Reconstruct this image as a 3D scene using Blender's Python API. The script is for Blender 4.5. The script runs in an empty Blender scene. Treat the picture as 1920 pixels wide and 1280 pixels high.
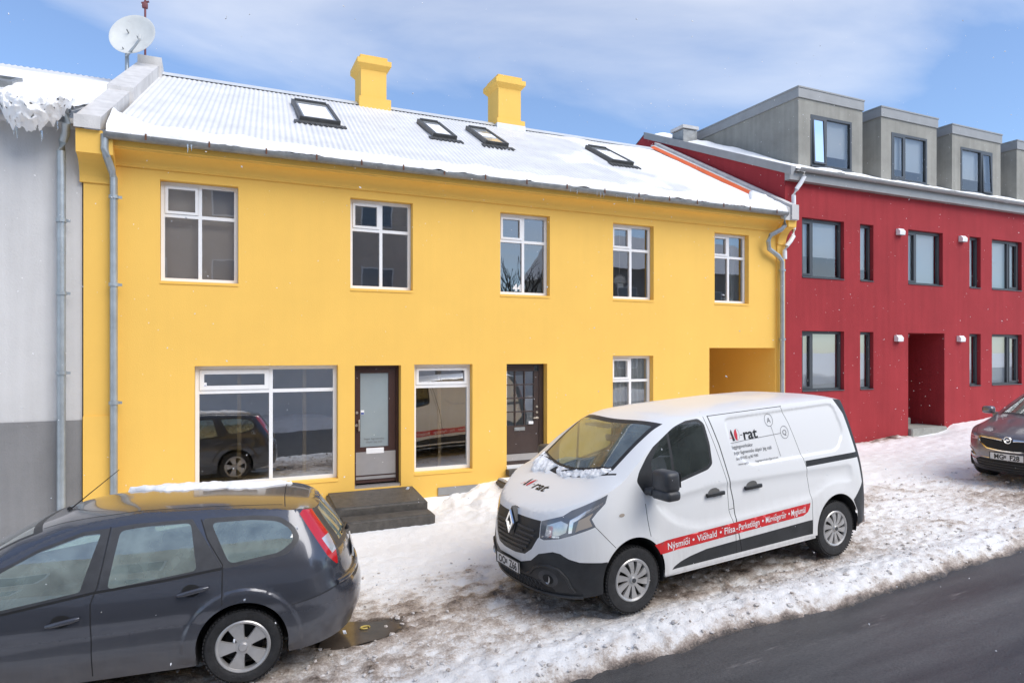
import bpy, bmesh, math, random
import numpy as np
from mathutils import Vector, Matrix, geometry, noise
random.seed(7)
SC = bpy.context.scene
COL = SC.collection
PI = math.pi
R = math.radians

# ------------------------------------------------------------------ camera
cam = bpy.data.cameras.new("camera")
camo = bpy.data.objects.new("camera", cam)
COL.objects.link(camo)
camo.location = (0.0, -11.5, 0.0)
camo.rotation_euler = (R(90), 0, R(-24.33))
cam.sensor_width = 36.0
cam.lens = 1239.0 / 1920.0 * 36.0
cam.shift_y = 20.0 / 1920.0
cam.clip_start = 0.05
cam.clip_end = 2000
SC.camera = camo

# ------------------------------------------------------------------ world and sun
SUN_EL, SUN_ROT = 46.0, 150.0
w = bpy.data.worlds.new("World")
SC.world = w
w.use_nodes = True
nt = w.node_tree
nt.nodes.clear()
N = nt.nodes.new
L = nt.links.new
out = N("ShaderNodeOutputWorld"); bg = N("ShaderNodeBackground")
sky = N("ShaderNodeTexSky"); sky.sky_type = 'NISHITA'; sky.sun_disc = False
sky.sun_elevation = R(SUN_EL); sky.sun_rotation = R(SUN_ROT)
sky.air_density = 1.0; sky.dust_density = 0.4; sky.ozone_density = 1.6
tc = N("ShaderNodeTexCoord"); sep = N("ShaderNodeSeparateXYZ")
L(tc.outputs["Generated"], sep.inputs[0])
zp = N("ShaderNodeMath"); zp.operation = 'ADD'; zp.inputs[1].default_value = 0.16
zm = N("ShaderNodeMath"); zm.operation = 'MAXIMUM'; zm.inputs[1].default_value = 0.0
L(sep.outputs["Z"], zm.inputs[0]); L(zm.outputs[0], zp.inputs[0])
dx = N("ShaderNodeMath"); dx.operation = 'DIVIDE'; L(sep.outputs["X"], dx.inputs[0]); L(zp.outputs[0], dx.inputs[1])
dy = N("ShaderNodeMath"); dy.operation = 'DIVIDE'; L(sep.outputs["Y"], dy.inputs[0]); L(zp.outputs[0], dy.inputs[1])
cmb = N("ShaderNodeCombineXYZ"); L(dx.outputs[0], cmb.inputs[0]); L(dy.outputs[0], cmb.inputs[1])
mp = N("ShaderNodeMapping"); mp.inputs["Location"].default_value = (3.1, 0.9, 0.0)
mp.inputs["Rotation"].default_value = (0, 0, R(28)); mp.inputs["Scale"].default_value = (0.42, 0.95, 1)
L(cmb.outputs[0], mp.inputs[0])
nz = N("ShaderNodeTexNoise"); nz.inputs["Scale"].default_value = 1.15; nz.inputs["Detail"].default_value = 9
nz.inputs["Roughness"].default_value = 0.52; nz.inputs["Distortion"].default_value = 0.35
L(mp.outputs[0], nz.inputs["Vector"])
cr = N("ShaderNodeValToRGB")
cr.color_ramp.elements[0].position = 0.47; cr.color_ramp.elements[0].color = (0.06, 0.06, 0.06, 1)
cr.color_ramp.elements[1].position = 0.82; cr.color_ramp.elements[1].color = (0.9, 0.9, 0.9, 1)
L(nz.outputs["Fac"], cr.inputs[0])
tint = N("ShaderNodeMix"); tint.data_type = 'RGBA'; tint.blend_type = 'MULTIPLY'; tint.inputs["Factor"].default_value = 1.0
L(sky.outputs[0], tint.inputs["A"]); tint.inputs["B"].default_value = (0.84, 1.03, 1.24, 1)
cloud = N("ShaderNodeRGB"); cloud.outputs[0].default_value = (8.4, 8.2, 7.9, 1)
mx = N("ShaderNodeMix"); mx.data_type = 'RGBA'
L(cr.outputs[0], mx.inputs["Factor"]); L(tint.outputs["Result"], mx.inputs["A"]); L(cloud.outputs[0], mx.inputs["B"])
L(mx.outputs["Result"], bg.inputs["Color"]); bg.inputs["Strength"].default_value = 0.085
L(bg.outputs[0], out.inputs[0])

sl = bpy.data.lights.new("sun", 'SUN'); sl.energy = 1.75; sl.angle = R(45); sl.color = (1.0, 0.935, 0.845)
so = bpy.data.objects.new("sun", sl); COL.objects.link(so)
_a, _e = R(SUN_ROT), R(SUN_EL)
sdir = Vector((math.sin(_a) * math.cos(_e), math.cos(_a) * math.cos(_e), math.sin(_e)))
so.rotation_euler = sdir.to_track_quat('Z', 'Y').to_euler()
so.location = sdir * 60

SC.view_settings.view_transform = 'Standard'
SC.view_settings.look = 'None'
SC.view_settings.exposure = 0.96
SC.view_settings.gamma = 1.0
SC.view_settings.use_curve_mapping = False
SC.cycles.max_bounces = 10
SC.cycles.transparent_max_bounces = 16

# ------------------------------------------------------------------ materials
def mat(name, col, rough=0.6, metal=0.0, var=0.0, vscale=3.0, bump=0.0, bscale=40.0, coat=0.0, spec=0.5, streak=0.0, col2=None):
    """principled material with procedural colour variation, fine relief and vertical weather streaks"""
    m = bpy.data.materials.new(name); m.use_nodes = True
    t = m.node_tree; b = t.nodes["Principled BSDF"]
    b.inputs["Base Color"].default_value = (*col, 1)
    b.inputs["Roughness"].default_value = rough
    b.inputs["Metallic"].default_value = metal
    b.inputs["Specular IOR Level"].default_value = spec
    if coat:
        b.inputs["Coat Weight"].default_value = coat; b.inputs["Coat Roughness"].default_value = 0.06
    c = t.nodes.new("ShaderNodeTexCoord")
    if var or col2:
        n = t.nodes.new("ShaderNodeTexNoise"); n.inputs["Scale"].default_value = vscale; n.inputs["Detail"].default_value = 8
        n.inputs["Roughness"].default_value = 0.62
        t.links.new(c.outputs["Object"], n.inputs["Vector"])
        rp = t.nodes.new("ShaderNodeValToRGB")
        a = [max(0, x * (1 - var)) for x in col]; d = [min(1, x * (1 + var)) for x in col]
        if col2: d = list(col2); a = list(col)
        rp.color_ramp.elements[0].position = 0.32; rp.color_ramp.elements[0].color = (*a, 1)
        rp.color_ramp.elements[1].position = 0.68; rp.color_ramp.elements[1].color = (*d, 1)
        t.links.new(n.outputs["Fac"], rp.inputs[0])
        src = rp.outputs[0]
        if streak:
            mp_ = t.nodes.new("ShaderNodeMapping"); mp_.inputs["Scale"].default_value = (5.0, 5.0, 0.28)
            t.links.new(c.outputs["Object"], mp_.inputs[0])
            n2 = t.nodes.new("ShaderNodeTexNoise"); n2.inputs["Scale"].default_value = 1.3; n2.inputs["Detail"].default_value = 7
            t.links.new(mp_.outputs[0], n2.inputs["Vector"])
            r2 = t.nodes.new("ShaderNodeValToRGB")
            r2.color_ramp.elements[0].position = 0.35; r2.color_ramp.elements[0].color = (1 - streak,) * 3 + (1,)
            r2.color_ramp.elements[1].position = 0.62; r2.color_ramp.elements[1].color = (1, 1, 1, 1)
            t.links.new(n2.outputs["Fac"], r2.inputs[0])
            ml = t.nodes.new("ShaderNodeMix"); ml.data_type = 'RGBA'; ml.blend_type = 'MULTIPLY'; ml.inputs["Factor"].default_value = 1
            t.links.new(src, ml.inputs["A"]); t.links.new(r2.outputs[0], ml.inputs["B"]); src = ml.outputs["Result"]
        t.links.new(src, b.inputs["Base Color"])
    if bump:
        n = t.nodes.new("ShaderNodeTexNoise"); n.inputs["Scale"].default_value = bscale; n.inputs["Detail"].default_value = 6
        t.links.new(c.outputs["Object"], n.inputs["Vector"])
        bp = t.nodes.new("ShaderNodeBump"); bp.inputs["Strength"].default_value = bump; bp.inputs["Distance"].default_value = 0.02
        t.links.new(n.outputs["Fac"], bp.inputs["Height"]); t.links.new(bp.outputs[0], b.inputs["Normal"])
    return m

def glass(name, tintc, refl=0.12, rough=0.0, diffuse=0.0, dcol=(0.5, 0.6, 0.58)):
    """thin pane: tinted see-through glass with mirror reflections and an optional mottled diffuse layer, which paints light into vehicle panes"""
    m = bpy.data.materials.new(name); m.use_nodes = True
    t = m.node_tree; t.nodes.clear()
    o = t.nodes.new("ShaderNodeOutputMaterial")
    tr = t.nodes.new("ShaderNodeBsdfTransparent"); tr.inputs[0].default_value = (*tintc, 1)
    gl = t.nodes.new("ShaderNodeBsdfGlossy"); gl.inputs["Roughness"].default_value = rough; gl.inputs["Color"].default_value = (0.95, 0.97, 1, 1)
    fr = t.nodes.new("ShaderNodeFresnel"); fr.inputs["IOR"].default_value = 1.52
    ad = t.nodes.new("ShaderNodeMath"); ad.operation = 'ADD'; ad.inputs[1].default_value = refl; ad.use_clamp = True
    t.links.new(fr.outputs[0], ad.inputs[0])
    c = t.nodes.new("ShaderNodeTexCoord"); nn = t.nodes.new("ShaderNodeTexNoise"); nn.inputs["Scale"].default_value = 1.6
    t.links.new(c.outputs["Object"], nn.inputs["Vector"])
    bp = t.nodes.new("ShaderNodeBump"); bp.inputs["Strength"].default_value = 0.05; bp.inputs["Distance"].default_value = 0.02
    t.links.new(nn.outputs["Fac"], bp.inputs["Height"]); t.links.new(bp.outputs[0], gl.inputs["Normal"])
    s = t.nodes.new("ShaderNodeMixShader")
    base = tr.outputs[0]
    if diffuse:
        df = t.nodes.new("ShaderNodeBsdfDiffuse"); df.inputs[0].default_value = (*dcol, 1)
        s2 = t.nodes.new("ShaderNodeMixShader"); 
        n3 = t.nodes.new("ShaderNodeTexNoise"); n3.inputs["Scale"].default_value = 5.0; n3.inputs["Detail"].default_value = 9
        t.links.new(c.outputs["Object"], n3.inputs["Vector"])
        mm = t.nodes.new("ShaderNodeMath"); mm.operation = 'MULTIPLY'; mm.inputs[1].default_value = diffuse * 2
        t.links.new(n3.outputs["Fac"], mm.inputs[0]); t.links.new(mm.outputs[0], s2.inputs[0])
        t.links.new(tr.outputs[0], s2.inputs[1]); t.links.new(df.outputs[0], s2.inputs[2]); base = s2.outputs[0]
    t.links.new(ad.outputs[0], s.inputs[0]); t.links.new(base, s.inputs[1]); t.links.new(gl.outputs[0], s.inputs[2])
    t.links.new(s.outputs[0], o.inputs[0])
    return m

M = {}
M['yellow'] = mat('yellow_plaster', (0.85, 0.515, 0.105), 0.8, var=0.03, vscale=0.9, bump=0.14, bscale=55, streak=0.015)
M['grey_wall'] = mat('grey_plaster', (0.59, 0.58, 0.57), 0.85, var=0.06, vscale=0.8, bump=0.2, bscale=45, streak=0.07)
M['grey_plinth'] = mat('dark_grey_plaster', (0.225, 0.222, 0.222), 0.85, var=0.1, vscale=1.2, bump=0.25, bscale=45, streak=0.1)
M['red'] = mat('red_plaster', (0.335, 0.034, 0.040), 0.85, var=0.09, vscale=1.0, bump=0.35, bscale=60, streak=0.10, spec=0.25)
M['white'] = mat('white_paint', (0.80, 0.80, 0.80), 0.4, var=0.02, vscale=6)
M['dark_frame'] = mat('anthracite_frame', (0.055, 0.062, 0.07), 0.42)
M['glass'] = glass('window_glass', (0.92, 0.94, 0.91), 0.24)
M['glass_c'] = glass('window_glass_clear', (0.96, 0.97, 0.96), 0.09)
M['glass_shop'] = glass('shop_glass', (0.90, 0.92, 0.87), 0.34)
M['glass_b'] = glass('window_glass_bright', (0.90, 0.93, 0.91), 0.20)
M['frosted'] = mat('frosted_glass', (0.27, 0.315, 0.33), 0.12, var=0.05, vscale=1.5, coat=0.5)
M['galv'] = mat('galvanised_steel', (0.40, 0.44, 0.46), 0.42, 0.55, var=0.14, vscale=5, streak=0.12)
M['gutter'] = mat('weathered_gutter', (0.27, 0.28, 0.28), 0.5, 0.4, var=0.22, vscale=6)
M['rust'] = mat('rusty_iron', (0.13, 0.055, 0.03), 0.85, var=0.3, vscale=20)
M['snow'] = mat('snow', (0.88, 0.88, 0.88), 0.7, var=0.02, vscale=4, bump=0.5, bscale=22)
M['roofmetal'] = mat('frosted_corrugated_metal', (0.60, 0.60, 0.60), 0.5, 0.0, var=0.09, vscale=1.6, col2=(0.74, 0.74, 0.74))
M['ridge'] = mat('ridge_metal', (0.62, 0.64, 0.65), 0.45, 0.2, var=0.08)
M['coping'] = mat('parapet_render', (0.60, 0.585, 0.57), 0.85, var=0.1, vscale=3, bump=0.3, bscale=40, streak=0.12)
M['orange'] = mat('orange_flashing', (0.72, 0.13, 0.03), 0.5, var=0.08)
M['concrete'] = mat('step_concrete', (0.075, 0.068, 0.06), 0.55, var=0.3, vscale=9, bump=0.6, bscale=70)
M['pale_concrete'] = mat('pale_concrete', (0.30, 0.30, 0.27), 0.8, var=0.16, vscale=6, bump=0.4, bscale=60)
M['door'] = mat('brown_door', (0.050, 0.022, 0.018), 0.38, var=0.12, vscale=5)
M['door2'] = mat('dark_brown_door', (0.050, 0.033, 0.029), 0.4, var=0.12, vscale=5)
M['steel'] = mat('brushed_steel', (0.46, 0.45, 0.45), 0.38, 0.7, var=0.06, vscale=3)
M['brass'] = mat('brass', (0.55, 0.50, 0.42), 0.35, 0.8)
M['zinc'] = mat('zinc_fascia', (0.29, 0.29, 0.285), 0.5, 0.15, var=0.08, vscale=3)
M['dormer'] = mat('grey_render', (0.30, 0.29, 0.255), 0.85, var=0.14, vscale=1.7, bump=0.4, bscale=60, streak=0.14)
M['blind'] = mat('roller_blind', (0.75, 0.76, 0.74), 0.8)
M['beige_blind'] = mat('beige_blind', (0.80, 0.66, 0.56), 0.9, var=0.05, vscale=1.0)
M['curtain'] = mat('sheer_curtain', (0.80, 0.80, 0.79), 0.9)
M['room'] = mat('room_wall', (0.42, 0.40, 0.37), 0.9, var=0.1, vscale=1.5)
M['room_light'] = mat('pale_room_wall', (0.62, 0.58, 0.53), 0.9)
M['wood'] = mat('timber', (0.50, 0.36, 0.20), 0.7, var=0.12, vscale=8)
M['vanwhite'] = mat('white_van_paint', (0.79, 0.80, 0.81), 0.36, coat=0.3, var=0.025, vscale=2.2)
M['blackplastic'] = mat('black_plastic', (0.022, 0.023, 0.025), 0.5, var=0.3, vscale=7, bump=0.08, bscale=120)
M['greyplastic'] = mat('grey_plastic', (0.045, 0.047, 0.052), 0.45, var=0.25, vscale=9)
M['seam'] = mat('panel_gap', (0.012, 0.012, 0.013), 0.8)
M['rubber'] = mat('tyre_rubber', (0.02, 0.02, 0.021), 0.75, var=0.4, vscale=14, bump=0.3, bscale=60)
M['rim'] = mat('silver_hubcap', (0.48, 0.47, 0.46), 0.36, 0.55, var=0.1, vscale=8)
M['darkmetal'] = mat('brake_metal', (0.03, 0.03, 0.03), 0.6, 0.4)
M['chrome'] = mat('chrome', (0.75, 0.75, 0.75), 0.12, 1.0)
M['glass_car'] = glass('car_glass', (0.60, 0.74, 0.69), 0.14, diffuse=0.30, dcol=(0.52, 0.65, 0.60))  # pale green diffuse imitates reflected sky and daylight seen through the car
M['glass_van'] = glass('van_glass', (0.36, 0.44, 0.415), 0.07, diffuse=0.10, dcol=(0.30, 0.36, 0.34))  # grey-green diffuse lightens the side panes in place of reflected light
M['screen'] = glass('windscreen_glass', (0.74, 0.84, 0.77), 0.10, diffuse=0.22, dcol=(0.55, 0.62, 0.54))  # green diffuse stands in for the brightly lit cabin behind the windscreen
M['privacy'] = glass('sky_paled_glass', (0.52, 0.66, 0.61), 0.10, diffuse=0.36, dcol=(0.46, 0.57, 0.52))  # diffuse colour paints sky brightness into the rear panes
M['redlamp'] = mat('red_lamp', (0.55, 0.012, 0.015), 0.12, coat=1.0)
M['clearlamp'] = mat('clear_lamp', (0.62, 0.64, 0.66), 0.1, 0.4, coat=1.0, var=0.15, vscale=9)
M['greylamp'] = mat('smoked_lamp', (0.16, 0.17, 0.19), 0.15, 0.2, coat=1.0)
M['orangelamp'] = mat('amber_lamp', (0.42, 0.36, 0.30), 0.12, coat=1.0)
M['stripe'] = mat('red_sticker', (0.62, 0.018, 0.022), 0.35, coat=0.4)
M['print_white'] = mat('white_print', (0.8, 0.8, 0.8), 0.5)
M['ink'] = mat('black_print', (0.012, 0.012, 0.014), 0.45)
M['ink_grey'] = mat('grey_print', (0.14, 0.14, 0.145), 0.5)
M['ink_red'] = mat('red_print', (0.60, 0.03, 0.05), 0.45)
M['blueprint'] = mat('blue_print', (0.05, 0.09, 0.32), 0.45)
M['plate'] = mat('plate_white', (0.66, 0.66, 0.66), 0.35, var=0.12, vscale=14)
M['carblue'] = mat('slate_blue_paint', (0.080, 0.083, 0.097), 0.32, 0.4, coat=0.8, var=0.12, vscale=2.5)
M['carmauve'] = mat('mauve_grey_paint', (0.155, 0.143, 0.16), 0.3, 0.45, coat=0.8, var=0.06)
def grimy_paint(nm, pc, dc, top, amount, rough, coat, metal=0.0):
    m = mat(nm, pc, rough, metal, coat=coat); t = m.node_tree; b = t.nodes["Principled BSDF"]; nn = t.nodes.new; lk = t.links.new
    c = nn("ShaderNodeTexCoord"); sp = nn("ShaderNodeSeparateXYZ"); lk(c.outputs["Object"], sp.inputs[0])
    mp_ = nn("ShaderNodeMapping"); mp_.inputs["Scale"].default_value = (7, 7, 1.3); lk(c.outputs["Object"], mp_.inputs[0])
    n = nn("ShaderNodeTexNoise"); n.inputs["Scale"].default_value = 2.2; n.inputs["Detail"].default_value = 10; n.inputs["Roughness"].default_value = 0.7; lk(mp_.outputs[0], n.inputs["Vector"])
    h = nn("ShaderNodeMapRange"); h.inputs["From Min"].default_value = top; h.inputs["From Max"].default_value = 0.25; h.inputs["To Min"].default_value = 0.0; h.inputs["To Max"].default_value = amount; lk(sp.outputs["Z"], h.inputs["Value"])
    ml = nn("ShaderNodeMath"); ml.operation = 'MULTIPLY'; lk(h.outputs["Result"], ml.inputs[0]); lk(n.outputs["Fac"], ml.inputs[1])
    mx = nn("ShaderNodeMix"); mx.data_type = 'RGBA'; lk(ml.outputs[0], mx.inputs["Factor"]); mx.inputs["A"].default_value = (*pc, 1); mx.inputs["B"].default_value = (*dc, 1)
    lk(mx.outputs["Result"], b.inputs["Base Color"]); r = nn("ShaderNodeMath"); r.operation = 'ADD'; r.inputs[1].default_value = rough; lk(ml.outputs[0], r.inputs[0]); lk(r.outputs[0], b.inputs["Roughness"])
    return m
M['vanwhite'] = grimy_paint('white_van_paint', (0.80, 0.81, 0.815), (0.36, 0.315, 0.27), 1.05, 0.75, 0.33, 0.3)
M['carblue'] = grimy_paint('slate_blue_paint', (0.072, 0.077, 0.094), (0.20, 0.185, 0.17), 0.62, 0.5, 0.24, 0.9, 0.45)
M['icechunk'] = mat('ice_chunk', (0.80, 0.79, 0.78), 0.6, vscale=16, col2=(0.36, 0.30, 0.255), bump=0.4, bscale=60)
M['skyframe'] = mat('skylight_frame', (0.085, 0.085, 0.082), 0.5, 0.2, var=0.2, vscale=8)
M['skyglass'] = mat('skylight_glass', (0.42, 0.44, 0.45), 0.12, coat=0.8)
M['lining'] = mat('dark_lining', (0.03, 0.03, 0.032), 0.9)
M['seat'] = mat('seat_fabric', (0.10, 0.105, 0.11), 0.9, var=0.2, vscale=12)
M['paleliner'] = mat('head_lining', (0.36, 0.36, 0.35), 0.9)
M['ply'] = mat('grey_panel', (0.16, 0.16, 0.155), 0.8, var=0.15, vscale=3)
M['dish'] = mat('dish_white', (0.56, 0.57, 0.55), 0.55, var=0.06, vscale=5)
M['mast'] = mat('red_brown_mast', (0.16, 0.045, 0.05), 0.6, var=0.2)
M['icicle'] = glass('ice', (0.9, 0.93, 0.95), 0.2, diffuse=0.2, dcol=(0.85, 0.88, 0.92))
M['brownroof'] = mat('brown_render', (0.58, 0.50, 0.43), 0.85, var=0.1, vscale=1.2, bump=0.2)
M['offwhite'] = mat('offwhite_render', (0.76, 0.75, 0.72), 0.85, var=0.06, vscale=1.0)
M['bark'] = mat('bark', (0.05, 0.04, 0.035), 0.9, var=0.3, vscale=10)
M['leaf'] = mat('yellow_leaf', (0.62, 0.48, 0.13), 0.6)
M['paper'] = mat('white_paper', (0.7, 0.66, 0.64), 0.8)
M['foil'] = mat('crumpled_wrapper', (0.55, 0.30, 0.16), 0.5, var=0.5, vscale=30)

# ------------------------------------------------------------------ object helpers
def link(o, parent=None):
    COL.objects.link(o)
    if parent: o.parent = parent
    return o
def tag(o, label=None, cat=None, group=None, kind=None):
    if label: o['label'] = label
    if cat: o['category'] = cat
    if group: o['group'] = group
    if kind: o['kind'] = kind
    return o
def thing(name, loc, label, cat, group=None, rot=(0, 0, 0)):
    o = bpy.data.objects.new(name, None); o.empty_display_size = 0.1
    o.location = loc; o.rotation_euler = rot
    link(o); return tag(o, label, cat, group)
def mk(name, vs, fs, m, parent=None, smooth=False, mi=None):
    me = bpy.data.meshes.new(name); me.from_pydata([tuple(v) for v in vs], [], fs); me.update()
    for x in (m if isinstance(m, (list, tuple)) else [m]): me.materials.append(M[x] if isinstance(x, str) else x)
    if mi is not None: me.polygons.foreach_set('material_index', mi)
    if smooth: me.polygons.foreach_set('use_smooth', [True] * len(me.polygons))
    return link(bpy.data.objects.new(name, me), parent)
def dup(o, parent=None):
    c = o.copy(); COL.objects.link(c)
    if parent: c.parent = parent
    return c

class MB:
    """collects simple shapes into ONE mesh"""
    def __init__(s): s.v = []; s.f = []; s.m = []; s.cur = 0; s.T = None
    def _add(s, vs, fs):
        k = len(s.v); s.v += [Vector(p) if s.T is None else s.T @ Vector(p) for p in vs]
        s.f += [tuple(i + k for i in f) for f in fs]; s.m += [s.cur] * len(fs); return s
    def box(s, x0, x1, y0, y1, z0, z1):
        vs = [(x, y, z) for z in (z0, z1) for y in (y0, y1) for x in (x0, x1)]
        return s._add(vs, [(0, 2, 3, 1), (4, 5, 7, 6), (0, 1, 5, 4), (2, 6, 7, 3), (0, 4, 6, 2), (1, 3, 7, 5)])
    def rbox(s, x0, x1, y0, y1, z0, z1, r=0.01, seg=2):
        bm = bmesh.new(); bmesh.ops.create_cube(bm, size=1)
        bmesh.ops.scale(bm, vec=(x1 - x0, y1 - y0, z1 - z0), verts=bm.verts)
        bmesh.ops.translate(bm, vec=((x0 + x1) / 2, (y0 + y1) / 2, (z0 + z1) / 2), verts=bm.verts)
        bmesh.ops.bevel(bm, geom=list(bm.edges), offset=r, segments=seg, affect='EDGES', profile=0.5)
        return s.bm(bm)
    def bm(s, bm):
        bm.verts.index_update()
        s._add([v.co.copy() for v in bm.verts], [tuple(v.index for v in f.verts) for f in bm.faces]); bm.free(); return s
    def quad(s, *p): return s._add(p, [tuple(range(len(p)))])
    def tube(s, pts, r, n=10, cap=True):
        pts = [Vector(p) for p in pts]; k = len(pts); vs = []; fs = []
        for i, p in enumerate(pts):
            d = (pts[min(i + 1, k - 1)] - pts[max(i - 1, 0)]).normalized()
            a = d.cross(Vector((0, 0, 1)));
            if a.length < 0.2: a = d.cross(Vector((1, 0, 0)))
            a.normalize(); b = d.cross(a)
            rr = r[i] if isinstance(r, (list, tuple)) else r
            vs += [p + a * math.cos(2 * PI * j / n) * rr + b * math.sin(2 * PI * j / n) * rr for j in range(n)]
        for i in range(k - 1):
            for j in range(n): fs.append((i * n + j, i * n + (j + 1) % n, (i + 1) * n + (j + 1) % n, (i + 1) * n + j))
        if cap: fs += [tuple(range(n))[::-1], tuple(range((k - 1) * n, k * n))]
        return s._add(vs, fs)
    def prism(s, poly, axis, a, b):
        """poly of 2D points extruded along axis from a to b"""
        f = {'x': lambda p, t: (t, p[0], p[1]), 'y': lambda p, t: (p[0], t, p[1]), 'z': lambda p, t: (p[0], p[1], t)}[axis]
        n = len(poly); vs = [f(p, a) for p in poly] + [f(p, b) for p in poly]
        fs = [(i, (i + 1) % n, n + (i + 1) % n, n + i) for i in range(n)] + [tuple(range(n))[::-1], tuple(range(n, 2 * n))]
        return s._add(vs, fs)
    def lathe(s, prof, n=48, axis='y', c=(0, 0, 0)):
        """prof: (radius, offset along axis)"""
        vs = []; fs = []; k = len(prof)
        for j in range(n):
            a = 2 * PI * j / n
            for r, h in prof:
                p = {'y': (r * math.cos(a), h, r * math.sin(a)), 'z': (r * math.cos(a), r * math.sin(a), h), 'x': (h, r * math.cos(a), r * math.sin(a))}[axis]
                vs.append((p[0] + c[0], p[1] + c[1], p[2] + c[2]))
        for j in range(n):
            for i in range(k - 1):
                fs.append((j * k + i, j * k + i + 1, ((j + 1) % n) * k + i + 1, ((j + 1) % n) * k + i))
        return s._add(vs, fs)
    def build(s, name, m, parent=None, smooth=False, sharp=None):
        me = bpy.data.meshes.new(name); me.from_pydata([tuple(v) for v in s.v], [], s.f); me.update()
        bm = bmesh.new(); bm.from_mesh(me); bmesh.ops.recalc_face_normals(bm, faces=bm.faces); bm.to_mesh(me); bm.free()
        for x in (m if isinstance(m, (list, tuple)) else [m]): me.materials.append(M[x] if isinstance(x, str) else x)
        me.polygons.foreach_set('material_index', s.m)
        if smooth:
            me.polygons.foreach_set('use_smooth', [True] * len(me.polygons))
            me.set_sharp_from_angle(angle=R(sharp or 38))
        return link(bpy.data.objects.new(name, me), parent)

def _text2d(body, size, bold=0.0, align='LEFT', shear=0.0, sx=1.0):
    """flat lettering as a 2D mesh"""
    c = bpy.data.curves.new('lettering', 'FONT'); c.body = body; c.size = size; c.align_x = align
    c.offset = bold; c.shear = shear; c.resolution_u = 3
    o = bpy.data.objects.new('lettering', c); COL.objects.link(o)
    bpy.context.view_layer.update()
    me = bpy.data.meshes.new_from_object(o.evaluated_get(bpy.context.evaluated_depsgraph_get()))
    vs = [(v.co.x * sx, v.co.y) for v in me.vertices]; fs = [tuple(p.vertices) for p in me.polygons]
    bpy.data.objects.remove(o); bpy.data.curves.remove(c); bpy.data.meshes.remove(me)
    return vs, fs
def text2d(body, size, bold=0.0, align='LEFT', shear=0.0, sx=1.0):
    """as above; the letter eth is drawn from an o with a crossed, leaning stem"""
    vs, fs = _text2d(body.replace('\u00f0', 'o'), size, bold, align, shear, sx)
    if '\u00f0' in body:
        ow = [p[0] for p in _text2d('o', size, bold, 'LEFT', 0, sx)[0]]; ow = max(ow) - min(ow)
        x00 = min(p[0] for p in vs); t = size * 0.085 + bold
        for i, ch in enumerate(body):
            if ch != '\u00f0': continue
            pre = [p[0] for p in _text2d(body[:i + 1].replace('\u00f0', 'o'), size, bold, 'LEFT', 0, sx)[0]]
            r = max(pre) - min(pre) + x00; xl = r - ow; zb, zt = size * 0.555 + bold, size * 0.75 + bold
            a = lambda z: r - 0.22 * ow - (z - zb) / (zt - zb) * 0.45 * ow
            zm = (zb + zt) / 2
            for q in ([(a(zb) - t * .6, zb), (a(zb) + t * .6, zb), (a(zt) + t * .6, zt), (a(zt) - t * .6, zt)],
                      [(a(zm) - t * 2.0, zm - t * 1.0), (a(zm) - t * .75, zm - t * .1), (a(zm) - t * .75, zm + t * .6), (a(zm) - t * 2.0, zm - t * .3)],
                      [(a(zm) + t * .75, zm + t * .0), (a(zm) + t * 2.0, zm + t * .8), (a(zm) + t * 2.0, zm + t * 1.4), (a(zm) + t * .75, zm + t * .7)]):
                k = len(vs); vs = vs + q; fs = fs + [(k, k + 1, k + 2, k + 3)]
    return vs, fs

def lerp_table(tab):
    xs = [a for a, b in tab]; ys = [b for a, b in tab]
    return lambda x: float(np.interp(x, xs, ys))
def smooth_table(tab, sig=0.05):
    xs = np.array([a for a, b in tab], float); ys = np.array([b for a, b in tab], float)
    lo, hi = xs[0], xs[-1]; n = 600; g = np.linspace(lo, hi, n); v = np.interp(g, xs, ys)
    h = (hi - lo) / (n - 1); k = max(1, int(sig / h * 2.5)); ker = np.exp(-0.5 * (np.arange(-k, k + 1) * h / sig) ** 2); ker /= ker.sum()
    # pad by linear extrapolation so that the ends keep their slope
    lp = v[0] + (v[0] - v[1]) * np.arange(k, 0, -1); rp = v[-1] + (v[-1] - v[-2]) * np.arange(1, k + 1)
    v = np.convolve(np.concatenate([lp, v, rp]), ker, 'valid')
    return lambda x: float(np.interp(x, g, v))
def sstep(a, b, x):
    t = min(1, max(0, (x - a) / (b - a))); return t * t * (3 - 2 * t)
def fbm(x, y, z=0.0, o=4):
    return noise.fractal(Vector((x, y, z)), 0.9, 2.1, o)

# ------------------------------------------------------------------ ground levels
zs = smooth_table([(-60, -3.6), (-20, -3.35), (-3.2, -2.87), (1.0, -2.80), (2.5, -2.74), (3.9, -2.68), (7, -2.53), (12, -2.30), (20, -1.92), (45, -0.8), (90, -0.3)], 0.6)
zw = smooth_table([(-60, -3.4), (-20, -3.1), (-4, -2.72), (0, -2.58), (2.0, -2.52), (4.8, -2.46), (9, -2.42), (13.5, -2.38), (14.9, -2.31), (16.5, -2.14), (18.1, -2.04), (20, -1.9), (45, -0.7), (90, -0.2)], 0.5)
def G0(x, y):
    t = sstep(0.0, 3.2, -y)
    return zw(x) * (1 - t) + zs(x) * t
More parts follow.
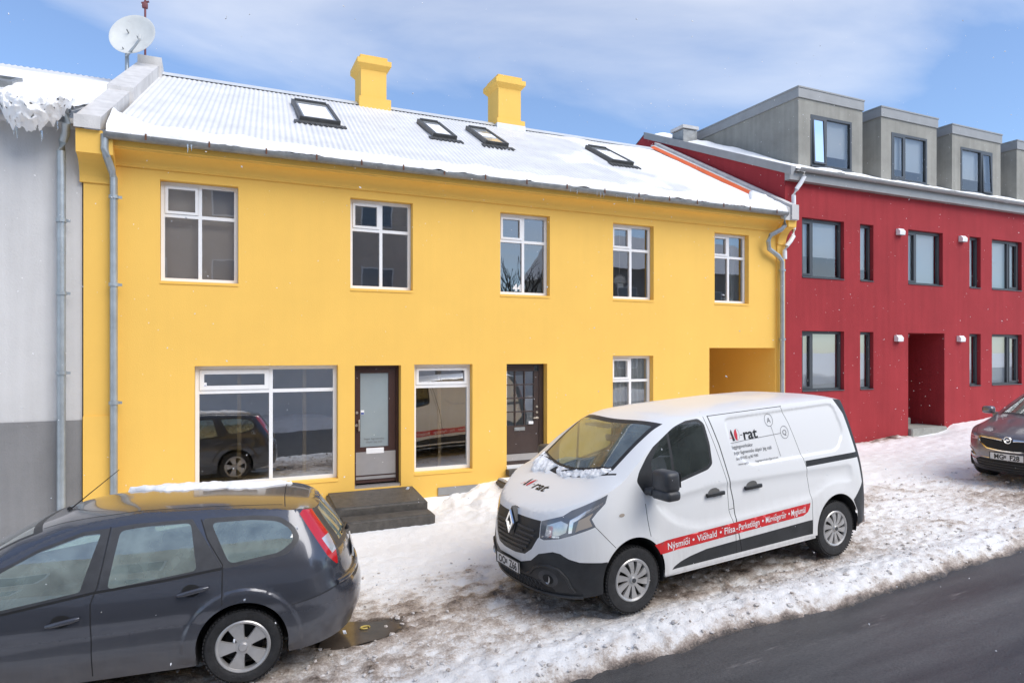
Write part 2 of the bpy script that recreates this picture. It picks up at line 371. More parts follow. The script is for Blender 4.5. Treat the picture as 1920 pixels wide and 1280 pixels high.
# ------------------------------------------------------------------ ground, road, snow
def sheet(name, xs, ys, zf, m, attr=None, kind='structure'):
    vs = []; at = []
    for y in ys:
        for x in xs:
            r = zf(x, y)
            if attr: at.append(r[1]); r = r[0]
            vs.append((x, y, r))
    nx = len(xs)
    fs = [(j * nx + i, j * nx + i + 1, (j + 1) * nx + i + 1, (j + 1) * nx + i) for j in range(len(ys) - 1) for i in range(nx - 1)]
    o = mk(name, vs, fs, m, smooth=True); o['kind'] = kind
    if attr:
        a = o.data.attributes.new(attr, 'FLOAT', 'POINT'); a.data.foreach_set('value', at)
    return o
def rng(a, b, st):
    n = max(1, round((b - a) / st)); return [a + (b - a) * i / n for i in range(n + 1)]

def snow_mat():
    m = bpy.data.materials.new('dirty_snow'); m.use_nodes = True; t = m.node_tree; b = t.nodes["Principled BSDF"]; nn = t.nodes.new; lk = t.links.new
    at = nn("ShaderNodeAttribute"); at.attribute_name = 'dirt'
    c = nn("ShaderNodeTexCoord")
    n1 = nn("ShaderNodeTexNoise"); n1.inputs["Scale"].default_value = 9; n1.inputs["Detail"].default_value = 10; n1.inputs["Roughness"].default_value = 0.68
    mp1 = nn("ShaderNodeMapping"); mp1.inputs["Scale"].default_value = (0.6, 1, 1); lk(c.outputs["Object"], mp1.inputs[0]); lk(mp1.outputs[0], n1.inputs["Vector"])
    s = nn("ShaderNodeMath"); s.operation = 'SUBTRACT'; s.inputs[1].default_value = 0.5; lk(n1.outputs["Fac"], s.inputs[0])
    k = nn("ShaderNodeMath"); k.operation = 'MULTIPLY'; k.inputs[1].default_value = 1.0; lk(s.outputs[0], k.inputs[0])
    g = nn("ShaderNodeMath"); g.operation = 'MULTIPLY'; 
    g2 = nn("ShaderNodeMapRange"); g2.inputs["From Max"].default_value = 0.3; g2.inputs["To Min"].default_value = 0.06; g2.inputs["From Min"].default_value = 0.0; lk(at.outputs["Fac"], g2.inputs["Value"])
    lk(k.outputs[0], g.inputs[0]); lk(g2.outputs["Result"], g.inputs[1])
    nf = nn("ShaderNodeTexNoise"); nf.inputs["Scale"].default_value = 46; nf.inputs["Detail"].default_value = 6; nf.inputs["Roughness"].default_value = 0.75; lk(c.outputs["Object"], nf.inputs["Vector"])
    sf = nn("ShaderNodeMath"); sf.operation = 'SUBTRACT'; sf.inputs[1].default_value = 0.5; lk(nf.outputs["Fac"], sf.inputs[0])
    kf = nn("ShaderNodeMath"); kf.operation = 'MULTIPLY'; lk(sf.outputs[0], kf.inputs[0]); lk(g2.outputs["Result"], kf.inputs[1])
    a0 = nn("ShaderNodeMath"); a0.operation = 'ADD'; lk(at.outputs["Fac"], a0.inputs[0]); lk(g.outputs[0], a0.inputs[1])
    a = nn("ShaderNodeMath"); a.operation = 'ADD'; a.use_clamp = True; lk(a0.outputs[0], a.inputs[0]); lk(kf.outputs[0], a.inputs[1])
    r = nn("ShaderNodeValToRGB"); e = r.color_ramp.elements
    e[0].position = 0.0; e[0].color = (0.91, 0.91, 0.905, 1)
    e[1].position = 1.0; e[1].color = (0.035, 0.031, 0.028, 1)
    for p, col in ((0.17, (0.81, 0.785, 0.76)), (0.34, (0.57, 0.505, 0.45)), (0.52, (0.36, 0.295, 0.25)), (0.76, (0.12, 0.095, 0.078))):
        x = e.new(p); x.color = (*col, 1)
    lk(a.outputs[0], r.inputs[0]); lk(r.outputs[0], b.inputs["Base Color"])
    rr = nn("ShaderNodeMapRange"); rr.inputs["From Min"].default_value = 0.5; rr.inputs["From Max"].default_value = 1; rr.inputs["To Min"].default_value = 0.62; rr.inputs["To Max"].default_value = 0.25
    lk(a.outputs[0], rr.inputs["Value"]); lk(rr.outputs["Result"], b.inputs["Roughness"])
    n2 = nn("ShaderNodeTexNoise"); n2.inputs["Scale"].default_value = 38; n2.inputs["Detail"].default_value = 9; n2.inputs["Roughness"].default_value = 0.7
    lk(c.outputs["Object"], n2.inputs["Vector"])
    bp = nn("ShaderNodeBump"); bp.inputs["Strength"].default_value = 0.75; bp.inputs["Distance"].default_value = 0.03
    lk(n2.outputs["Fac"], bp.inputs["Height"]); lk(bp.outputs[0], b.inputs["Normal"])
    return m
def asphalt_mat():
    m = bpy.data.materials.new('wet_asphalt'); m.use_nodes = True; t = m.node_tree; b = t.nodes["Principled BSDF"]; nn = t.nodes.new; lk = t.links.new
    c = nn("ShaderNodeTexCoord")
    mp1 = nn("ShaderNodeMapping"); mp1.inputs["Scale"].default_value = (0.14, 1.25, 1); lk(c.outputs["Object"], mp1.inputs[0])
    n1 = nn("ShaderNodeTexNoise"); n1.inputs["Scale"].default_value = 1.5; n1.inputs["Detail"].default_value = 8; n1.inputs["Roughness"].default_value = 0.6; lk(mp1.outputs[0], n1.inputs["Vector"])
    r1 = nn("ShaderNodeValToRGB"); r1.color_ramp.elements[0].position = 0.35; r1.color_ramp.elements[0].color = (0.030, 0.030, 0.031, 1)
    r1.color_ramp.elements[1].position = 0.7; r1.color_ramp.elements[1].color = (0.105, 0.102, 0.10, 1); lk(n1.outputs["Fac"], r1.inputs[0])
    n2 = nn("ShaderNodeTexNoise"); n2.inputs["Scale"].default_value = 55; n2.inputs["Detail"].default_value = 7; n2.inputs["Roughness"].default_value = 0.75; lk(c.outputs["Object"], n2.inputs["Vector"])
    r2 = nn("ShaderNodeValToRGB"); r2.color_ramp.elements[0].position = 0.3; r2.color_ramp.elements[0].color = (0.45, 0.45, 0.45, 1)
    r2.color_ramp.elements[1].position = 0.72; r2.color_ramp.elements[1].color = (1.65, 1.65, 1.65, 1); lk(n2.outputs["Fac"], r2.inputs[0])
    ml = nn("ShaderNodeMix"); ml.data_type = 'RGBA'; ml.blend_type = 'MULTIPLY'; ml.inputs["Factor"].default_value = 1
    lk(r1.outputs[0], ml.inputs["A"]); lk(r2.outputs[0], ml.inputs["B"])
    at = nn("ShaderNodeAttribute"); at.attribute_name = 'dirt'
    n3 = nn("ShaderNodeTexNoise"); n3.inputs["Scale"].default_value = 14; n3.inputs["Detail"].default_value = 9; n3.inputs["Roughness"].default_value = 0.7; lk(mp1.outputs[0], n3.inputs["Vector"])
    sb = nn("ShaderNodeMath"); sb.operation = 'SUBTRACT'; sb.inputs[1].default_value = 0.5; lk(n3.outputs["Fac"], sb.inputs[0])
    ad = nn("ShaderNodeMath"); ad.operation = 'ADD'; lk(at.outputs["Fac"], ad.inputs[0]); lk(sb.outputs[0], ad.inputs[1])
    st = nn("ShaderNodeMapRange"); st.inputs["From Min"].default_value = 0.5; st.inputs["From Max"].default_value = 0.72; lk(ad.outputs[0], st.inputs["Value"])
    mx = nn("ShaderNodeMix"); mx.data_type = 'RGBA'; lk(st.outputs["Result"], mx.inputs["Factor"]); lk(ml.outputs["Result"], mx.inputs["A"]); mx.inputs["B"].default_value = (0.30, 0.275, 0.26, 1)
    lk(mx.outputs["Result"], b.inputs["Base Color"])
    rr = nn("ShaderNodeMapRange"); rr.inputs["From Min"].default_value = 0.3; rr.inputs["From Max"].default_value = 0.7; rr.inputs["To Min"].default_value = 0.3; rr.inputs["To Max"].default_value = 0.5
    lk(n1.outputs["Fac"], rr.inputs["Value"]); lk(rr.outputs["Result"], b.inputs["Roughness"])
    bp = nn("ShaderNodeBump"); bp.inputs["Strength"].default_value = 0.6; bp.inputs["Distance"].default_value = 0.012; lk(n2.outputs["Fac"], bp.inputs["Height"]); lk(bp.outputs[0], b.inputs["Normal"])
    return m
M['dirtysnow'] = snow_mat(); M['asphalt'] = asphalt_mat()

def bump_at(x, y, cx, cy, rx, ry):
    d = ((x - cx) / rx) ** 2 + ((y - cy) / ry) ** 2
    return math.exp(-d)
def snow_height(x, y):
    n1 = fbm(x * 0.9, y * 0.9, 3.1, 4); n2 = fbm(x * 3.2, y * 4.2, 7.7, 4); n3 = fbm(x * 11, y * 13, 1.3, 3)
    slush = sstep(3.2, 4.7, -y + 0.35 * n1 + 0.22 * n2)
    z = G0(x, y)
    z += (0.020 * n1 + 0.024 * n2) * (1 - slush) + 0.013 * n3 - 0.02 * max(0, n2 - 0.25)
    n4 = fbm(x * 26, y * 30, 4.4, 2)
    z += slush * (0.010 * n1 + 0.022 * n2 + 0.018 * n3 + 0.007 * n4)
    # wheel ruts along the parking row and the ploughed ridge beside the road
    z -= slush * 0.018 * (bump_at(0, y, 0, -5.75 + 0.1 * n1, 1, 0.22) + bump_at(0, y, 0, -4.1 + 0.1 * n1, 1, 0.2))
    edge = -6.52 + 0.09 * n1 + 0.05 * n2 - 0.02 * math.sin(x * 1.1)
    z += 0.05 * bump_at(0, y, 0, edge + 0.28, 1, 0.22)
    z -= 0.15 * sstep(0.12, -0.22, y - edge)
    # bank against the wall and the steps
    z += 0.05 * bump_at(0, y, 0, -0.1, 1, 0.35) * (1 if x > 3.3 else 0.3) * (0 if 16.2 < x < 18.3 else 1)
    z -= 0.10 * bump_at(x, y, 17.3, -0.1, 0.8, 0.5)
    z += 0.0 - 0.20 * bump_at(x, y, 2.5, -1.55, 1.15, 0.75) + 0.22 * bump_at(x, y, 1.58, -1.05, 0.22, 0.35)
    wg = sstep(5.0, 3.2, x + 0.25 * n2) * sstep(1.1, 1.7, x) * sstep(-2.9, -1.45, y)
    z = z * (1 - wg) + (-2.785 + 0.02 * n1 + 0.01 * n3) * wg
    # dirt
    d = -0.06 + 0.08 * slush + (1 - slush) * 0.8 * max(0, 0.10 * n3 + 0.08 * n2 - 0.02) + slush * (0.20 + 0.12 * n2 + 0.06 * n1 + 0.17 * n3)
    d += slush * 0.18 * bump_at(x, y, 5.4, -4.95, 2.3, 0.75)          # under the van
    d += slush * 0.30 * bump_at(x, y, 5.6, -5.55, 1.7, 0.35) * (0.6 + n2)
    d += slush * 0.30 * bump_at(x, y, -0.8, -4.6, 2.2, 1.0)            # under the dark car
    d += 0.30 * bump_at(x, y, 1.75, -4.72, 0.75, 0.42) * (0.65 + 0.8 * n2)
    d += 0.24 * bump_at(x, y, 3.0, -4.6, 1.0, 0.5) * (0.5 + n2)
    d += 0.30 * bump_at(x, y, 1.2, -5.7, 0.7, 0.35) * (0.6 + n2)
    d += 0.35 * bump_at(x, y, 2.9, -3.75, 0.7, 0.12) * (0.6 + n2)
    d += 0.30 * bump_at(x, y, 11.6, -5.0, 1.4, 0.9)
    d -= slush * 0.20 * sstep(7.6, 9.6, x) * (1 - sstep(4.6, 5.6, -y) * 0.3) * (0.8 - 0.4 * n1)
    d += 0.14 * sstep(7.5, 9.0, x) * sstep(0.1, 0.45, n1 + 0.4 * n2) * sstep(2.0, 3.4, -y)
    d -= slush * 0.20 * bump_at(0, y, 0, edge + 0.36, 1, 0.28)         # the clean ridge
    d = max(-0.06, d)
    d = max(d, 0.92 * sstep(0.07, -0.10, y - edge + 0.07 * n2))
    d = max(d, 0.85 * bump_at(x, y, 15.7, -0.12, 0.9, 0.22) * (0.8 + n2))
    # puddle
    p = bump_at(x, y, 1.30, -4.86, 0.52, 0.30)
    if p > 0.3: z = min(z, G0(x, y) + 0.012 - 0.035 * sstep(0.3, 0.5, p)); d = max(d, 0.8 * sstep(0.3, 0.42, p))
    return z, min(1.0, d)
xs = rng(-7, 0, 0.09) + rng(0, 9.6, 0.034)[1:] + rng(9.6, 17, 0.06)[1:] + rng(17, 30, 0.13)[1:]
ys = rng(-7.0, -3.2, 0.03) + rng(-3.2, 0.06, 0.045)[1:]
sheet('snow_pavement', xs, ys, snow_height, 'dirtysnow', 'dirt')

def road_z(x, y):
    return zs(x) - 0.085 + 0.006 * fbm(x * 0.5, y * 2.0, 9, 2), max(0.0, 0.46 * bump_at(0, y, 0, -6.98 + 0.12 * fbm(x * 0.7, 0, 5, 3), 1, 0.20))
sheet('road', rng(-60, -4, 2) + rng(-4, 16, 0.1)[1:] + rng(16, 80, 1.5)[1:], rng(-12.9, -7.4, 0.5) + rng(-7.4, -6.3, 0.07)[1:], road_z, 'asphalt', 'dirt')
def far_z(x, y):
    z = zs(x) if y < 0 else zw(x)
    return z - 0.22 if y < -0.5 else z - 0.03
sheet('ground', rng(-400, -60, 40) + rng(-60, 90, 1.5)[1:] + rng(90, 400, 40)[1:], [-400, -100, -40, -20, -12, -6, -0.6, 0.2, 1, 3, 6, 9, 15, 40, 120, 400], far_z, 'snow')
def bank_z(x, y):
    n1 = fbm(x * 1.3, y * 1.3, 20, 4)
    z = zs(x) - 0.16 + (0.42 + 0.22 * n1) * sstep(-12.5, -13.1, y) * sstep(-15.2, -14.2, y) + 0.02
    return z, 0.12 + 0.25 * max(0, n1)
sheet('snow_bank', rng(-12, 30, 0.25), rng(-15.6, -12.5, 0.2), bank_z, 'dirtysnow', 'dirt')
# puddle beside the rear of the dark car, with a leaf in it
pv = [(1.30, -4.86, zs(1.30) - 0.004)]
for i in range(28):
    a = 2 * PI * i / 28; r = 1 + 0.16 * math.sin(3 * a + 1) + 0.1 * math.sin(5 * a)
    pv.append((1.30 + 0.50 * r * math.cos(a), -4.86 + 0.28 * r * math.sin(a), zs(1.30) - 0.004))
M['puddle'] = mat('puddle_water', (0.10, 0.080, 0.064), 0.12, var=0.2, vscale=5)
tag(mk('puddle', pv, [(0, i + 1, (i + 1) % 28 + 1) for i in range(28)], 'puddle'), kind='structure')
lb = MB(); lb.tube([(1.40 + 0.045 * math.cos(a), -4.80 + 0.03 * math.sin(a), zs(1.3) + 0.006) for a in [0.3 * i for i in range(18)]], 0.009, 5)
tag(lb.build('leaf', 'leaf', smooth=True), 'small curled yellow leaf lying in the brown puddle behind the dark car', 'leaf')

# broken ice and grit lying on the slush
random.seed(31); vs = []; fs = []
_b = bmesh.new(); bmesh.ops.create_icosphere(_b, subdivisions=1, radius=1); ICO = ([v.co.copy() for v in _b.verts], [tuple(v.index for v in f.verts) for f in _b.faces]); _b.free()
for _ in range(3600):
    x = random.uniform(-1.5, 16); y = -6.5 + 3.2 * random.random() ** 1.3; r = 0.006 + 0.026 * random.random() ** 4
    k = len(vs); q = Vector((random.uniform(.6, 1.5), random.uniform(.6, 1.5), random.uniform(.4, .9))); c0 = Vector((x, y, snow_height(x, y)[0] + r * 0.15)); rt = Matrix.Rotation(random.uniform(0, 6), 3, 'Z')
    vs += [c0 + rt @ Vector((v.x * q.x, v.y * q.y, v.z * q.z)) * r * random.uniform(.75, 1.2) for v in ICO[0]]; fs += [tuple(k + i for i in f) for f in ICO[1]]
tag(mk('ice_chunks', vs, fs, 'icechunk'), 'small dirty lumps of broken ice scattered on the slush beside the road', 'ice', kind='stuff')

# ------------------------------------------------------------------ building helpers
def wall_with_openings(x0, x1, z0, z1, ops, th=0.3, y=0.0):
    """front and back skins with openings cut out, and the reveals between them"""
    X = sorted(set([x0, x1] + [o[0] for o in ops] + [o[1] for o in ops])); Z = sorted(set([z0, z1] + [o[2] for o in ops] + [o[3] for o in ops]))
    X = [a for a in X if x0 <= a <= x1]; Z = [a for a in Z if z0 <= a <= z1]
    b = MB()
    def inside(cx, cz): return any(o[0] < cx < o[1] and o[2] < cz < o[3] for o in ops)
    for i in range(len(X) - 1):
        for j in range(len(Z) - 1):
            if inside((X[i] + X[i + 1]) / 2, (Z[j] + Z[j + 1]) / 2): continue
            b.quad((X[i], y, Z[j]), (X[i + 1], y, Z[j]), (X[i + 1], y, Z[j + 1]), (X[i], y, Z[j + 1]))
            b.quad((X[i], y + th, Z[j]), (X[i], y + th, Z[j + 1]), (X[i + 1], y + th, Z[j + 1]), (X[i + 1], y + th, Z[j]))
    for a, c, d, e in [o[:4] for o in ops]:
        b.quad((a, y, d), (a, y, e), (a, y + th, e), (a, y + th, d)); b.quad((c, y, d), (c, y + th, d), (c, y + th, e), (c, y, e))
        b.quad((a, y, e), (c, y, e), (c, y + th, e), (a, y + th, e)); b.quad((a, y, d), (a, y + th, d), (c, y + th, d), (c, y, d))
    return b
def window(parent, x0, x1, z0, z1, mull=None, trans=None, fw=0.055, sash='', fm='white', gm='glass', y=0.125, tilt=0.0, dp=0.07, sw=0.045):
    """frame (the window itself) > pane, sash.  sash: which lights open (keys like 'ul')"""
    f = MB(); g = 0.004
    x0 += g; x1 -= g; z0 += g; z1 -= g
    f.box(x0, x0 + fw, y, y + dp, z0, z1); f.box(x1 - fw, x1, y, y + dp, z0, z1)
    f.box(x0 + fw, x1 - fw, y, y + dp, z1 - fw, z1); f.box(x0 + fw, x1 - fw, y, y + dp, z0, z0 + fw)
    xl, xr, zb, zt = x0 + fw, x1 - fw, z0 + fw, z1 - fw
    mw = fw * 0.95
    cols = [(xl, xr, '')]
    if mull is not None:
        m = x0 + (x1 - x0) * mull; f.box(m - mw / 2, m + mw / 2, y, y + dp, zb, zt); cols = [(xl, m - mw / 2, 'l'), (m + mw / 2, xr, 'r')]
    rows = [(zb, zt, '')]
    if trans is not None:
        t = z1 - (z1 - z0) * trans
        for a, b, k in cols: f.box(a, b, y + 0.001, y + dp, t - mw / 2, t + mw / 2)
        rows = [(t + mw / 2, zt, 'u'), (zb, t - mw / 2, 'd')]
    win = f.build('window', fm, parent)
    ss = sash.split()
    for a, b, k in cols:
        for c, d, r in rows:
            a2, b2, c2, d2 = a, b, c, d
            if (r + k) in ss:
                s = MB(); e = 0.003
                s.box(a + e, a + sw, y - 0.012, y + dp - 0.02, c + e, d - e); s.box(b - sw, b - e, y - 0.012, y + dp - 0.02, c + e, d - e)
                s.box(a + sw, b - sw, y - 0.012, y + dp - 0.02, d - sw, d - e); s.box(a + sw, b - sw, y - 0.012, y + dp - 0.02, c + e, c + sw)
                s.build('sash', fm, win); a2, b2, c2, d2 = a + sw, b - sw, c + sw, d - sw
            p = mk('pane', [(a2, y + 0.035, c2), (b2, y + 0.035, c2), (b2, y + 0.035, d2), (a2, y + 0.035, d2)], [(0, 1, 2, 3)], gm, win)
    return win
def pipe_brackets(parent, x, zsl, y, r=0.058):
    for z in zsl:
        b = MB(); b.lathe([(r, -0.025), (r + 0.008, -0.025), (r + 0.008, 0.025), (r, 0.025)], 16, 'z', (x, y, z)); b.box(x - 0.01, x + 0.01, y + r, 0.0, z - 0.01, z + 0.01)
        b.box(x + r, x + r + 0.05, y - 0.006, y + 0.006, z - 0.02, z + 0.02)
        b.build('bracket', 'galv', parent)
def snow_lump(name, x0, x1, prof, y, z, parent, step=0.06, amp=0.03, seed=0.0, slope=0.0):
    """long bank of snow along x; prof(x)->(depth back, height)"""
    n = max(2, int((x1 - x0) / step)); vs = []; fs = []; k = 9
    for i in range(n + 1):
        x = x0 + (x1 - x0) * i / n; d, h = prof(x)
        for j in range(k):
            t = j / (k - 1); a = PI * t
            yy = y + d / 2 - d / 2 * math.cos(a) ; zz = z + slope * (yy - y) + h * math.sin(a) ** 0.6
            q = fbm(x * 3 + seed, yy * 4, zz * 4 + seed, 4)
            vs.append((x + 0.02 * q, yy - amp * q * (1 if j < 6 else 0.3), zz + amp * 0.8 * q - (0.03 * max(0, fbm(x * 5 + seed, 9, 2, 3)) if j == 0 else 0)))
    for i in range(n):
        for j in range(k - 1): fs.append((i * k + j, i * k + j + 1, (i + 1) * k + j + 1, (i + 1) * k + j))
    fs.append(tuple(range(k))); fs.append(tuple(range(n * k, n * k + k))[::-1])
    return mk(name, vs, fs, 'snow', parent, smooth=True)

# ------------------------------------------------------------------ yellow house
YH = thing('yellow_house', (5.2, 0, -2.5), 'long two storey yellow rendered house with white corrugated roof and two chimneys', 'house')
YH.location = (0, 0, 0)
XL, XR = -1.74, 12.16
W5 = [(-0.746, 0.369), (2.15, 3.253), (4.956, 6.015), (7.475, 8.49), (10.13, 11.123)]
UZ0, UZ1 = 1.10, 2.66
ops = [(a, b, UZ0, UZ1) for a, b in W5]
S1 = (-0.265, 1.943, -2.155, -0.22); S2 = (3.282, 4.394, -2.165, -0.222); L4 = (7.469, 8.479, -1.62, -0.075)
D1 = (2.222, 3.038, -2.37, -0.232); D2 = (5.088, 5.956, -2.25, -0.225); PA = (9.982, 11.92, -3.3, 0.097)
BW = (4.02 - 0.35, 4.62, -2.62, -2.40)
ops += [S1, S2, L4, D1, D2, PA]
wall_with_openings(XL + 0.02, XR, -3.4, 3.06, ops).build('wall', 'yellow', YH)
# passage through the house to the yard
t = MB(); a, b, c, d = PA
t.quad((a, 0.3, c), (a, 8.4, c), (a, 8.4, d), (a, 0.3, d)); t.quad((b, 0.3, c), (b, 0.3, d), (b, 8.4, d), (b, 8.4, c)); t.quad((a, 0.3, d), (a, 8.4, d), (b, 8.4, d), (b, 0.3, d))
t.build('passage', 'yellow', YH)
# rooms behind the windows
def room(x0, x1, y0, y1, z0, z1, m):
    r = MB(); r.quad((x0, y1, z0), (x1, y1, z0), (x1, y1, z1), (x0, y1, z1)); r.quad((x0, y0, z0), (x0, y1, z0), (x0, y1, z1), (x0, y0, z1))
    r.quad((x1, y0, z0), (x1, y0, z1), (x1, y1, z1), (x1, y1, z0)); r.quad((x0, y0, z0), (x1, y0, z0), (x1, y1, z0), (x0, y1, z0)); r.quad((x0, y0, z1), (x0, y1, z1), (x1, y1, z1), (x1, y0, z1))
    return r.build('room', m, YH)
room(-1.3, 1.6, 0.301, 3.2, 0.45, 2.95, 'room_light'); room(1.7, 4.4, 0.301, 3.6, 0.45, 2.95, 'room'); room(4.5, 6.9, 0.301, 3.6, 0.45, 2.95, 'room')
room(7.0, 9.4, 0.301, 3.6, 0.45, 2.95, 'room'); room(9.5, 11.9, 0.301, 3.6, 0.45, 2.95, 'room')
room(-1.3, 4.8, 0.301, 4.0, -2.42, 0.3, 'room'); room(6.6, 9.6, 0.301, 3.4, -2.3, 0.3, 'room')
MB().box(-0.9, 0.52, 0.34, 0.345, 0.95, 2.8).build('blind', 'beige_blind', YH)  # beige panel added close behind the pane to brighten this window
# pilasters with corbelled heads
for x0, x1, zb in ((-1.742, -1.36, -3.3), (11.96, 12.20, 0.0)):
    b = MB()
    b.box(x0 + (0.0 if x0 < 0 else -0.0), x1, -0.035, -0.001, -3.3, 2.50)
    prof = [(-0.001, 2.50), (-0.06, 2.50)] + [(-0.06 - 0.30 * (1 - math.cos(PI / 2 * i / 8)), 2.53 + 0.33 * math.sin(PI / 2 * i / 8)) for i in range(9)] + [(-0.38, 3.19), (-0.001, 3.19)]
    b.prism(prof, 'x', x0 - (0.045 if x0 < 0 else 0), x1 + (0.03 if x0 < 0 else 0.0)); b.build('pilaster', 'yellow', YH)
    if x0 < 0:
        MB().box(x0 - 0.004, x1 + 0.006, -0.055, -0.002, -3.3, -0.945).build('plinth', 'yellow', YH)
# cornice
cv = [(-0.001, 2.80), (-0.026, 2.80), (-0.026, 2.83), (-0.04, 2.84)] + [(-0.04 - 0.22 * (1 - math.cos(PI / 2 * i / 8)), 2.84 + 0.15 * math.sin(PI / 2 * i / 8)) for i in range(1, 9)] + [(-0.275, 2.99), (-0.275, 3.01), (-0.30, 3.02), (-0.30, 3.115), (-0.001, 3.115)]
MB().prism(cv, 'x', -1.335, 11.955).build('cornice', 'yellow', YH, smooth=True, sharp=50)
# roof: corrugated sheet running down the slope, skewed at the left party wall
RK = (5.97 - 3.2) / 4.9
def roof_z(y): return 3.20 + RK * (y + 0.4)
def left_x(y): return -1.42 + 0.43 * (y + 0.4) / 4.9
pitch = 0.098; n = int(13.42 / pitch) * 6; vs = []; fs = []
ysr = rng(-0.42, 4.5, 0.41)
for y in ysr:
    for i in range(n + 1):
        x = left_x(y) + (11.80 - left_x(y)) * i / n
        xx = -1.42 + 13.22 * i / n
        vs.append((x, y, roof_z(y) + 0.0105 * math.sin(2 * PI * xx / pitch)))
nx = n + 1
for j in range(len(ysr) - 1):
    for i in range(n): fs.append((j * nx + i, j * nx + i + 1, (j + 1) * nx + i + 1, (j + 1) * nx + i))
# far slope and gable fill
k = len(vs); vs += [(left_x(4.5), 4.5, 5.96), (11.8, 4.5, 5.96), (11.8, 9.4, 3.2), (left_x(4.5), 9.4, 3.2)]; fs.append((k, k + 1, k + 2, k + 3))
roof = mk('roof', vs, fs, 'roofmetal', YH, smooth=True)
# smooth drifted snow lying over the right half of the corrugation
vs = []; fs = []; XS = rng(5.2, 11.76, 0.08); YS = rng(-0.3, 4.36, 0.12)
for y in YS:
    for x in XS:
        q = fbm(x * 0.8, y * 0.8, 4, 4); h = -0.03 + 0.046 * sstep(6.2, 10.5, x + 1.2 * q) + 0.018 * q * sstep(5.5, 8, x)
        h *= 1.0
        vs.append((x, y, roof_z(y) + min(h, 0.03)))
nx = len(XS)
for j in range(len(YS) - 1):
    for i in range(nx - 1): fs.append((j * nx + i, j * nx + i + 1, (j + 1) * nx + i + 1, (j + 1) * nx + i))
mk('snow_layer', vs, fs, 'snow', roof, smooth=True)
rc = MB(); rc.prism([(4.26, roof_z(4.26) + 0.026), (4.5, roof_z(4.5) + 0.042), (4.74, roof_z(4.26) + 0.026), (4.5, roof_z(4.5) + 0.032)], 'x', -1.0, 11.80)
rc.build('ridge_cap', 'ridge', roof)
# snow banked on the eave
def eprof(x):
    return 0.30 + 0.10 * fbm(x * 0.7, 1, 1, 3) + 0.25 * sstep(-0.6, -1.4, x) + 0.15 * sstep(10.4, 11.7, x), 0.10 + 0.035 * fbm(x * 1.1, 4, 2, 3) + 0.05 * sstep(-0.4, -1.4, x) + 0.04 * sstep(10, 11.7, x)
snow_lump('snow_bank', -1.40, 11.84, eprof, -0.47, 3.17, roof, amp=0.035, slope=RK)
def lp(x): return 1.0 + 0.5 * fbm(x * 2, 8, 1, 2), 0.12
snow_lump('snow_drift', -1.40, -0.98, lambda x: (1.0 - 1.0 * (x + 1.40), 0.16 - 0.2 * (x + 1.40)), -0.40, 3.2, roof, amp=0.06, seed=5, slope=RK)
snow_lump('snow_drift', 10.95, 11.80, lambda x: (0.15 + 1.15 * (x - 10.95), 0.05 + 0.12 * (x - 10.95)), -0.40, 3.2, roof, amp=0.06, seed=9, slope=RK)
# parapet walls at the gables
def parapet(xf, wd, pts, m, zmin):
    """stepped coping up the roof slope; xf(y)->inner x"""
    b = MB()
    for (y0, h0), (y1, h1) in zip(pts[:-1], pts[1:]):
        p = []
        for y, h in ((y0, h0), (y1, h1)):
            xi = xf(y); zb_ = max(roof_z(y) - 0.5, zmin); p.append([(xi - wd, y, zb_), (xi, y, zb_), (xi, y, roof_z(y) + h), (xi - wd, y, roof_z(y) + h)])
        b._add(p[0] + p[1], [(0, 1, 2, 3), (7, 6, 5, 4), (0, 4, 5, 1), (1, 5, 6, 2), (2, 6, 7, 3), (3, 7, 4, 0)])
    return b.build('parapet', m, YH)
pl = parapet(lambda y: left_x(y) - 0.06, 0.31, [(-0.42, 0.17), (1.55, 0.17)], 'coping', 3.192)
parapet(lambda y: left_x(y) + 0.0, 0.40, [(1.551, 0.24), (4.05, 0.24)], 'coping', 0)
MB().box(-1.42, -0.98, 4.06, 4.75, 5.3, 6.13).build('parapet', 'coping', YH)
MB().box(-1.80, -1.475, -0.44, -0.423, 3.192, 3.375).build('parapet_end', 'coping', YH)
parapet(lambda y: 11.98, 0.20, [(-0.40, 0.09), (4.6, 0.09)], 'coping', 3.0); parapet(lambda y: 12.18, 0.195, [(-0.42, 0.16), (4.7, 0.16)], 'coping', 3.0)
MB().box(11.99, 12.2, -0.44, -0.425, 3.02, 3.36).build('parapet_end', 'coping', YH)
of = MB(); of._add([(11.66, 0.0, roof_z(0.0) + 0.02), (11.778, 0.0, roof_z(0.0) + 0.10), (11.778, 4.46, roof_z(4.46) + 0.10), (11.66, 4.46, roof_z(4.46) + 0.035)], [(0, 1, 2, 3)]); of.build('flashing', 'orange', roof)
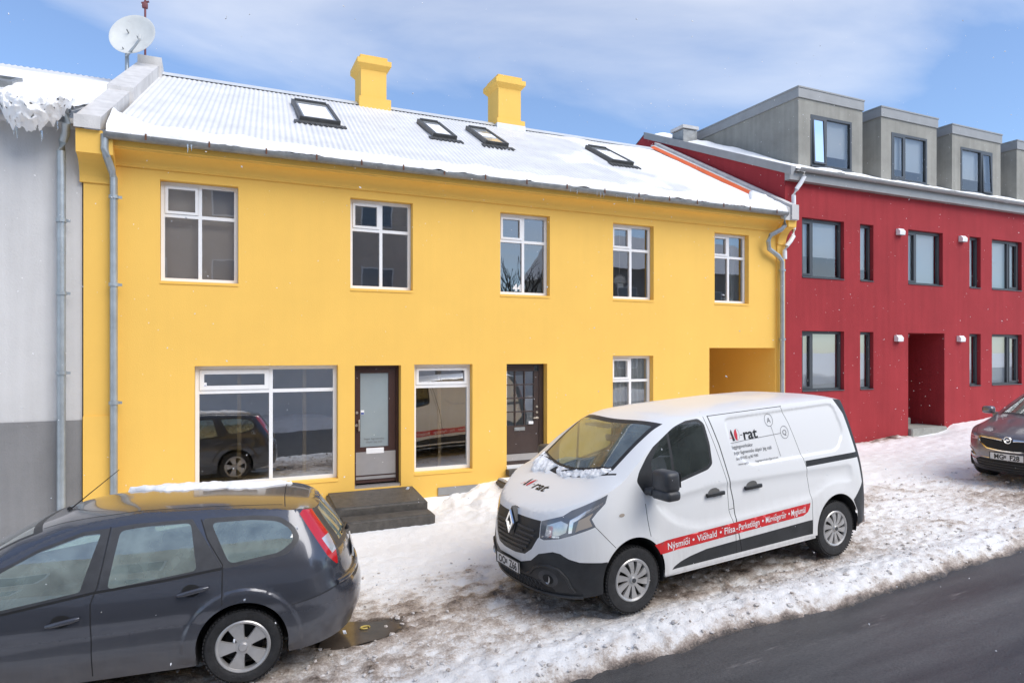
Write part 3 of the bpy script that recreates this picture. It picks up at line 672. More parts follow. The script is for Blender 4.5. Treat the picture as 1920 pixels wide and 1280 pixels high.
# gutter
gt = MB(); n = 10
for a0, a1, m_ in ((PI, 2 * PI, 0),):
    pr = [(-0.40 + 0.075 * math.cos(a0 + (a1 - a0) * i / n), 3.165 + 0.085 * math.sin(a0 + (a1 - a0) * i / n)) for i in range(n + 1)]
    pr += [(-0.40 + 0.068 * math.cos(a1 + (a0 - a1) * i / n), 3.165 + 0.078 * math.sin(a1 + (a0 - a1) * i / n)) for i in range(n + 1)]
gt.prism(pr, 'x', -1.44, 11.87); gut = gt.build('gutter', 'gutter', YH, smooth=True)
for i in range(17):
    x = -0.9 + i * 0.78 + 0.1 * math.sin(i * 7)
    MB().box(x - 0.012, x + 0.012, -0.482, -0.476, 3.10, 3.19).build('bracket', 'rust', gut)
ic = MB()
random.seed(3)
for x in [6.2, 6.35, 6.8, 6.88, 6.95, 7.25, 7.3, 7.5, 7.55, 7.6, 7.66, 7.9, -0.35, -0.3]:
    h = random.uniform(0.05, 0.15); ic.tube([(x, -0.475, 3.11), (x + 0.004, -0.475, 3.11 - h * .6), (x, -0.475, 3.11 - h)], [0.011, 0.006, 0.001], 6)
ic.build('icicles', 'icicle', gut, smooth=True)['kind'] = 'stuff'
# downpipes
dp = MB().tube([(-1.43, -0.38, 3.14), (-1.43, -0.38, 2.94), (-1.41, -0.34, 2.84), (-1.365, -0.18, 2.68), (-1.345, -0.13, 2.58), (-1.345, -0.13, -2.9)], 0.052, 14).build('downpipe', 'galv', YH, smooth=True)
pipe_brackets(dp, -1.345, [2.3, 1.0, -0.75], -0.13)
dp = MB().tube([(11.80, -0.40, 3.12), (11.80, -0.40, 2.86), (11.74, -0.36, 2.78), (11.56, -0.22, 2.66), (11.53, -0.18, 2.52), (11.60, -0.14, 2.36), (11.90, -0.12, 2.22), (12.02, -0.12, 2.10), (12.02, -0.12, -2.9)], 0.052, 14).build('downpipe', 'galv', YH, smooth=True)
pipe_brackets(dp, 12.02, [1.9, 0.3], -0.12)
# upper windows
for i, (a, b) in enumerate(W5):
    window(YH, a, b, UZ0, UZ1, 0.505 if i else 0.5, 0.335, sash='ul', gm='glass' if i < 2 else 'glass_b')
window(YH, *S1, 0.515, 0.215, fw=0.06, sash='ul', sw=0.07, gm='glass_shop'); window(YH, *S2, None, 0.205, fw=0.06, sash='u', sw=0.05, gm='glass_shop')
window(YH, *L4, 0.505, 0.335, sash='ul')
# sloped plaster sills
for a, b, c in [(a, b, UZ0) for a, b in W5] + [(S1[0], S1[1], S1[2]), (S2[0], S2[1], S2[2]), (L4[0], L4[1], L4[2])]:
    MB().prism([(-0.012, c - 0.045), (0.12, c - 0.002), (0.12, c + 0.004), (-0.012, c - 0.03)], 'x', a + 0.002, b - 0.002).build('sill', 'yellow', YH)
for x, lx in ((0.36, 0.06), (1.39, 0.06), (3.80, 0.06)):
    MB().box(x, x + lx, 0.235, 0.295, -2.3, -0.3).build('wooden_post', 'wood', YH)
MB().box(-0.25, 1.92, 0.31, 0.42, -2.14, -2.06).build('wooden_ledge', 'wood', YH)
def sticker(x, y, z, wd, h):
    s = MB(); s.box(x, x + wd, y - 0.003, y, z, z + h); s.cur = 1; s.box(x + 0.004, x + wd - 0.004, y - 0.005, y - 0.0031, z + 0.006, z + h * 0.5); return s.build('sticker', ['print_white', 'blueprint'], YH)
sticker(-0.17, 0.158, -0.575, 0.075, 0.09)
# door with frosted glass
a, b, c, d = D1
dr = MB(); dr.box(a + 0.004, a + 0.05, 0.15, 0.24, c, d - 0.004); dr.box(b - 0.05, b - 0.004, 0.15, 0.24, c, d - 0.004); dr.box(a + 0.05, b - 0.05, 0.15, 0.24, d - 0.05, d - 0.004)
dr.box(a + 0.055, a + 0.13, 0.165, 0.215, -2.30, d - 0.055); dr.box(a + 0.63, b - 0.055, 0.165, 0.215, -2.30, d - 0.055)
dr.box(a + 0.13, a + 0.63, 0.165, 0.215, -0.37, d - 0.055); dr.box(a + 0.13, a + 0.63, 0.165, 0.215, -2.30, -1.67)
door = dr.build('door', 'door', YH)
MB().box(a + 0.13, a + 0.63, 0.18, 0.19, -1.67, -0.37).build('pane', 'frosted', door)
MB().rbox(a + 0.23, a + 0.545, 0.148, 0.165, -1.79, -1.69, 0.006).build('letter_slot', 'white', door)
MB().box(a + 0.052, b - 0.06, 0.155, 0.1645, -2.16, -1.755).build('kick_plate', 'steel', door)
MB().box(a + 0.052, b - 0.06, 0.15, 0.1645, -2.235, -2.185).build('weather_bar', 'steel', door)
MB().box(a + 0.004, b - 0.004, 0.03, 0.15, -2.40, -2.325).build('threshold', 'steel', door)
hd = MB(); hd.rbox(a + 0.085, a + 0.108, 0.095, 0.112, -1.375, -1.18, 0.006); hd.box(a + 0.088, a + 0.105, 0.112, 0.165, -1.36, -1.34); hd.box(a + 0.088, a + 0.105, 0.112, 0.165, -1.21, -1.19); hd.lathe([(0.0, -0.018), (0.024, -0.018), (0.026, 0.0)], 16, 'y', (a + 0.062, 0.165, -1.28)); hd.build('handle', 'brass', door, smooth=True)
MB().lathe([(0.0, -0.02), (0.022, -0.02), (0.026, 0.0)], 16, 'y', (a + 0.07, 0.165, -1.06)).build('lock', 'brass', door, smooth=True)
s = MB(); s.box(a + 0.14, a + 0.20, 0.1765, 0.1795, -1.10, -1.02); s.cur = 1; s.box(a + 0.144, a + 0.196, 0.174, 0.1764, -1.095, -1.06); s.build('sticker', ['print_white', 'blueprint'], door)
def put_text(parent, body, x, z, y, size, m, name='lettering', **kw):
    v, f = text2d(body, size, **kw)
    return mk(name, [(x + p[0], y, z + p[1]) for p in v], f, m, parent)
put_text(door, 'Þegar fagmennska', a + 0.375, -1.545, 0.178, 0.050, 'ink_grey', align='CENTER')
put_text(door, 'skiptir þig máli', a + 0.375, -1.60, 0.178, 0.050, 'ink_grey', align='CENTER')
# twelve pane door
a, b, c, d = D2
dr = MB(); dr.box(a + 0.004, a + 0.04, 0.15, 0.24, c, d - 0.004); dr.box(b - 0.10, b - 0.004, 0.15, 0.24, c, d - 0.004); dr.box(a + 0.04, b - 0.10, 0.15, 0.24, d - 0.04, d - 0.004)
gx0, gx1, gz0, gz1 = a + 0.05, a + 0.655, -1.42, -0.37
dr.box(gx0 - 0.008, gx1 + 0.008, 0.165, 0.215, gz1, d - 0.044); dr.box(gx1, b - 0.10, 0.165, 0.215, -2.18, gz1); dr.box(gx0 - 0.008, gx1, 0.165, 0.215, -2.18, gz0)
for i in (1, 2): x = gx0 + (gx1 - gx0) * i / 3; dr.box(x - 0.011, x + 0.011, 0.163, 0.21, gz0, gz1)
for j in (1, 2, 3): z = gz0 + (gz1 - gz0) * j / 4; dr.box(gx0, gx1, 0.167, 0.209, z - 0.011, z + 0.011)
door = dr.build('door', 'door2', YH); door['label'] = 'dark brown door with twelve small panes'
for i in range(3):
    for j in range(4):
        x0 = gx0 + (gx1 - gx0) * i / 3 + 0.011; x1 = gx0 + (gx1 - gx0) * (i + 1) / 3 - 0.011; z0 = gz0 + (gz1 - gz0) * j / 4 + 0.011; z1 = gz0 + (gz1 - gz0) * (j + 1) / 4 - 0.011
        mk('pane', [(x0, 0.19, z0), (x1, 0.19, z0), (x1, 0.19, z1), (x0, 0.19, z1)], [(0, 1, 2, 3)], 'glass', door)
MB().box(a + 0.06, a + 0.62, 0.159, 0.1645, -1.96, -1.58).build('door_panel', 'door2', door)
MB().rbox(a + 0.23, a + 0.46, 0.15, 0.1645, -1.525, -1.46, 0.004).build('letter_slot', 'gutter', door)
MB().box(a + 0.04, b - 0.105, 0.156, 0.1645, -2.10, -1.975).build('kick_plate', 'steel', door)
MB().box(a + 0.004, b - 0.004, -0.01, 0.15, -2.26, -2.175).build('threshold', 'white', door)
MB().box(a - 0.02, b + 0.02, -0.16, -0.011, -2.33, -2.22).build('sill', 'concrete', door)
for z in (-1.07, -1.18): MB().lathe([(0.0, -0.02), (0.022, -0.018), (0.025, 0.0)], 14, 'y', (a + 0.72, 0.165, z)).build('lock', 'brass', door, smooth=True)
hd = MB(); hd.rbox(a + 0.62, a + 0.74, 0.105, 0.122, -1.30, -1.275, 0.006); hd.lathe([(0.0, -0.05), (0.012, -0.05), (0.012, -0.012), (0.026, -0.012), (0.026, 0.0)], 14, 'y', (a + 0.725, 0.165, -1.288)); hd.build('handle', 'brass', door, smooth=True)
MB().rbox(a + 0.53, a + 0.63, 0.13, 0.165, -1.405, -1.35, 0.004).build('tag', 'white', door)
# basement window slot low in the wall
MB().box(3.72, 4.62, -0.03, -0.002, -2.60, -2.46).build('basement_window', 'zinc', YH)
# chimneys
for cx, cy, w_, zb, zt, ow in ((3.50, 4.62, 0.61, 5.55, 6.72, 0.1), (7.06, 4.62, 0.64, 5.5, 6.86, 0.1)):
    h = w_ / 2
    ch = MB().box(cx - h, cx + h, cy - 0.36, cy + 0.36, zb, zt).build('chimney', 'yellow', YH)
    c_ = MB(); c_.box(cx - h - ow, cx + h + ow, cy - 0.46, cy + 0.46, zt + 0.12, zt + 0.235)
    c_._add([(cx - h, cy - 0.36, zt), (cx + h, cy - 0.36, zt), (cx + h, cy + 0.36, zt), (cx - h, cy + 0.36, zt), (cx - h - ow, cy - 0.46, zt + 0.12), (cx + h + ow, cy - 0.46, zt + 0.12), (cx + h + ow, cy + 0.46, zt + 0.12), (cx - h - ow, cy + 0.46, zt + 0.12)],
            [(0, 1, 5, 4), (1, 2, 6, 5), (2, 3, 7, 6), (3, 0, 4, 7)])
    c_.build('chimney_cap', 'yellow', ch)
    MB().box(cx - h - 0.02, cx + h + 0.02, cy - 0.38, cy + 0.38, zt + 0.236, zt + 0.34).build('chimney_top', 'yellow', ch)
    grey = cx > 5
    MB().box(cx - h - 0.05, cx + h + 0.10, cy - 0.41, cy + 0.41, 5.45, 6.06).build('chimney_base', 'yellow', ch)
    if grey: MB().box(cx - h - 0.06, cx + h + 0.11, cy - 0.42, cy + 0.42, 5.44, 5.93).build('lead_flashing', 'ridge', ch)
# skylights
def skylight(x0, x1, y0, y1, cover=0.8, blind=False):
    b = MB(); ang = math.atan(RK)
    b.T = Matrix.Translation((x0, y0, roof_z(y0))) @ Matrix.Rotation(ang, 4, 'X')
    wd = x1 - x0; ln = (y1 - y0) / math.cos(ang); f = 0.065; h = 0.10
    b.box(0, f, 0, ln, -0.02, h); b.box(wd - f, wd, 0, ln, -0.02, h); b.box(f, wd - f, 0, f, -0.02, h - 0.01); b.box(f, wd - f, ln - f * 1.2, ln, -0.02, h + 0.025)
    sk = b.build('skylight', 'skyframe', roof)
    p = MB(); p.T = b.T; p.quad((f, f, h - 0.02), (wd - f, f, h - 0.02), (wd - f, ln - f, h - 0.02), (f, ln - f, h - 0.02)); pn = p.build('skylight_pane', 'skyglass', roof)
    s = MB(); s.T = b.T
    s.rbox(f + 0.03, wd - f - 0.06, f + (0.05 if not blind else 0.42), ln - f - 0.35 - (0 if not blind else 0.2), h - 0.019, h - 0.006, 0.005); s.build('snow_patch', 'snow', roof)
    # bare wet corrugation and dark apron below the light
    ap = MB(); ap.T = b.T
    ap.box(-0.10, wd + 0.10, -0.20, -0.001, 0.010, 0.022); ap.build('apron', 'skyframe', roof)
    for i in range(int((wd + 0.2) / pitch) + 1):
        q = MB(); x = -0.1 + i * pitch; q.T = b.T; q.tube([(x, -0.10, 0.016), (x, -0.24 - 0.08 * random.random(), 0.014)], 0.018, 6); q.build('apron_lip', 'skyframe', roof)
    return sk
skylight(1.52, 2.30, 1.85, 3.38); skylight(4.26, 4.80, 2.02, 3.25); skylight(5.46, 6.02, 2.02, 3.28, blind=True); skylight(8.66, 9.30, 1.92, 3.14)
# concrete steps at the shop door
def block(name, x0, x1, y0, y1, z0, z1, m, parent, r=0.03, seed=0, drop=0.0):
    bm = bmesh.new(); bmesh.ops.create_cube(bm, size=1); bmesh.ops.scale(bm, vec=(x1 - x0, y1 - y0, z1 - z0), verts=bm.verts)
    bmesh.ops.bevel(bm, geom=list(bm.edges), offset=r, segments=3, affect='EDGES'); bmesh.ops.subdivide_edges(bm, edges=[e for e in bm.edges if e.calc_length() > 0.2], cuts=7, use_grid_fill=True)
    bmesh.ops.translate(bm, vec=((x0 + x1) / 2, (y0 + y1) / 2, (z0 + z1) / 2), verts=bm.verts)
    for v in bm.verts:
        q = noise.noise_vector(v.co * 5 + Vector((seed, 0, 0))); v.co += q * 0.006; v.co.z -= drop * (y1 - v.co.y) / (y1 - y0)
    b = MB(); b.bm(bm); return b.build(name, m, parent, smooth=True, sharp=60)
block('step', 1.74, 3.27, -0.87, 0.025, -2.9, -2.385, 'concrete', YH, 0.035, 1, 0.085)
block('step', 1.80, 3.29, -1.22, -0.86, -3.1, -2.60, 'concrete', YH, 0.035, 2, 0.015)
block('step', 4.78, 6.1, -0.78, -0.17, -2.9, -2.36, 'concrete', YH, 0.03, 3)
stp = snow_lump('snow_patch', 4.83, 6.05, lambda x: (0.52, 0.055), -0.72, -2.365, YH, amp=0.012, seed=2)

# things seen in the windows
def curtain(x0, x1, z0, z1, y, label, amp=0.03, wl=0.11, seed=0.0):
    vs = []; fs = []; n = int((x1 - x0) / 0.012); zz = [z0, z0 + 0.4 * (z1 - z0), z1]
    for j, z in enumerate(zz):
        for i in range(n + 1):
            x = x0 + (x1 - x0) * i / n
            vs.append((x, y + amp * math.sin(2 * PI * x / wl + 1.5 * fbm(x * 3, seed, 0, 2)) * (1.2 - 0.3 * j), z))
    for j in range(2):
        for i in range(n): fs.append((j * (n + 1) + i, j * (n + 1) + i + 1, (j + 1) * (n + 1) + i + 1, (j + 1) * (n + 1) + i))
    return tag(mk('curtain', vs, fs, 'curtain', smooth=True), label, 'curtain')
curtain(7.50, 7.99, -1.62, -0.1, 0.26, 'grey sheer curtain, left of the pair in the ground floor window behind the van')
curtain(8.03, 8.47, -1.62, -0.1, 0.26, 'grey sheer curtain, right of the pair in the ground floor window behind the van', seed=4)
curtain(10.98, 11.2, 1.05, 2.7, 0.45, 'narrow pale curtain in the right end upper window of the yellow house', 0.02)
for o in [o for o in COL.objects if o.name.startswith('curtain')]: o['group'] = 'curtains in the windows of the yellow house'
st = MB()
for i in range(13):
    a = PI * (0.02 + 0.96 * i / 12); r = 0.19
    c0 = Vector((7.83, 0.30, 1.47))
    t_ = c0 + Vector((r * math.cos(a), -0.02, r * 0.95 * math.sin(a))); s_ = Vector((-math.sin(a), 0, math.cos(a))) * 0.028; m_ = c0 + (t_ - c0) * 0.55
    st._add([c0, m_ + s_, t_, m_ - s_, m_ + Vector((0, -0.03, 0))], [(0, 1, 4), (1, 2, 4), (2, 3, 4), (3, 0, 4)])
st.rbox(7.75, 7.91, 0.26, 0.32, 1.36, 1.45, 0.02)
st.tube([(7.83, 0.30, 1.64), (7.83, 0.30, 2.6)], 0.004, 5)
tag(st.build('star_ornament', 'paper'), 'white leafy ornament hanging behind the fourth upper window of the yellow house', 'ornament')
v, f = text2d('44', 0.19, bold=0.006)
mk('house_number', [(5.29 + p[0], 0.157, 1.185 + p[1]) for p in v], f, 'print_white', YH)
for i, x in enumerate((10.72, 10.93)):
    c_ = MB(); c_.lathe([(0, 0), (0.045, 0), (0.045, 0.13), (0.03, 0.135), (0, 0.13)], 16, 'z', (x, 0.36, 1.12))
    tag(c_.build('candle', 'white', smooth=True), ('left' if i == 0 else 'right') + ' of two white candles in the right upper window of the yellow house', 'candle', 'candles on the window board')
MB().box(9.9, 11.3, 0.30, 0.50, 1.085, 1.118).build('window_board', 'white', YH)

# ------------------------------------------------------------------ satellite dish and mast
SD = thing('satellite_dish', (-1.58, 3.8, 5.35), 'round off-white satellite dish on a steel post at the left gable of the yellow house', 'satellite dish')
b = MB(); prof = [(0.0, 0.10)] + [(0.44 * i / 8, 0.10 - 0.10 * (i / 8) ** 2) for i in range(1, 9)] + [(0.455, 0.0), (0.452, 0.015), (0.43, 0.02)] + [(0.44 * i / 8, 0.12 - 0.10 * (i / 8) ** 2) for i in range(7, -1, -1)]
b.T = Matrix.Translation((0.10, -0.10, 1.02)) @ Matrix.Rotation(R(-16), 4, 'Z') @ Matrix.Rotation(R(-17), 4, 'X') @ Matrix.Rotation(R(18), 4, 'Y') @ Matrix.Diagonal((0.93, 1, 1.04, 1)); b.lathe(prof, 40, 'y')
dsh = b.build('reflector', 'dish', SD, smooth=True, sharp=60)
bt = MB(); bt.T = b.T
for x, z in ((-0.14, 0.05), (0.12, -0.02), (-0.02, -0.36)): bt.lathe([(0, -0.012), (0.012, -0.012), (0.012, 0.12)], 8, 'y', (x, 0, z))
bt.build('bolts', 'gutter', dsh)
MB().tube([(0, 0, -0.6), (0, 0, 0.72), (0.02, 0.04, 0.95)], 0.038, 12).build('post', 'galv', SD, smooth=True)
MB().tube([(0.0, -0.06, 0.58), (0.16, -0.36, 0.66), (0.27, -0.52, 0.76)], [0.03, 0.022, 0.02], 10).build('arm', 'galv', SD, smooth=True)
MB().rbox(0.25, 0.30, -0.60, -0.50, 0.74, 0.84, 0.012).build('receiver', 'dish', SD)
AM = MB(); AM.tube([(-1.30, 4.3, 5.8), (-1.30, 4.3, 7.9)], 0.021, 10); AM.tube([(-1.37, 4.3, 7.30), (-1.23, 4.3, 7.36)], 0.022, 8); AM.rbox(-1.36, -1.25, 4.26, 4.34, 7.2, 7.32, 0.02)
tag(AM.build('antenna_mast', 'mast', smooth=True), 'thin dark red mast rising behind the satellite dish', 'mast')

# ------------------------------------------------------------------ grey house on the left
GH = thing('grey_house', (0, 0, 0), 'pale grey rendered house with dark grey base at the left edge', 'house')
MB().box(-14, -1.765, 0.012, 0.3, -1.0, 3.36).build('wall', 'grey_wall', GH)
MB().box(-14, -1.765, -0.008, 0.3, -3.4, -1.0002).build('plinth', 'grey_plinth', GH)
GK = (5.64 - 3.42) / 4.8
gz = lambda y: 3.46 + GK * (y + 0.3)
vs = []; fs = []; n = int(12 / 0.1) * 6
ysr = rng(-0.34, 4.5, 0.6)
for y in ysr:
    for i in range(n + 1):
        x = -13.9 + (left_x(y) - 0.37 + 13.9) * i / n; vs.append((x, y, gz(y) + 0.012 * math.sin(2 * PI * x / 0.1)))
nx = n + 1
for j in range(len(ysr) - 1):
    for i in range(n): fs.append((j * nx + i, j * nx + i + 1, (j + 1) * nx + i + 1, (j + 1) * nx + i))
k = len(vs); vs += [(-13.9, 4.5, gz(4.5)), (-1.5, 4.5, gz(4.5)), (-1.5, 9.5, 3.3), (-13.9, 9.5, 3.3)]; fs.append((k, k + 1, k + 2, k + 3))
groof = mk('roof', vs, fs, 'roofmetal', GH, smooth=True)
vs = []; fs = []; XS = rng(-9, -1.2, 0.09); YS = rng(-0.38, 4.15, 0.14)
for y in YS:
    for x in XS:
        q = fbm(x * 0.9, y * 0.9, 14, 4); h = 0.05 + 0.04 * q - 0.11 * sstep(3.4, 4.15, y + 0.3 * q)
        bare = sstep(-2.75, -3.0, x + 0.12 * q) * sstep(0.35, 0.6, y + 0.3 * q) * sstep(2.4, 1.6, y)
        h -= 0.12 * bare
        h -= 0.10 * sstep(-0.22, -0.36, y) * sstep(-2.5, -2.7, x)
        xx = min(x, left_x(y) - 0.365)
        vs.append((xx, y, gz(y) + max(h, -0.04)))
nx = len(XS)
for j in range(len(YS) - 1):
    for i in range(nx - 1): fs.append((j * nx + i, j * nx + i + 1, (j + 1) * nx + i + 1, (j + 1) * nx + i))
mk('snow_layer', vs, fs, 'snow', groof, smooth=True)
bsk = MB(); bsk.T = Matrix.Translation((-3.75, 1.1, gz(1.1))) @ Matrix.Rotation(math.atan(GK), 4, 'X')
bsk.box(0, 0.9, 0, 0.07, -0.02, 0.1); bsk.box(0, 0.9, 0.63, 0.70, -0.02, 0.1); bsk.box(0, 0.07, 0.07, 0.63, -0.02, 0.1); bsk.box(0.83, 0.9, 0.07, 0.63, -0.02, 0.1); bsk.box(0.07, 0.83, 0.07, 0.63, 0.03, 0.06)
bsk.build('skylight', 'gutter', groof)
pr2 = [(-0.37 + 0.07 * math.cos(PI + PI * i / 10), 3.43 + 0.08 * math.sin(PI + PI * i / 10)) for i in range(11)] + [(-0.37 + 0.062 * math.cos(2 * PI - PI * i / 10), 3.43 + 0.072 * math.sin(2 * PI - PI * i / 10)) for i in range(11)]
gg = MB(); gg.prism(pr2, 'x', -14, -1.86); gg.build('gutter', 'gutter', GH, smooth=True)
MB().box(-14, -1.78, -0.29, 0.012, 3.27, 3.345).build('soffit', 'grey_wall', GH)
dp = MB().tube([(-1.90, -0.36, 3.38), (-1.90, -0.34, 3.26), (-1.93, -0.2, 3.14), (-1.98, -0.13, 3.04), (-2.0, -0.12, 2.9), (-2.0, -0.12, -3.0)], 0.056, 14).build('downpipe', 'galv', GH, smooth=True)
pipe_brackets(dp, -2.0, [1.9, 0.85, -0.3], -0.12, 0.062)
# sagging clump of frozen snow hanging over the gutter
vs = []; fs = []; nu, nv = 60, 44
for i in range(nu + 1):
    for j in range(nv + 1):
        u = i / nu; v_ = j / nv
        x = -2.72 + 0.92 * u; hang = 0.62 * (math.sin(PI * min(1, u * 1.02)) ** 0.55) * (1 - 0.42 * u)
        a = v_ * PI
        y = -0.28 - 0.42 * math.sin(a * 0.85) * math.sin(PI * u) ** 0.4; z = 3.56 - hang * v_ ** 1.15 + 0.06 * math.sin(a)
        q = fbm(x * 7, z * 7, 3, 4); q2 = noise.voronoi(Vector((x * 11, z * 11, 0)))[0][0]
        q3 = fbm(x * 16, z * 16, 8, 3); vs.append((x + 0.02 * q, y - 0.06 * (0.45 - q2) - 0.06 * q - 0.035 * q3, z + (0.07 * q + 0.05 * q3) * v_))
for i in range(nu):
    for j in range(nv):
        if j / nv > 0.35 and noise.noise(Vector((i * 0.42, j * 0.34, 3))) > 0.50 - 0.2 * (j / nv - 0.35): continue
        fs.append((i * (nv + 1) + j, i * (nv + 1) + j + 1, (i + 1) * (nv + 1) + j + 1, (i + 1) * (nv + 1) + j))
mk('hanging_snow', vs, fs, 'snow', groof, smooth=True)
ic = MB()
for i in range(11):
    u = random.random(); x = -2.66 + 0.8 * u; z0 = 3.50 - 0.60 * (math.sin(PI * u) ** 0.55) * (1 - 0.42 * u); h = random.uniform(0.04, 0.13)
    ic.tube([(x, -0.30, z0 + 0.06), (x + 0.01, -0.30, z0 - h * 0.5), (x + 0.03 * (0.5 - u), -0.29, z0 - h)], [0.016, 0.009, 0.002], 6)
ic.build('icicles', 'icicle', groof, smooth=True)['kind'] = 'stuff'

# ------------------------------------------------------------------ red house on the right
RH = thing('red_house', (0, 0, 0), 'dark red rendered house with grey box dormers right of the yellow house', 'house')
RX0, RX1 = 12.22, 31.0
RU = [(12.77, 14.195, 0.3, 'l'), (14.764, 15.251, None, ''), (16.575, 17.987, 0.3, 'l'), (19.14, 19.643, None, ''), (20.157, 21.587, 0.64, 'r'), (23.2, 24.6, 0.64, 'r')]
ops = [(a, b, 1.775, 3.215) for a, b, _, _ in RU] + [(a, b, -0.945, 0.51) for a, b, _, _ in RU if a != 16.575] + [(16.575, 18.055, -3.0, 0.505)]
wall_with_openings(RX0, RX1, -3.4, 4.02, ops, y=-0.012).build('wall', 'red', RH)
def red_room(x0, x1, z0, z1):
    r = MB(); y0, y1 = 0.29, 2.4
    r.quad((x0, y1, z0), (x1, y1, z0), (x1, y1, z1), (x0, y1, z1)); r.quad((x0, y0, z0), (x0, y1, z0), (x0, y1, z1), (x0, y0, z1)); r.quad((x1, y0, z0), (x1, y0, z1), (x1, y1, z1), (x1, y1, z0))
    r.quad((x0, y0, z0), (x1, y0, z0), (x1, y1, z0), (x0, y1, z0)); r.quad((x0, y0, z1), (x0, y1, z1), (x1, y1, z1), (x1, y0, z1)); r.build('room', 'room_light', RH)
red_room(12.4, 16.4, 1.0, 3.6); red_room(16.45, 26, 1.0, 3.6); red_room(12.4, 16.3, -1.6, 0.7); red_room(18.4, 26, -1.6, 0.7)
blindh = [0.62, 0.78, 1.0, 1.0, 1.0, 1]
for k, (z0, z1) in enumerate(((1.775, 3.215), (-0.945, 0.51))):
    for i, (a, b, ml, op) in enumerate(RU):
        if k == 1 and a == 16.575: continue
        wn = window(RH, a, b, z0, z1, ml, None, fw=0.065, sash=op, fm='dark_frame', gm='glass_b' if k else 'glass_c', y=0.085, sw=0.05)
        hb = (z1 - z0) * (blindh[i] if k == 0 else (1.0 if i in (4,) else 0.98 if i < 4 else 1))
        mk('blind', [(a + 0.05, 0.20, z1), (b - 0.05, 0.20, z1), (b - 0.05, 0.20, z1 - hb), (a + 0.05, 0.20, z1 - hb)], [(0, 1, 2, 3)], 'blind' if k == 0 else 'curtain', wn)
        MB().box(a + 0.006, b - 0.006, -0.03, 0.08, z0 + 0.001, z0 + 0.022).build('window_sill', 'dark_frame', wn)
# entrance recess with steps
a, b, c, d = 16.575, 18.055, -3.0, 0.505
e = MB(); e.quad((a, 0.288, c), (a, 2.2, c), (a, 2.2, d), (a, 0.288, d)); e.quad((b, 0.288, c), (b, 0.288, d), (b, 2.2, d), (b, 2.2, c)); e.quad((a, 0.288, d), (a, 2.2, d), (b, 2.2, d), (b, 0.288, d)); e.quad((a, 2.2, c), (b, 2.2, c), (b, 2.2, d), (a, 2.2, d)); e.build('entrance_recess', 'red', RH)
block('step', 16.60, 18.04, -0.10, 0.75, -3.0, -2.0, 'pale_concrete', RH, 0.02, 11); block('step', 16.60, 17.72, 0.70, 2.1, -3.0, -1.82, 'pale_concrete', RH, 0.02, 12)
MB().box(RX0 + 0.4, RX1, -0.045, -0.013, -3.3, -2.26).build('plinth', 'pale_concrete', RH)
# fascia, gutter, roof
MB().box(12.215, RX1, -0.16, -0.0125, 4.021, 4.25).build('fascia', 'zinc', RH)
prr = [(-0.23 + 0.07 * math.cos(PI + PI * i / 10), 4.29 + 0.075 * math.sin(PI + PI * i / 10)) for i in range(11)] + [(-0.23 + 0.062 * math.cos(2 * PI - PI * i / 10), 4.29 + 0.067 * math.sin(2 * PI - PI * i / 10)) for i in range(11)]
MB().prism(prr, 'x', 12.42, RX1).build('gutter', 'zinc', RH, smooth=True)
RRK = (6.78 - 4.28) / 5.7
rz = lambda y: 4.28 + RRK * (y + 0.2)
rr = MB(); rr._add([(12.2, -0.2, rz(-0.2)), (RX1, -0.2, rz(-0.2)), (RX1, 5.5, rz(5.5)), (12.2, 5.5, rz(5.5)), (12.2, 11.2, rz(-0.2)), (RX1, 11.2, rz(-0.2))], [(0, 1, 2, 3), (3, 2, 5, 4)]); rroof = rr.build('roof', 'zinc', RH)
g = MB(); g._add([(12.215, -0.01, -3), (12.215, 11, -3), (12.215, 11, rz(-0.1)), (12.215, 5.5, rz(5.5) - 0.02), (12.215, -0.01, rz(-0.01) - 0.02)], [(0, 1, 2, 3, 4)]); g.build('gable_wall', 'red', RH)
vg = MB(); vg._add([(12.17, -0.24, rz(-0.24) - 0.16), (12.17, -0.24, rz(-0.24) + 0.04), (12.17, 5.5, rz(5.5) + 0.04), (12.17, 5.5, rz(5.5) - 0.16), (12.34, -0.24, rz(-0.24) + 0.04), (12.34, 5.5, rz(5.5) + 0.04), (12.214, -0.24, rz(-0.24) - 0.16), (12.214, 5.5, rz(5.5) - 0.16)],
    [(0, 1, 2, 3), (1, 4, 5, 2), (0, 3, 7, 6), (0, 6, 4, 1)]); vg.build('verge', 'zinc', RH)
# snow on the red house roof
vs = []; fs = []; XS = rng(12.36, 26, 0.09); YS = rng(-0.26, 5.4, 0.13)
for y in YS:
    for x in XS:
        q = fbm(x * 1.1, y * 1.1, 31, 4)
        h = 0.055 + 0.05 * q; h += 0.06 * sstep(0.5, 0.1, y) * max(0, fbm(x * 0.55, 2, 7, 2) + 0.15); h -= 0.10 * sstep(12.55, 12.36, x + 0.1 * q)
        h += 0.10 * sstep(12.5, 12.9, x) * sstep(13.3, 12.9, x) * sstep(0.5, 2, y)
        h -= 0.05 * sstep(-0.05, -0.26, y)
        vs.append((x, y, rz(y) + max(-0.05, h)))
nx = len(XS)
for j in range(len(YS) - 1):
    for i in range(nx - 1): fs.append((j * nx + i, j * nx + i + 1, (j + 1) * nx + i + 1, (j + 1) * nx + i))
mk('snow_layer', vs, fs, 'snow', rroof, smooth=True)
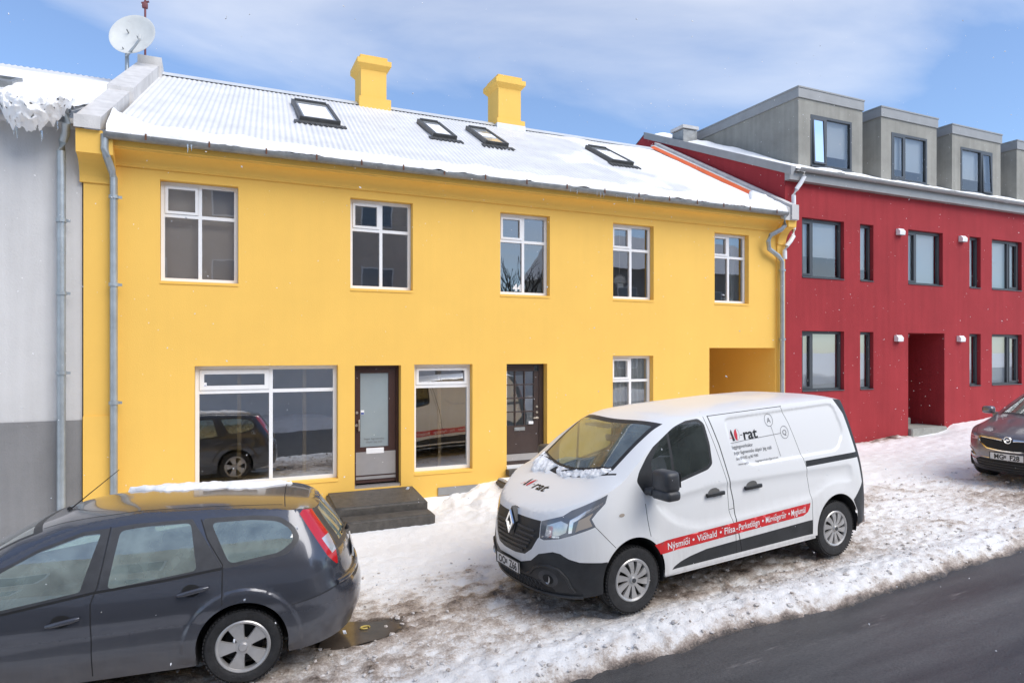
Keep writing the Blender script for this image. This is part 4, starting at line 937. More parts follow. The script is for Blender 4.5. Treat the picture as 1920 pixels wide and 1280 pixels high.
# dormers
DW = [(13.107, 15.378, 6.535, (13.52, 14.97, 4.63, 5.90), 0.36, 'l'), (16.09, 18.359, 6.50, (16.49, 17.94, 4.60, 5.865), 0.36, 'l'), (19.035, 21.298, 6.45, (19.42, 20.89, 4.58, 5.85), 0.64, 'r'), (22.10, 24.3, 6.40, (22.5, 23.9, 4.6, 5.8), 0.64, 'r')]
for a, b, zt, (wa, wb, wz0, wz1), ml, op in DW:
    y0 = 0.40
    wl = wall_with_openings(a, b, 4.3, zt - 0.275, [(wa, wb, wz0, wz1)], th=0.2, y=y0)
    wl.quad((a, y0, 4.3), (a, y0 + 5.0, 4.3), (a, y0 + 5.0, zt - 0.275), (a, y0, zt - 0.275)); wl.quad((b, y0, 4.3), (b, y0, zt - 0.275), (b, y0 + 5.0, zt - 0.275), (b, y0 + 5.0, 4.3))
    dm = wl.build('dormer', 'dormer', RH)
    fc = MB(); fc.box(a - 0.03, b + 0.03, y0 - 0.03, y0 + 5.0, zt - 0.274, zt - 0.035); fc.box(a - 0.045, b + 0.045, y0 - 0.045, y0 + 5.0, zt - 0.0349, zt); fc.build('dormer_roof', 'zinc', dm)
    f = MB(); fw = 0.06; y1, y2 = y0 - 0.012, y0 + 0.08
    f.box(wa, wa + fw, y1, y2, wz0, wz1); f.box(wb - fw, wb, y1, y2, wz0, wz1); f.box(wa + fw, wb - fw, y1, y2, wz1 - fw, wz1); f.box(wa + fw, wb - fw, y1, y2, wz0, wz0 + fw)
    mm = wa + (wb - wa) * ml; f.box(mm - 0.03, mm + 0.03, y1, y2, wz0 + fw, wz1 - fw); f.box(wa - 0.02, wb + 0.02, y0 - 0.06, y1 - 0.001, wz0 - 0.03, wz0 + 0.0)
    f.build('window_frame', 'dark_frame', dm)
    sx0, sx1 = (wa + fw, mm - 0.03) if op == 'l' else (mm + 0.03, wb - fw); fx0, fx1 = (mm + 0.03, wb - fw) if op == 'l' else (wa + fw, mm - 0.03)
    mk('pane', [(fx0, y0 + 0.03, wz0 + fw), (fx1, y0 + 0.03, wz0 + fw), (fx1, y0 + 0.03, wz1 - fw), (fx0, y0 + 0.03, wz1 - fw)], [(0, 1, 2, 3)], 'glass_c', dm)
    s = MB(); hg = wz0 + fw if True else 0
    tl = R(2.2) if a < 16 or a > 19 else 0.0
    s.T = Matrix.Translation((0, y0 - 0.014, wz1 - fw)) @ Matrix.Rotation(-tl, 4, 'X') @ Matrix.Translation((0, 0, -(wz1 - fw)))
    e_ = 0.045; s.box(sx0, sx0 + e_, 0, 0.045, wz0 + fw, wz1 - fw); s.box(sx1 - e_, sx1, 0, 0.045, wz0 + fw, wz1 - fw); s.box(sx0 + e_, sx1 - e_, 0, 0.045, wz1 - fw - e_, wz1 - fw); s.box(sx0 + e_, sx1 - e_, 0, 0.045, wz0 + fw, wz0 + fw + e_)
    s.build('sash', 'dark_frame', dm)
    p = MB(); p.T = s.T; p.quad((sx0 + e_, 0.02, wz0 + fw + e_), (sx1 - e_, 0.02, wz0 + fw + e_), (sx1 - e_, 0.02, wz1 - fw - e_), (sx0 + e_, 0.02, wz1 - fw - e_)); p.build('pane', 'glass_c', dm)
    hb = wz0 + (0.34 if ml < 0.5 else 0.42)
    mk('blind', [(wa + 0.03, y0 + 0.14, wz1), (wb - 0.03, y0 + 0.14, wz1), (wb - 0.03, y0 + 0.14, hb), (wa + 0.03, y0 + 0.14, hb)], [(0, 1, 2, 3)], 'blind', dm)
    r = MB(); r.quad((a + 0.05, y0 + 1.6, 4.35), (b - 0.05, y0 + 1.6, 4.35), (b - 0.05, y0 + 1.6, 6.2), (a + 0.05, y0 + 1.6, 6.2)); r.build('room', 'room_light', dm)
# flue with hood
fl = MB().box(12.33, 12.82, 3.8, 4.3, 5.7, 6.42).build('chimney', 'gutter', RH)
fh = MB(); fh.box(12.29, 12.86, 3.76, 4.34, 6.45, 6.54); fh._add([(12.29, 3.76, 6.541), (12.86, 3.76, 6.541), (12.86, 4.34, 6.541), (12.29, 4.34, 6.541), (12.42, 3.9, 6.60), (12.72, 3.9, 6.60), (12.72, 4.2, 6.60), (12.42, 4.2, 6.60)], [(0, 1, 5, 4), (1, 2, 6, 5), (2, 3, 7, 6), (3, 0, 4, 7), (4, 5, 6, 7)]); fh.build('chimney_hood', 'coping', fl)
# white hooded wall lamps
for x, z in ((16.10, 3.03), (18.66, 3.03), (16.03, 0.28), (18.58, 0.29)):
    b = MB(); b.prism([(-0.013, z), (-0.12, z), (-0.13, z + 0.09), (-0.07, z + 0.16), (-0.013, z + 0.16)], 'x', x, x + 0.21); lm = b.build('wall_vent', 'white', RH)
    q = MB()
    for j in range(3): q.box(x + 0.02, x + 0.19, -0.110 + 0.03 * j, -0.10 + 0.03 * j, z - 0.012, z - 0.0001)
    q.build('louvre', 'gutter', lm)
dp = MB().tube([(12.60, -0.23, 4.25), (12.60, -0.23, 4.10), (12.52, -0.20, 3.95), (12.42, -0.16, 3.8), (12.36, -0.14, 3.66), (12.36, -0.14, 3.2), (12.36, -0.14, 2.86), (12.33, -0.16, 2.70), (12.22, -0.18, 2.58), (12.12, -0.16, 2.46), (12.10, -0.12, 2.35), (12.10, -0.12, 2.16)], 0.05, 14).build('downpipe', 'white', RH, smooth=True)

# ------------------------------------------------------------------ across the street (seen only as reflections in the panes)
def simple_house(name, label, x0, x1, y0, y1, zb, zt, m, wins, roofh=0.0):
    h = thing(name, (0, 0, 0), label, 'house')
    MB().box(x0, x1, y0, y1, zb, zt).build('wall', m, h)
    if roofh:
        MB().prism([(y1 + 0.3, zt - 0.05), ((y0 + y1) / 2, zt + roofh), (y0 - 0.3, zt - 0.05)], 'x', x0 - 0.2, x1 + 0.2).build('roof', 'snow', h)
    for a, b, c, d in wins:
        f = MB(); f.box(a - 0.06, b + 0.06, y1 + 0.001, y1 + 0.05, c - 0.06, d + 0.06); wn = f.build('window', 'white', h)
        MB().box(a, b, y1 + 0.051, y1 + 0.06, c, d).build('pane', 'greylamp', wn)
    return h
simple_house('brown_house', 'tall brown rendered house across the street, mirrored in the two left upper windows', -12, 9.3, -26, -17.5, -3.4, 9.2, 'brownroof', [(x, x + 1.3, z, z + 1.5) for x in (-9, -6, -3, 0, 3, 6) for z in (-1.2, 2.2, 5.6)])
MB().box(-12.02, 9.32, -17.499, -17.42, -3.4, 0.9).build('ground_floor', 'offwhite', [o for o in COL.objects if o.name == 'brown_house'][0])
simple_house('white_house', 'low white house with snowy roof across the street, mirrored in the shop windows', 10.5, 17.0, -27, -20, -3.0, 1.6, 'offwhite', [(11.5, 12.7, -1.2, 0.6), (14, 15.2, -1.2, 0.6)], 1.6)
simple_house('grey_gabled_house', 'grey house with snowy roof across the street, mirrored in the right upper windows', 18.5, 32, -27, -18.5, -2.4, 4.6, 'dormer', [(x, x + 1.2, z, z + 1.5) for x in (20, 23, 26, 29) for z in (-0.8, 2.0)], 2.6)
BT = thing('bare_tree', (13.2, -17.6, -2.4), 'leafless tree across the street, mirrored in the third upper window', 'tree')
random.seed(5)
tr = MB(); br = MB()
def grow(p, d, r, l, dep, mb):
    q = p + d * l; mb.tube([p, (p + q) / 2 + Vector((random.uniform(-.04, .04), random.uniform(-.04, .04), 0)), q], [r, r * 0.85, r * 0.7], 6, cap=False)
    if dep == 0: return
    for _ in range(3 if dep > 1 else 2):
        nd = (d + Vector((random.uniform(-.7, .7), random.uniform(-.7, .7), random.uniform(-.1, .55)))).normalized(); grow(q, nd, r * 0.62, l * random.uniform(0.66, 0.86), dep - 1, br)
grow(Vector((0, 0, -0.3)), Vector((0, 0, 1)), 0.14, 2.0, 5, tr)
tr.build('trunk', 'bark', BT, smooth=True); br.build('branches', 'bark', BT, smooth=True)

# ------------------------------------------------------------------ vehicles
def pip(px, py, poly):
    """points (arrays) inside polygon"""
    n = len(poly); ins = np.zeros(len(px), bool); j = n - 1
    for i in range(n):
        xi, yi = poly[i]; xj, yj = poly[j]
        if yi != yj:
            c = ((yi > py) != (yj > py)) & (px < (xj - xi) * (py - yi) / (yj - yi) + xi); ins ^= c
        j = i
    return ins
def subdiv(p, st, closed=True):
    o = []; n = len(p)
    for i in range(n if closed else n - 1):
        a = p[i]; b = p[(i + 1) % n]; d = math.dist(a[-2:], b[-2:]); k = max(1, int(d / st))
        for t in range(k): o.append(tuple([a[0]] if isinstance(a[0], str) else []) + tuple(u + (v - u) * t / k for u, v in zip(a[-2:], b[-2:])))
    if not closed: o.append(p[-1])
    return o
def round_poly(p, r, k=4):
    o = []; n = len(p)
    for i in range(n):
        a, b, c = Vector(p[i - 1]), Vector(p[i]), Vector(p[(i + 1) % n])
        u, v = (a - b), (c - b); rr = min(r, u.length * 0.45, v.length * 0.45); s, e = b + u.normalized() * rr, b + v.normalized() * rr
        for t in range(k + 1):
            t /= k; q = s * (1 - t) ** 2 + b * 2 * t * (1 - t) + e * t * t; o.append((q.x, q.y))
    return o
def strip(line, wd):
    """thin polygon along a polyline"""
    l = [Vector(p) for p in line]; a = []; b = []
    for i, p in enumerate(l):
        d = (l[min(i + 1, len(l) - 1)] - l[max(0, i - 1)]).normalized(); nn_ = Vector((-d.y, d.x)) * wd / 2
        a.append(tuple(p + nn_)); b.append(tuple(p - nn_))
    return a + b[::-1]
def circ(cx, cz, r, n=36, rz_=None): return [(cx + r * math.cos(2 * PI * i / n), cz + (rz_ or r) * math.sin(2 * PI * i / n)) for i in range(n)]
def poly_sdf(x, z, poly):
    """signed distance, positive inside"""
    d = 1e9; ins = False; j = len(poly) - 1
    for i in range(len(poly)):
        x0, z0 = poly[j]; x1, z1 = poly[i]
        ex, ez = x1 - x0, z1 - z0; t = max(0, min(1, ((x - x0) * ex + (z - z0) * ez) / (ex * ex + ez * ez + 1e-12)))
        d = min(d, math.hypot(x - x0 - t * ex, z - z0 - t * ez))
        if (z1 > z) != (z0 > z) and x < (x0 - x1) * (z - z1) / (z0 - z1) + x1: ins = not ins
        j = i
    return d if ins else -d

class Shell:
    """car body: side shell wrapped round front and rear (domain s,z) and a top skin (domain x,y).
    x runs from nose to tail, near side is y<0"""
    def __init__(S, xf, xr, w, xa, xb, nf, nr, T, Zc, zb, pc=3.0, disp=None):
        S.xf, S.xr, S.w, S.xa, S.xb, S.nf, S.nr, S.T, S.Zc, S.zb, S.pc, S.disp = xf, xr, w, xa, xb, nf, nr, T, Zc, zb, pc, disp
        S.us = [0, 1.3, 1.3 + (xb - xa), 1.3 + (xb - xa) + 1.3]
        S.reg = []; S.treg = []; S.holes = []; S.tris = []; S.extra = []
    def U(S, s): return float(np.interp(s, [0, 1, 2, 3], S.us))
    def sU(S, u): return float(np.interp(u, S.us, [0, 1, 2, 3]))
    def P(S, s, z):
        w = S.w(z)
        if s < 1:
            a = s * PI / 2; f = S.xf(z); x = f + (S.xa - f) * (1 - max(0, math.cos(a)) ** (2 / S.nf)); y = w * math.sin(a) ** (2 / S.nf)
        elif s <= 2: x = S.xa + (s - 1) * (S.xb - S.xa); y = w
        else:
            a = (3 - s) * PI / 2; f = S.xr(z); x = f - (f - S.xb) * (1 - max(0, math.cos(a)) ** (2 / S.nr)); y = w * max(0, math.sin(a)) ** (2 / S.nr)
        if S.disp and 0.6 < s < 2.6: y += S.disp(x, z)
        return Vector((x, -y, z))
    def s_of(S, k, a, z):
        """'s': a is x;  'f','r': a is |y|;  'p': a is s itself"""
        w = S.w(z)
        if k == 'p': return a
        if k == 'f': return math.asin(min(1, abs(a) / w) ** (S.nf / 2)) / (PI / 2)
        if k == 'r': return 3 - math.asin(min(1, abs(a) / w) ** (S.nr / 2)) / (PI / 2)
        if a < S.xa:
            f = S.xf(z); return math.acos(max(0, min(1, 1 - (a - f) / (S.xa - f))) ** (S.nf / 2)) / (PI / 2)
        if a <= S.xb: return 1 + (a - S.xa) / (S.xb - S.xa)
        f = S.xr(z); return 3 - math.acos(max(0, min(1, 1 - (f - a) / (f - S.xb))) ** (S.nr / 2)) / (PI / 2)
    def dom(S, poly, k='s'):
        o = []; n = len(poly); q = [((p[0] if isinstance(p[0], str) else k), p[-2], p[-1]) for p in poly]
        for i in range(n):
            a, b = q[i], q[(i + 1) % n]
            m = max(1, int(math.dist(a[1:], b[1:]) / 0.035)) if a[0] == b[0] else 6
            if a[0] == b[0]:
                for t in range(m): x = a[1] + (b[1] - a[1]) * t / m; z = a[2] + (b[2] - a[2]) * t / m; o.append((S.U(S.s_of(a[0], x, z)), z))
            else:
                ua, ub = S.U(S.s_of(*a)), S.U(S.s_of(*b))
                for t in range(m): o.append((ua + (ub - ua) * t / m, a[2] + (b[2] - a[2]) * t / m))
        return o
    def side(S, part, m, poly, k='s'): S.reg.append((part, m, S.dom(poly, k)))
    def hole(S, poly): S.holes.append(S.dom(poly))
    def top(S, part, m, poly): S.treg.append((part, m, subdiv(poly, 0.04)))
    def rail(S, s):
        z = 1.0
        for _ in range(40): z = 0.5 * z + 0.5 * S.T(S.P(s, z).x)
        return S.P(s, z)
    def sidept(S, x, z, off=0.0):
        s = S.s_of('s', x, z); p = S.P(s, z); return p + S.nrm(s, z) * off
    def frontpt(S, y, z, off=0.0):
        s = S.s_of('f', y, z); p = S.P(s, z); n = S.nrm(s, z); p = p + n * off
        return Vector((p.x, p.y if y <= 0 else -p.y, p.z))
    def rearpt(S, y, z, off=0.0):
        s = S.s_of('r', y, z); p = S.P(s, z) + S.nrm(s, z) * off
        return Vector((p.x, p.y if y <= 0 else -p.y, p.z))
    def nrm(S, s, z):
        e = 0.004; a = S.P(min(3, s + e), z) - S.P(max(0, s - e), z); b = S.P(s, z + e) - S.P(s, z - e); n = a.cross(b)
        return n.normalized() if n.length > 1e-9 else Vector((-1, 0, 0))
    def ztop(S, x, y):
        yr = float(np.interp(x, S.rx, S.ry)); t = min(1, abs(y) / max(yr, 1e-4)); z = S.T(x)
        return z + (S.Zc(x) - z) * (1 - t ** S.pc)
    def toppt(S, x, y, off=0.0):
        e = 0.01; p = Vector((x, y, S.ztop(x, y)))
        n = Vector((-(S.ztop(x + e, y) - S.ztop(x - e, y)) / (2 * e), -(S.ztop(x, y + e) - S.ztop(x, y - e)) / (2 * e), 1)).normalized()
        return p + n * off
    def build(S, root, names, body='body', bodymat='vanwhite', grid=0.055, extra_pts=(), lining=None, top_default=None):
        # rail
        ss = [i / 40 for i in range(41)] + [1 + (i + 1) / 110 for i in range(110)] + [2 + (i + 1) / 40 for i in range(40)]
        rl = [S.rail(s) for s in ss]
        S.rx = [p.x for p in rl]; S.ry = [-p.y for p in rl]
        for i in range(1, len(S.rx)): S.rx[i] = max(S.rx[i], S.rx[i - 1] + 1e-6)
        # ---- side domain
        topl = [(S.U(s), p.z) for s, p in zip(ss, rl)]
        botl = [(S.U(s), S.zb(S.P(s, 0.4).x)) for s in ss]
        outer = botl + topl[::-1]
        pts = []; edges = []
        def addl(l, closed=True):
            k = len(pts); pts.extend(Vector(p) for p in l); n = len(l)
            edges.extend((k + i, k + (i + 1) % n) for i in range(n if closed else n - 1))
        addl(outer)
        for _, _, p in S.reg: addl(p)
        for p in S.holes: addl(p)
        u = 0.02; gp = []
        while u < S.us[3]:
            s = S.sU(u); z0 = np.interp(u, [a for a, b in botl], [b for a, b in botl]); z1 = np.interp(u, [a for a, b in topl], [b for a, b in topl])
            z = z0 + 0.02
            while z < z1 - 0.01: gp.append((u, z)); z += grid * 0.8
            u += grid
        for x, z in extra_pts: gp.append((S.U(S.s_of('s', x, z)), z))
        pts.extend(Vector(p) for p in gp)
        vo, eo, fo, *_ = geometry.delaunay_2d_cdt(pts, edges, [], 0, 1e-4)
        V = np.array([(v.x, v.y) for v in vo]); F = [tuple(f) for f in fo]
        C = np.array([V[list(f)].mean(0) for f in F]); px, py = C[:, 0], C[:, 1]
        keep = pip(px, py, outer)
        for h in S.holes: keep &= ~pip(px, py, h)
        lab = np.full(len(F), -1)
        for i, (_, _, p) in enumerate(S.reg): lab[pip(px, py, p)] = i
        P3 = [S.P(S.sU(v[0]), v[1]) for v in V]
        for i, f in enumerate(F):
            if not keep[i]: continue
            part, m = (body, bodymat) if lab[i] < 0 else S.reg[lab[i]][:2]
            t = [P3[j] for j in f]
            S.tris.append((t, part + '#n', m)); S.tris.append(([Vector((q.x, -q.y, q.z)) for q in t][::-1], part + '#f', m))
        # ---- top domain
        loop = [(p.x, p.y) for p in rl] + [(p.x, -p.y) for p in rl[::-1]]
        lp = [];
        for p in loop:
            if not lp or math.dist(lp[-1], p) > 1e-4: lp.append(p)
        pts = []; edges = []
        addl(lp)
        for _, _, p in S.treg: addl(p)
        x = min(S.rx) + 0.03
        while x < max(S.rx):
            yr = float(np.interp(x, S.rx, S.ry)); k = int(yr / 0.06)
            for j in range(-k, k + 1):
                y = j * 0.06
                if abs(y) < yr - 0.02: pts.append(Vector((x, y)))
            for q in (0.015, 0.035):
                if yr > 0.2: pts += [Vector((x, yr - q)), Vector((x, q - yr))]
            x += 0.05
        vo, eo, fo, *_ = geometry.delaunay_2d_cdt(pts, edges, [], 0, 1e-4)
        V = np.array([(v.x, v.y) for v in vo]); F = [tuple(f) for f in fo]
        C = np.array([V[list(f)].mean(0) for f in F]); px, py = C[:, 0], C[:, 1]
        keep = pip(px, py, lp); lab = np.full(len(F), -1)
        for i, (_, _, p) in enumerate(S.treg): lab[pip(px, py, p)] = i
        P3 = [Vector((v[0], v[1], S.ztop(v[0], v[1]))) for v in V]
        # reuse the exact rail points so that both skins share vertices
        for i, f in enumerate(F):
            if not keep[i]: continue
            part, m = (body, bodymat) if lab[i] < 0 else S.treg[lab[i]][:2]
            S.tris.append(([P3[j] for j in f], part + '#t', m))
        return S.emit(root, names, lining)
    def emit(S, root, names, lining):
        """weld everything, smooth the normals across part borders, then split into part objects.
        names: part -> (object name, parent part or None)"""
        key = {}; verts = []; idx = []
        for t, p, m in S.tris:
            r = []
            for q in t:
                k = (round(q.x, 3), round(q.y, 3), round(q.z, 3))
                if k not in key: key[k] = len(verts); verts.append(q)
                r.append(key[k])
            idx.append(r)
        V = np.array([tuple(v) for v in verts]); I = np.array(idx)
        fn = np.cross(V[I[:, 1]] - V[I[:, 0]], V[I[:, 2]] - V[I[:, 0]]); area = np.linalg.norm(fn, axis=1)
        un = fn / np.maximum(area, 1e-12)[:, None]
        inc = [[] for _ in verts]
        for i, r in enumerate(idx):
            for q in set(r): inc[q].append(i)
        groups = {}
        for i, (t, p, m) in enumerate(S.tris):
            if area[i] < 1e-10: continue
            b, sd = p.split('#')
            k = b if names.get(b, (b, None, 0))[2:] != (1,) else p
            groups.setdefault(k, []).append(i)
        objs = {}
        def crn(i, q):
            js = [j for j in inc[q] if un[j] @ un[i] > 0.72]
            n = fn[js].sum(0); l = np.linalg.norm(n); return n / l if l > 1e-12 else un[i]
        for k, fl in sorted(groups.items(), key=lambda kv: 0 if kv[0].split('#')[0] not in names or names[kv[0].split('#')[0]][1] is None else (1 if names[names[kv[0].split('#')[0]][1]][1] is None else 2)):
            b = k.split('#')[0]; nm, par = names.get(b, (b, None, 0))[:2]; sd = '#' + k.split('#')[1] if '#' in k else ''
            vm = {}; vl = []; fs = []; nl = []; mats = []; mi = []
            for i in fl:
                r = []
                for q in idx[i]:
                    if q not in vm: vm[q] = len(vl); vl.append(tuple(V[q]))
                    r.append(vm[q])
                fs.append(tuple(r)); nl += [tuple(crn(i, q)) for q in idx[i]]
                m = S.tris[i][2]
                if m not in mats: mats.append(m)
                mi.append(mats.index(m))
            po = root if par is None else objs.get(par + sd, objs.get(par, root))
            o = mk(nm, vl, fs, mats, po, smooth=True, mi=mi); o.data.normals_split_custom_set(nl); objs[k] = o
            if lining and b in lining:
                lv = []; lf = []
                for i in fl:
                    if S.tris[i][0][0].z < 0.5: continue
                    n_ = len(lv)
                    for q in idx[i]:
                        nn_ = fn[inc[q]].sum(0); nn_ = nn_ / max(np.linalg.norm(nn_), 1e-9); lv.append(tuple(V[q] - nn_ * 0.022))
                    lf.append((n_ + 2, n_ + 1, n_))
                if lf: mk('lining', lv, lf, lining[b], root)
        return objs

def wheel(root, x, y, r, wd, rr, side, style, m_rim='rim', tread=True):
    """wheel (brake drum and hub) > tyre, rim; side=-1 near, +1 far; outer face at y"""
    W = MB(); yo = y; s = side
    W.lathe([(0.0, -s * 0.10), (rr * 0.72, -s * 0.10), (rr * 0.72, -s * wd * 0.8), (0, -s * wd * 0.8)], 32, 'y', (x, yo, r)); wo = W.build('wheel', 'darkmetal', root, smooth=True)
    T_ = MB(); hw = wd / 2; c = yo - s * hw
    pr = [(rr, -hw + 0.012), (rr + 0.012, -hw), (r * 0.80, -hw - 0.008), (r * 0.93, -hw - 0.002), (r * 0.975, -hw + 0.012), (r, -hw + 0.035), (r, -hw * 0.34), (r - 0.008, -hw * 0.32), (r - 0.008, -hw * 0.26), (r, -hw * 0.24), (r, hw * 0.24), (r - 0.008, hw * 0.26), (r - 0.008, hw * 0.32), (r, hw * 0.34), (r, hw - 0.035), (r * 0.975, hw - 0.012), (r * 0.93, hw + 0.002), (r * 0.80, hw + 0.008), (rr + 0.012, hw), (rr, hw - 0.012)]
    T_.lathe(pr, 72, 'y', (x, c, r)); 
    if tread:
        for i in range(60):
            a = 2 * PI * i / 60
            for q in (-1, 1):
                p = Vector((math.cos(a), 0, math.sin(a))); t = Vector((-math.sin(a), 0, math.cos(a)))
                T_._add([Vector((x, c + q * hw * 0.97, r)) + p * (r * 0.972) - t * 0.009, Vector((x, c + q * hw * 0.97, r)) + p * (r * 0.972) + t * 0.009, Vector((x, c + q * hw * 0.5, r)) + p * (r + 0.006) + t * 0.012, Vector((x, c + q * hw * 0.5, r)) + p * (r + 0.006) - t * 0.012, Vector((x, c + q * hw * 1.0, r)) + p * (r * 1.002) - t * 0.009, Vector((x, c + q * hw * 1.0, r)) + p * (r * 1.002) + t * 0.009],
                        [(4, 5, 2, 3), (0, 1, 5, 4), (0, 4, 3), (1, 2, 5)])
    T_.build('tyre', 'rubber', wo, smooth=True, sharp=30)
    Rm = MB(); e = lambda v: s * v
    Rm.lathe([(rr + 0.004, e(-0.03)), (rr + 0.006, e(-0.004)), (rr - 0.004, e(0.004)), (rr * 0.90, e(-0.004)), (rr * 0.87, e(-0.018)), (rr * 0.87, e(-0.05))], 64, 'y', (x, yo, r))
    Rm.lathe([(0, e(0.012)), (rr * 0.14, e(0.012)), (rr * 0.17, e(0.006)), (rr * 0.19, e(-0.006)), (rr * 0.30, e(-0.010)), (rr * 0.34, e(-0.03))], 32, 'y', (x, yo, r))
    n, wi, wo_, tw = style
    for i in range(n):
        a = 2 * PI * (i + 0.5) / n; k = 6; vs = []
        for j in range(k + 1):
            t = j / k; rad = rr * (0.27 + 0.63 * t); an = a + tw * t * t; hwid = (wi + (wo_ - wi) * t ** 1.3) / 2
            pc = Vector((math.cos(an), 0, math.sin(an))); tc_ = Vector((-math.sin(an), 0, math.cos(an)))
            d = e(-0.010 + 0.006 * math.sin(PI * t)); b0 = Vector((x, yo, r)) + pc * rad
            vs += [b0 - tc_ * hwid + Vector((0, d - e(0.022), 0)), b0 - tc_ * hwid * 0.9 + Vector((0, d, 0)), b0 + tc_ * hwid * 0.9 + Vector((0, d, 0)), b0 + tc_ * hwid + Vector((0, d - e(0.022), 0))]
        fs = [(j * 4 + q, j * 4 + q + 1, j * 4 + q + 5, j * 4 + q + 4) for j in range(k) for q in range(3)]
        Rm._add(vs, fs)
    Rm.build('rim', m_rim, wo, smooth=True, sharp=32)
    return wo
def arch_liner(root, x, zc, r, y0, y1):
    b = MB(); n = 20; vs = []
    for i in range(n + 1):
        a = -0.35 + (PI + 0.7) * i / n
        vs += [(x + r * math.cos(a), y0, zc + r * math.sin(a)), (x + r * math.cos(a), y1, zc + r * math.sin(a))]
    b._add(vs, [(2 * i, 2 * i + 1, 2 * i + 3, 2 * i + 2) for i in range(n)])
    b._add([vs[2 * i + 1] for i in range(n + 1)], [tuple(range(n + 1))])
    return b.build('wheel_well', 'seam', root, smooth=True)
def seat(root, x, y, z, m='seat', h=0.62, tilt=0.2):
    b = MB(); b.rbox(x - 0.25, x + 0.27, y - 0.25, y + 0.25, z - 0.12, z + 0.06, 0.05, 3)
    b.T = Matrix.Translation((x + 0.22, y, z)) @ Matrix.Rotation(tilt, 4, 'Y'); b.rbox(-0.06, 0.07, -0.24, 0.24, 0.0, h, 0.05, 3); b.rbox(-0.04, 0.05, -0.13, 0.13, h + 0.05, h + 0.24, 0.04, 3); b.tube([(0, -0.06, h - 0.02), (0, -0.06, h + 0.1)], 0.008, 6); b.tube([(0, 0.06, h - 0.02), (0, 0.06, h + 0.1)], 0.008, 6)
    return b.build('seat', m, root, smooth=True, sharp=50)
def steering(root, x, y, z, r=0.19):
    b = MB(); b.T = Matrix.Translation((x, y, z)) @ Matrix.Rotation(R(-62), 4, 'Y')
    b.tube([(r * math.cos(2 * PI * i / 28), r * math.sin(2 * PI * i / 28), 0) for i in range(29)], 0.016, 8, cap=False); b.tube([(0, -r, 0), (0, r, 0)], 0.016, 6); b.tube([(0, 0, 0), (-r, 0, 0)], 0.018, 6); b.rbox(-0.06, 0.06, -0.07, 0.07, -0.03, 0.02, 0.02)
    return b.build('steering_wheel', 'blackplastic', root, smooth=True)
def conform(fn, vs, fs, name, m, parent):
    return mk(name, [fn(a, b) for a, b in vs], fs, m, parent)
def poly_patch(fn, poly, name, m, parent, st=0.05):
    """flat-printed patch draped on a surface: triangulated finely"""
    p = subdiv(poly, st); n = len(p); x0, x1 = min(a for a, b in p), max(a for a, b in p); z0, z1 = min(b for a, b in p), max(b for a, b in p)
    pts = [Vector(q) for q in p]; x = x0 + st
    while x < x1:
        z = z0 + st * 0.5
        while z < z1:
            if poly_sdf(x, z, p) > 0.01: pts.append(Vector((x, z)))
            z += st
        x += st
    vo, eo, fo, *_ = geometry.delaunay_2d_cdt(pts, [(i, (i + 1) % n) for i in range(n)], [], 0, 1e-5)
    C = np.array([[sum(vo[i].x for i in f) / len(f), sum(vo[i].y for i in f) / len(f)] for f in fo]); kp = pip(C[:, 0], C[:, 1], p)
    return mk(name, [fn(v.x, v.y) for v in vo], [tuple(f) for f, k in zip(fo, kp) if k], m, parent, smooth=True)
def number_plate(root, pos, text, wd=0.52, h=0.115, rot=(0, 0, 0), shift=0.0, emblem=True):
    """plate facing -x at local pos"""
    p = MB(); p.T = Matrix.Translation(pos) @ Matrix.Rotation(rot[1], 4, 'Y')
    p.rbox(-0.008, 0.004, -wd / 2, wd / 2, -h / 2, h / 2, 0.003, 1); pl_ = p.build('number_plate', 'plate', root)
    f = MB(); f.T = p.T; t = 0.008
    f.box(-0.016, -0.0085, -wd / 2 - t, wd / 2 + t, h / 2, h / 2 + t); f.box(-0.016, -0.0085, -wd / 2 - t, wd / 2 + t, -h / 2 - t, -h / 2); f.box(-0.016, -0.0085, -wd / 2 - t, -wd / 2, -h / 2, h / 2); f.box(-0.016, -0.0085, wd / 2, wd / 2 + t, -h / 2, h / 2); f.build('plate_frame', 'blackplastic', pl_)
    v, fa = text2d(text, h * 0.98, bold=0.004, align='CENTER', sx=0.92)
    mk('lettering', [p.T @ Vector((-0.0095, -(a) + shift, b - h * 0.35)) for a, b in v], [f_[::-1] for f_ in fa], 'ink', pl_)
    if emblem:
        e = MB(); e.T = p.T; e.box(-0.0105, -0.0085, 0.005, 0.045, -0.02, 0.025); e.build('emblem', 'ink_grey', pl_)
    return pl_

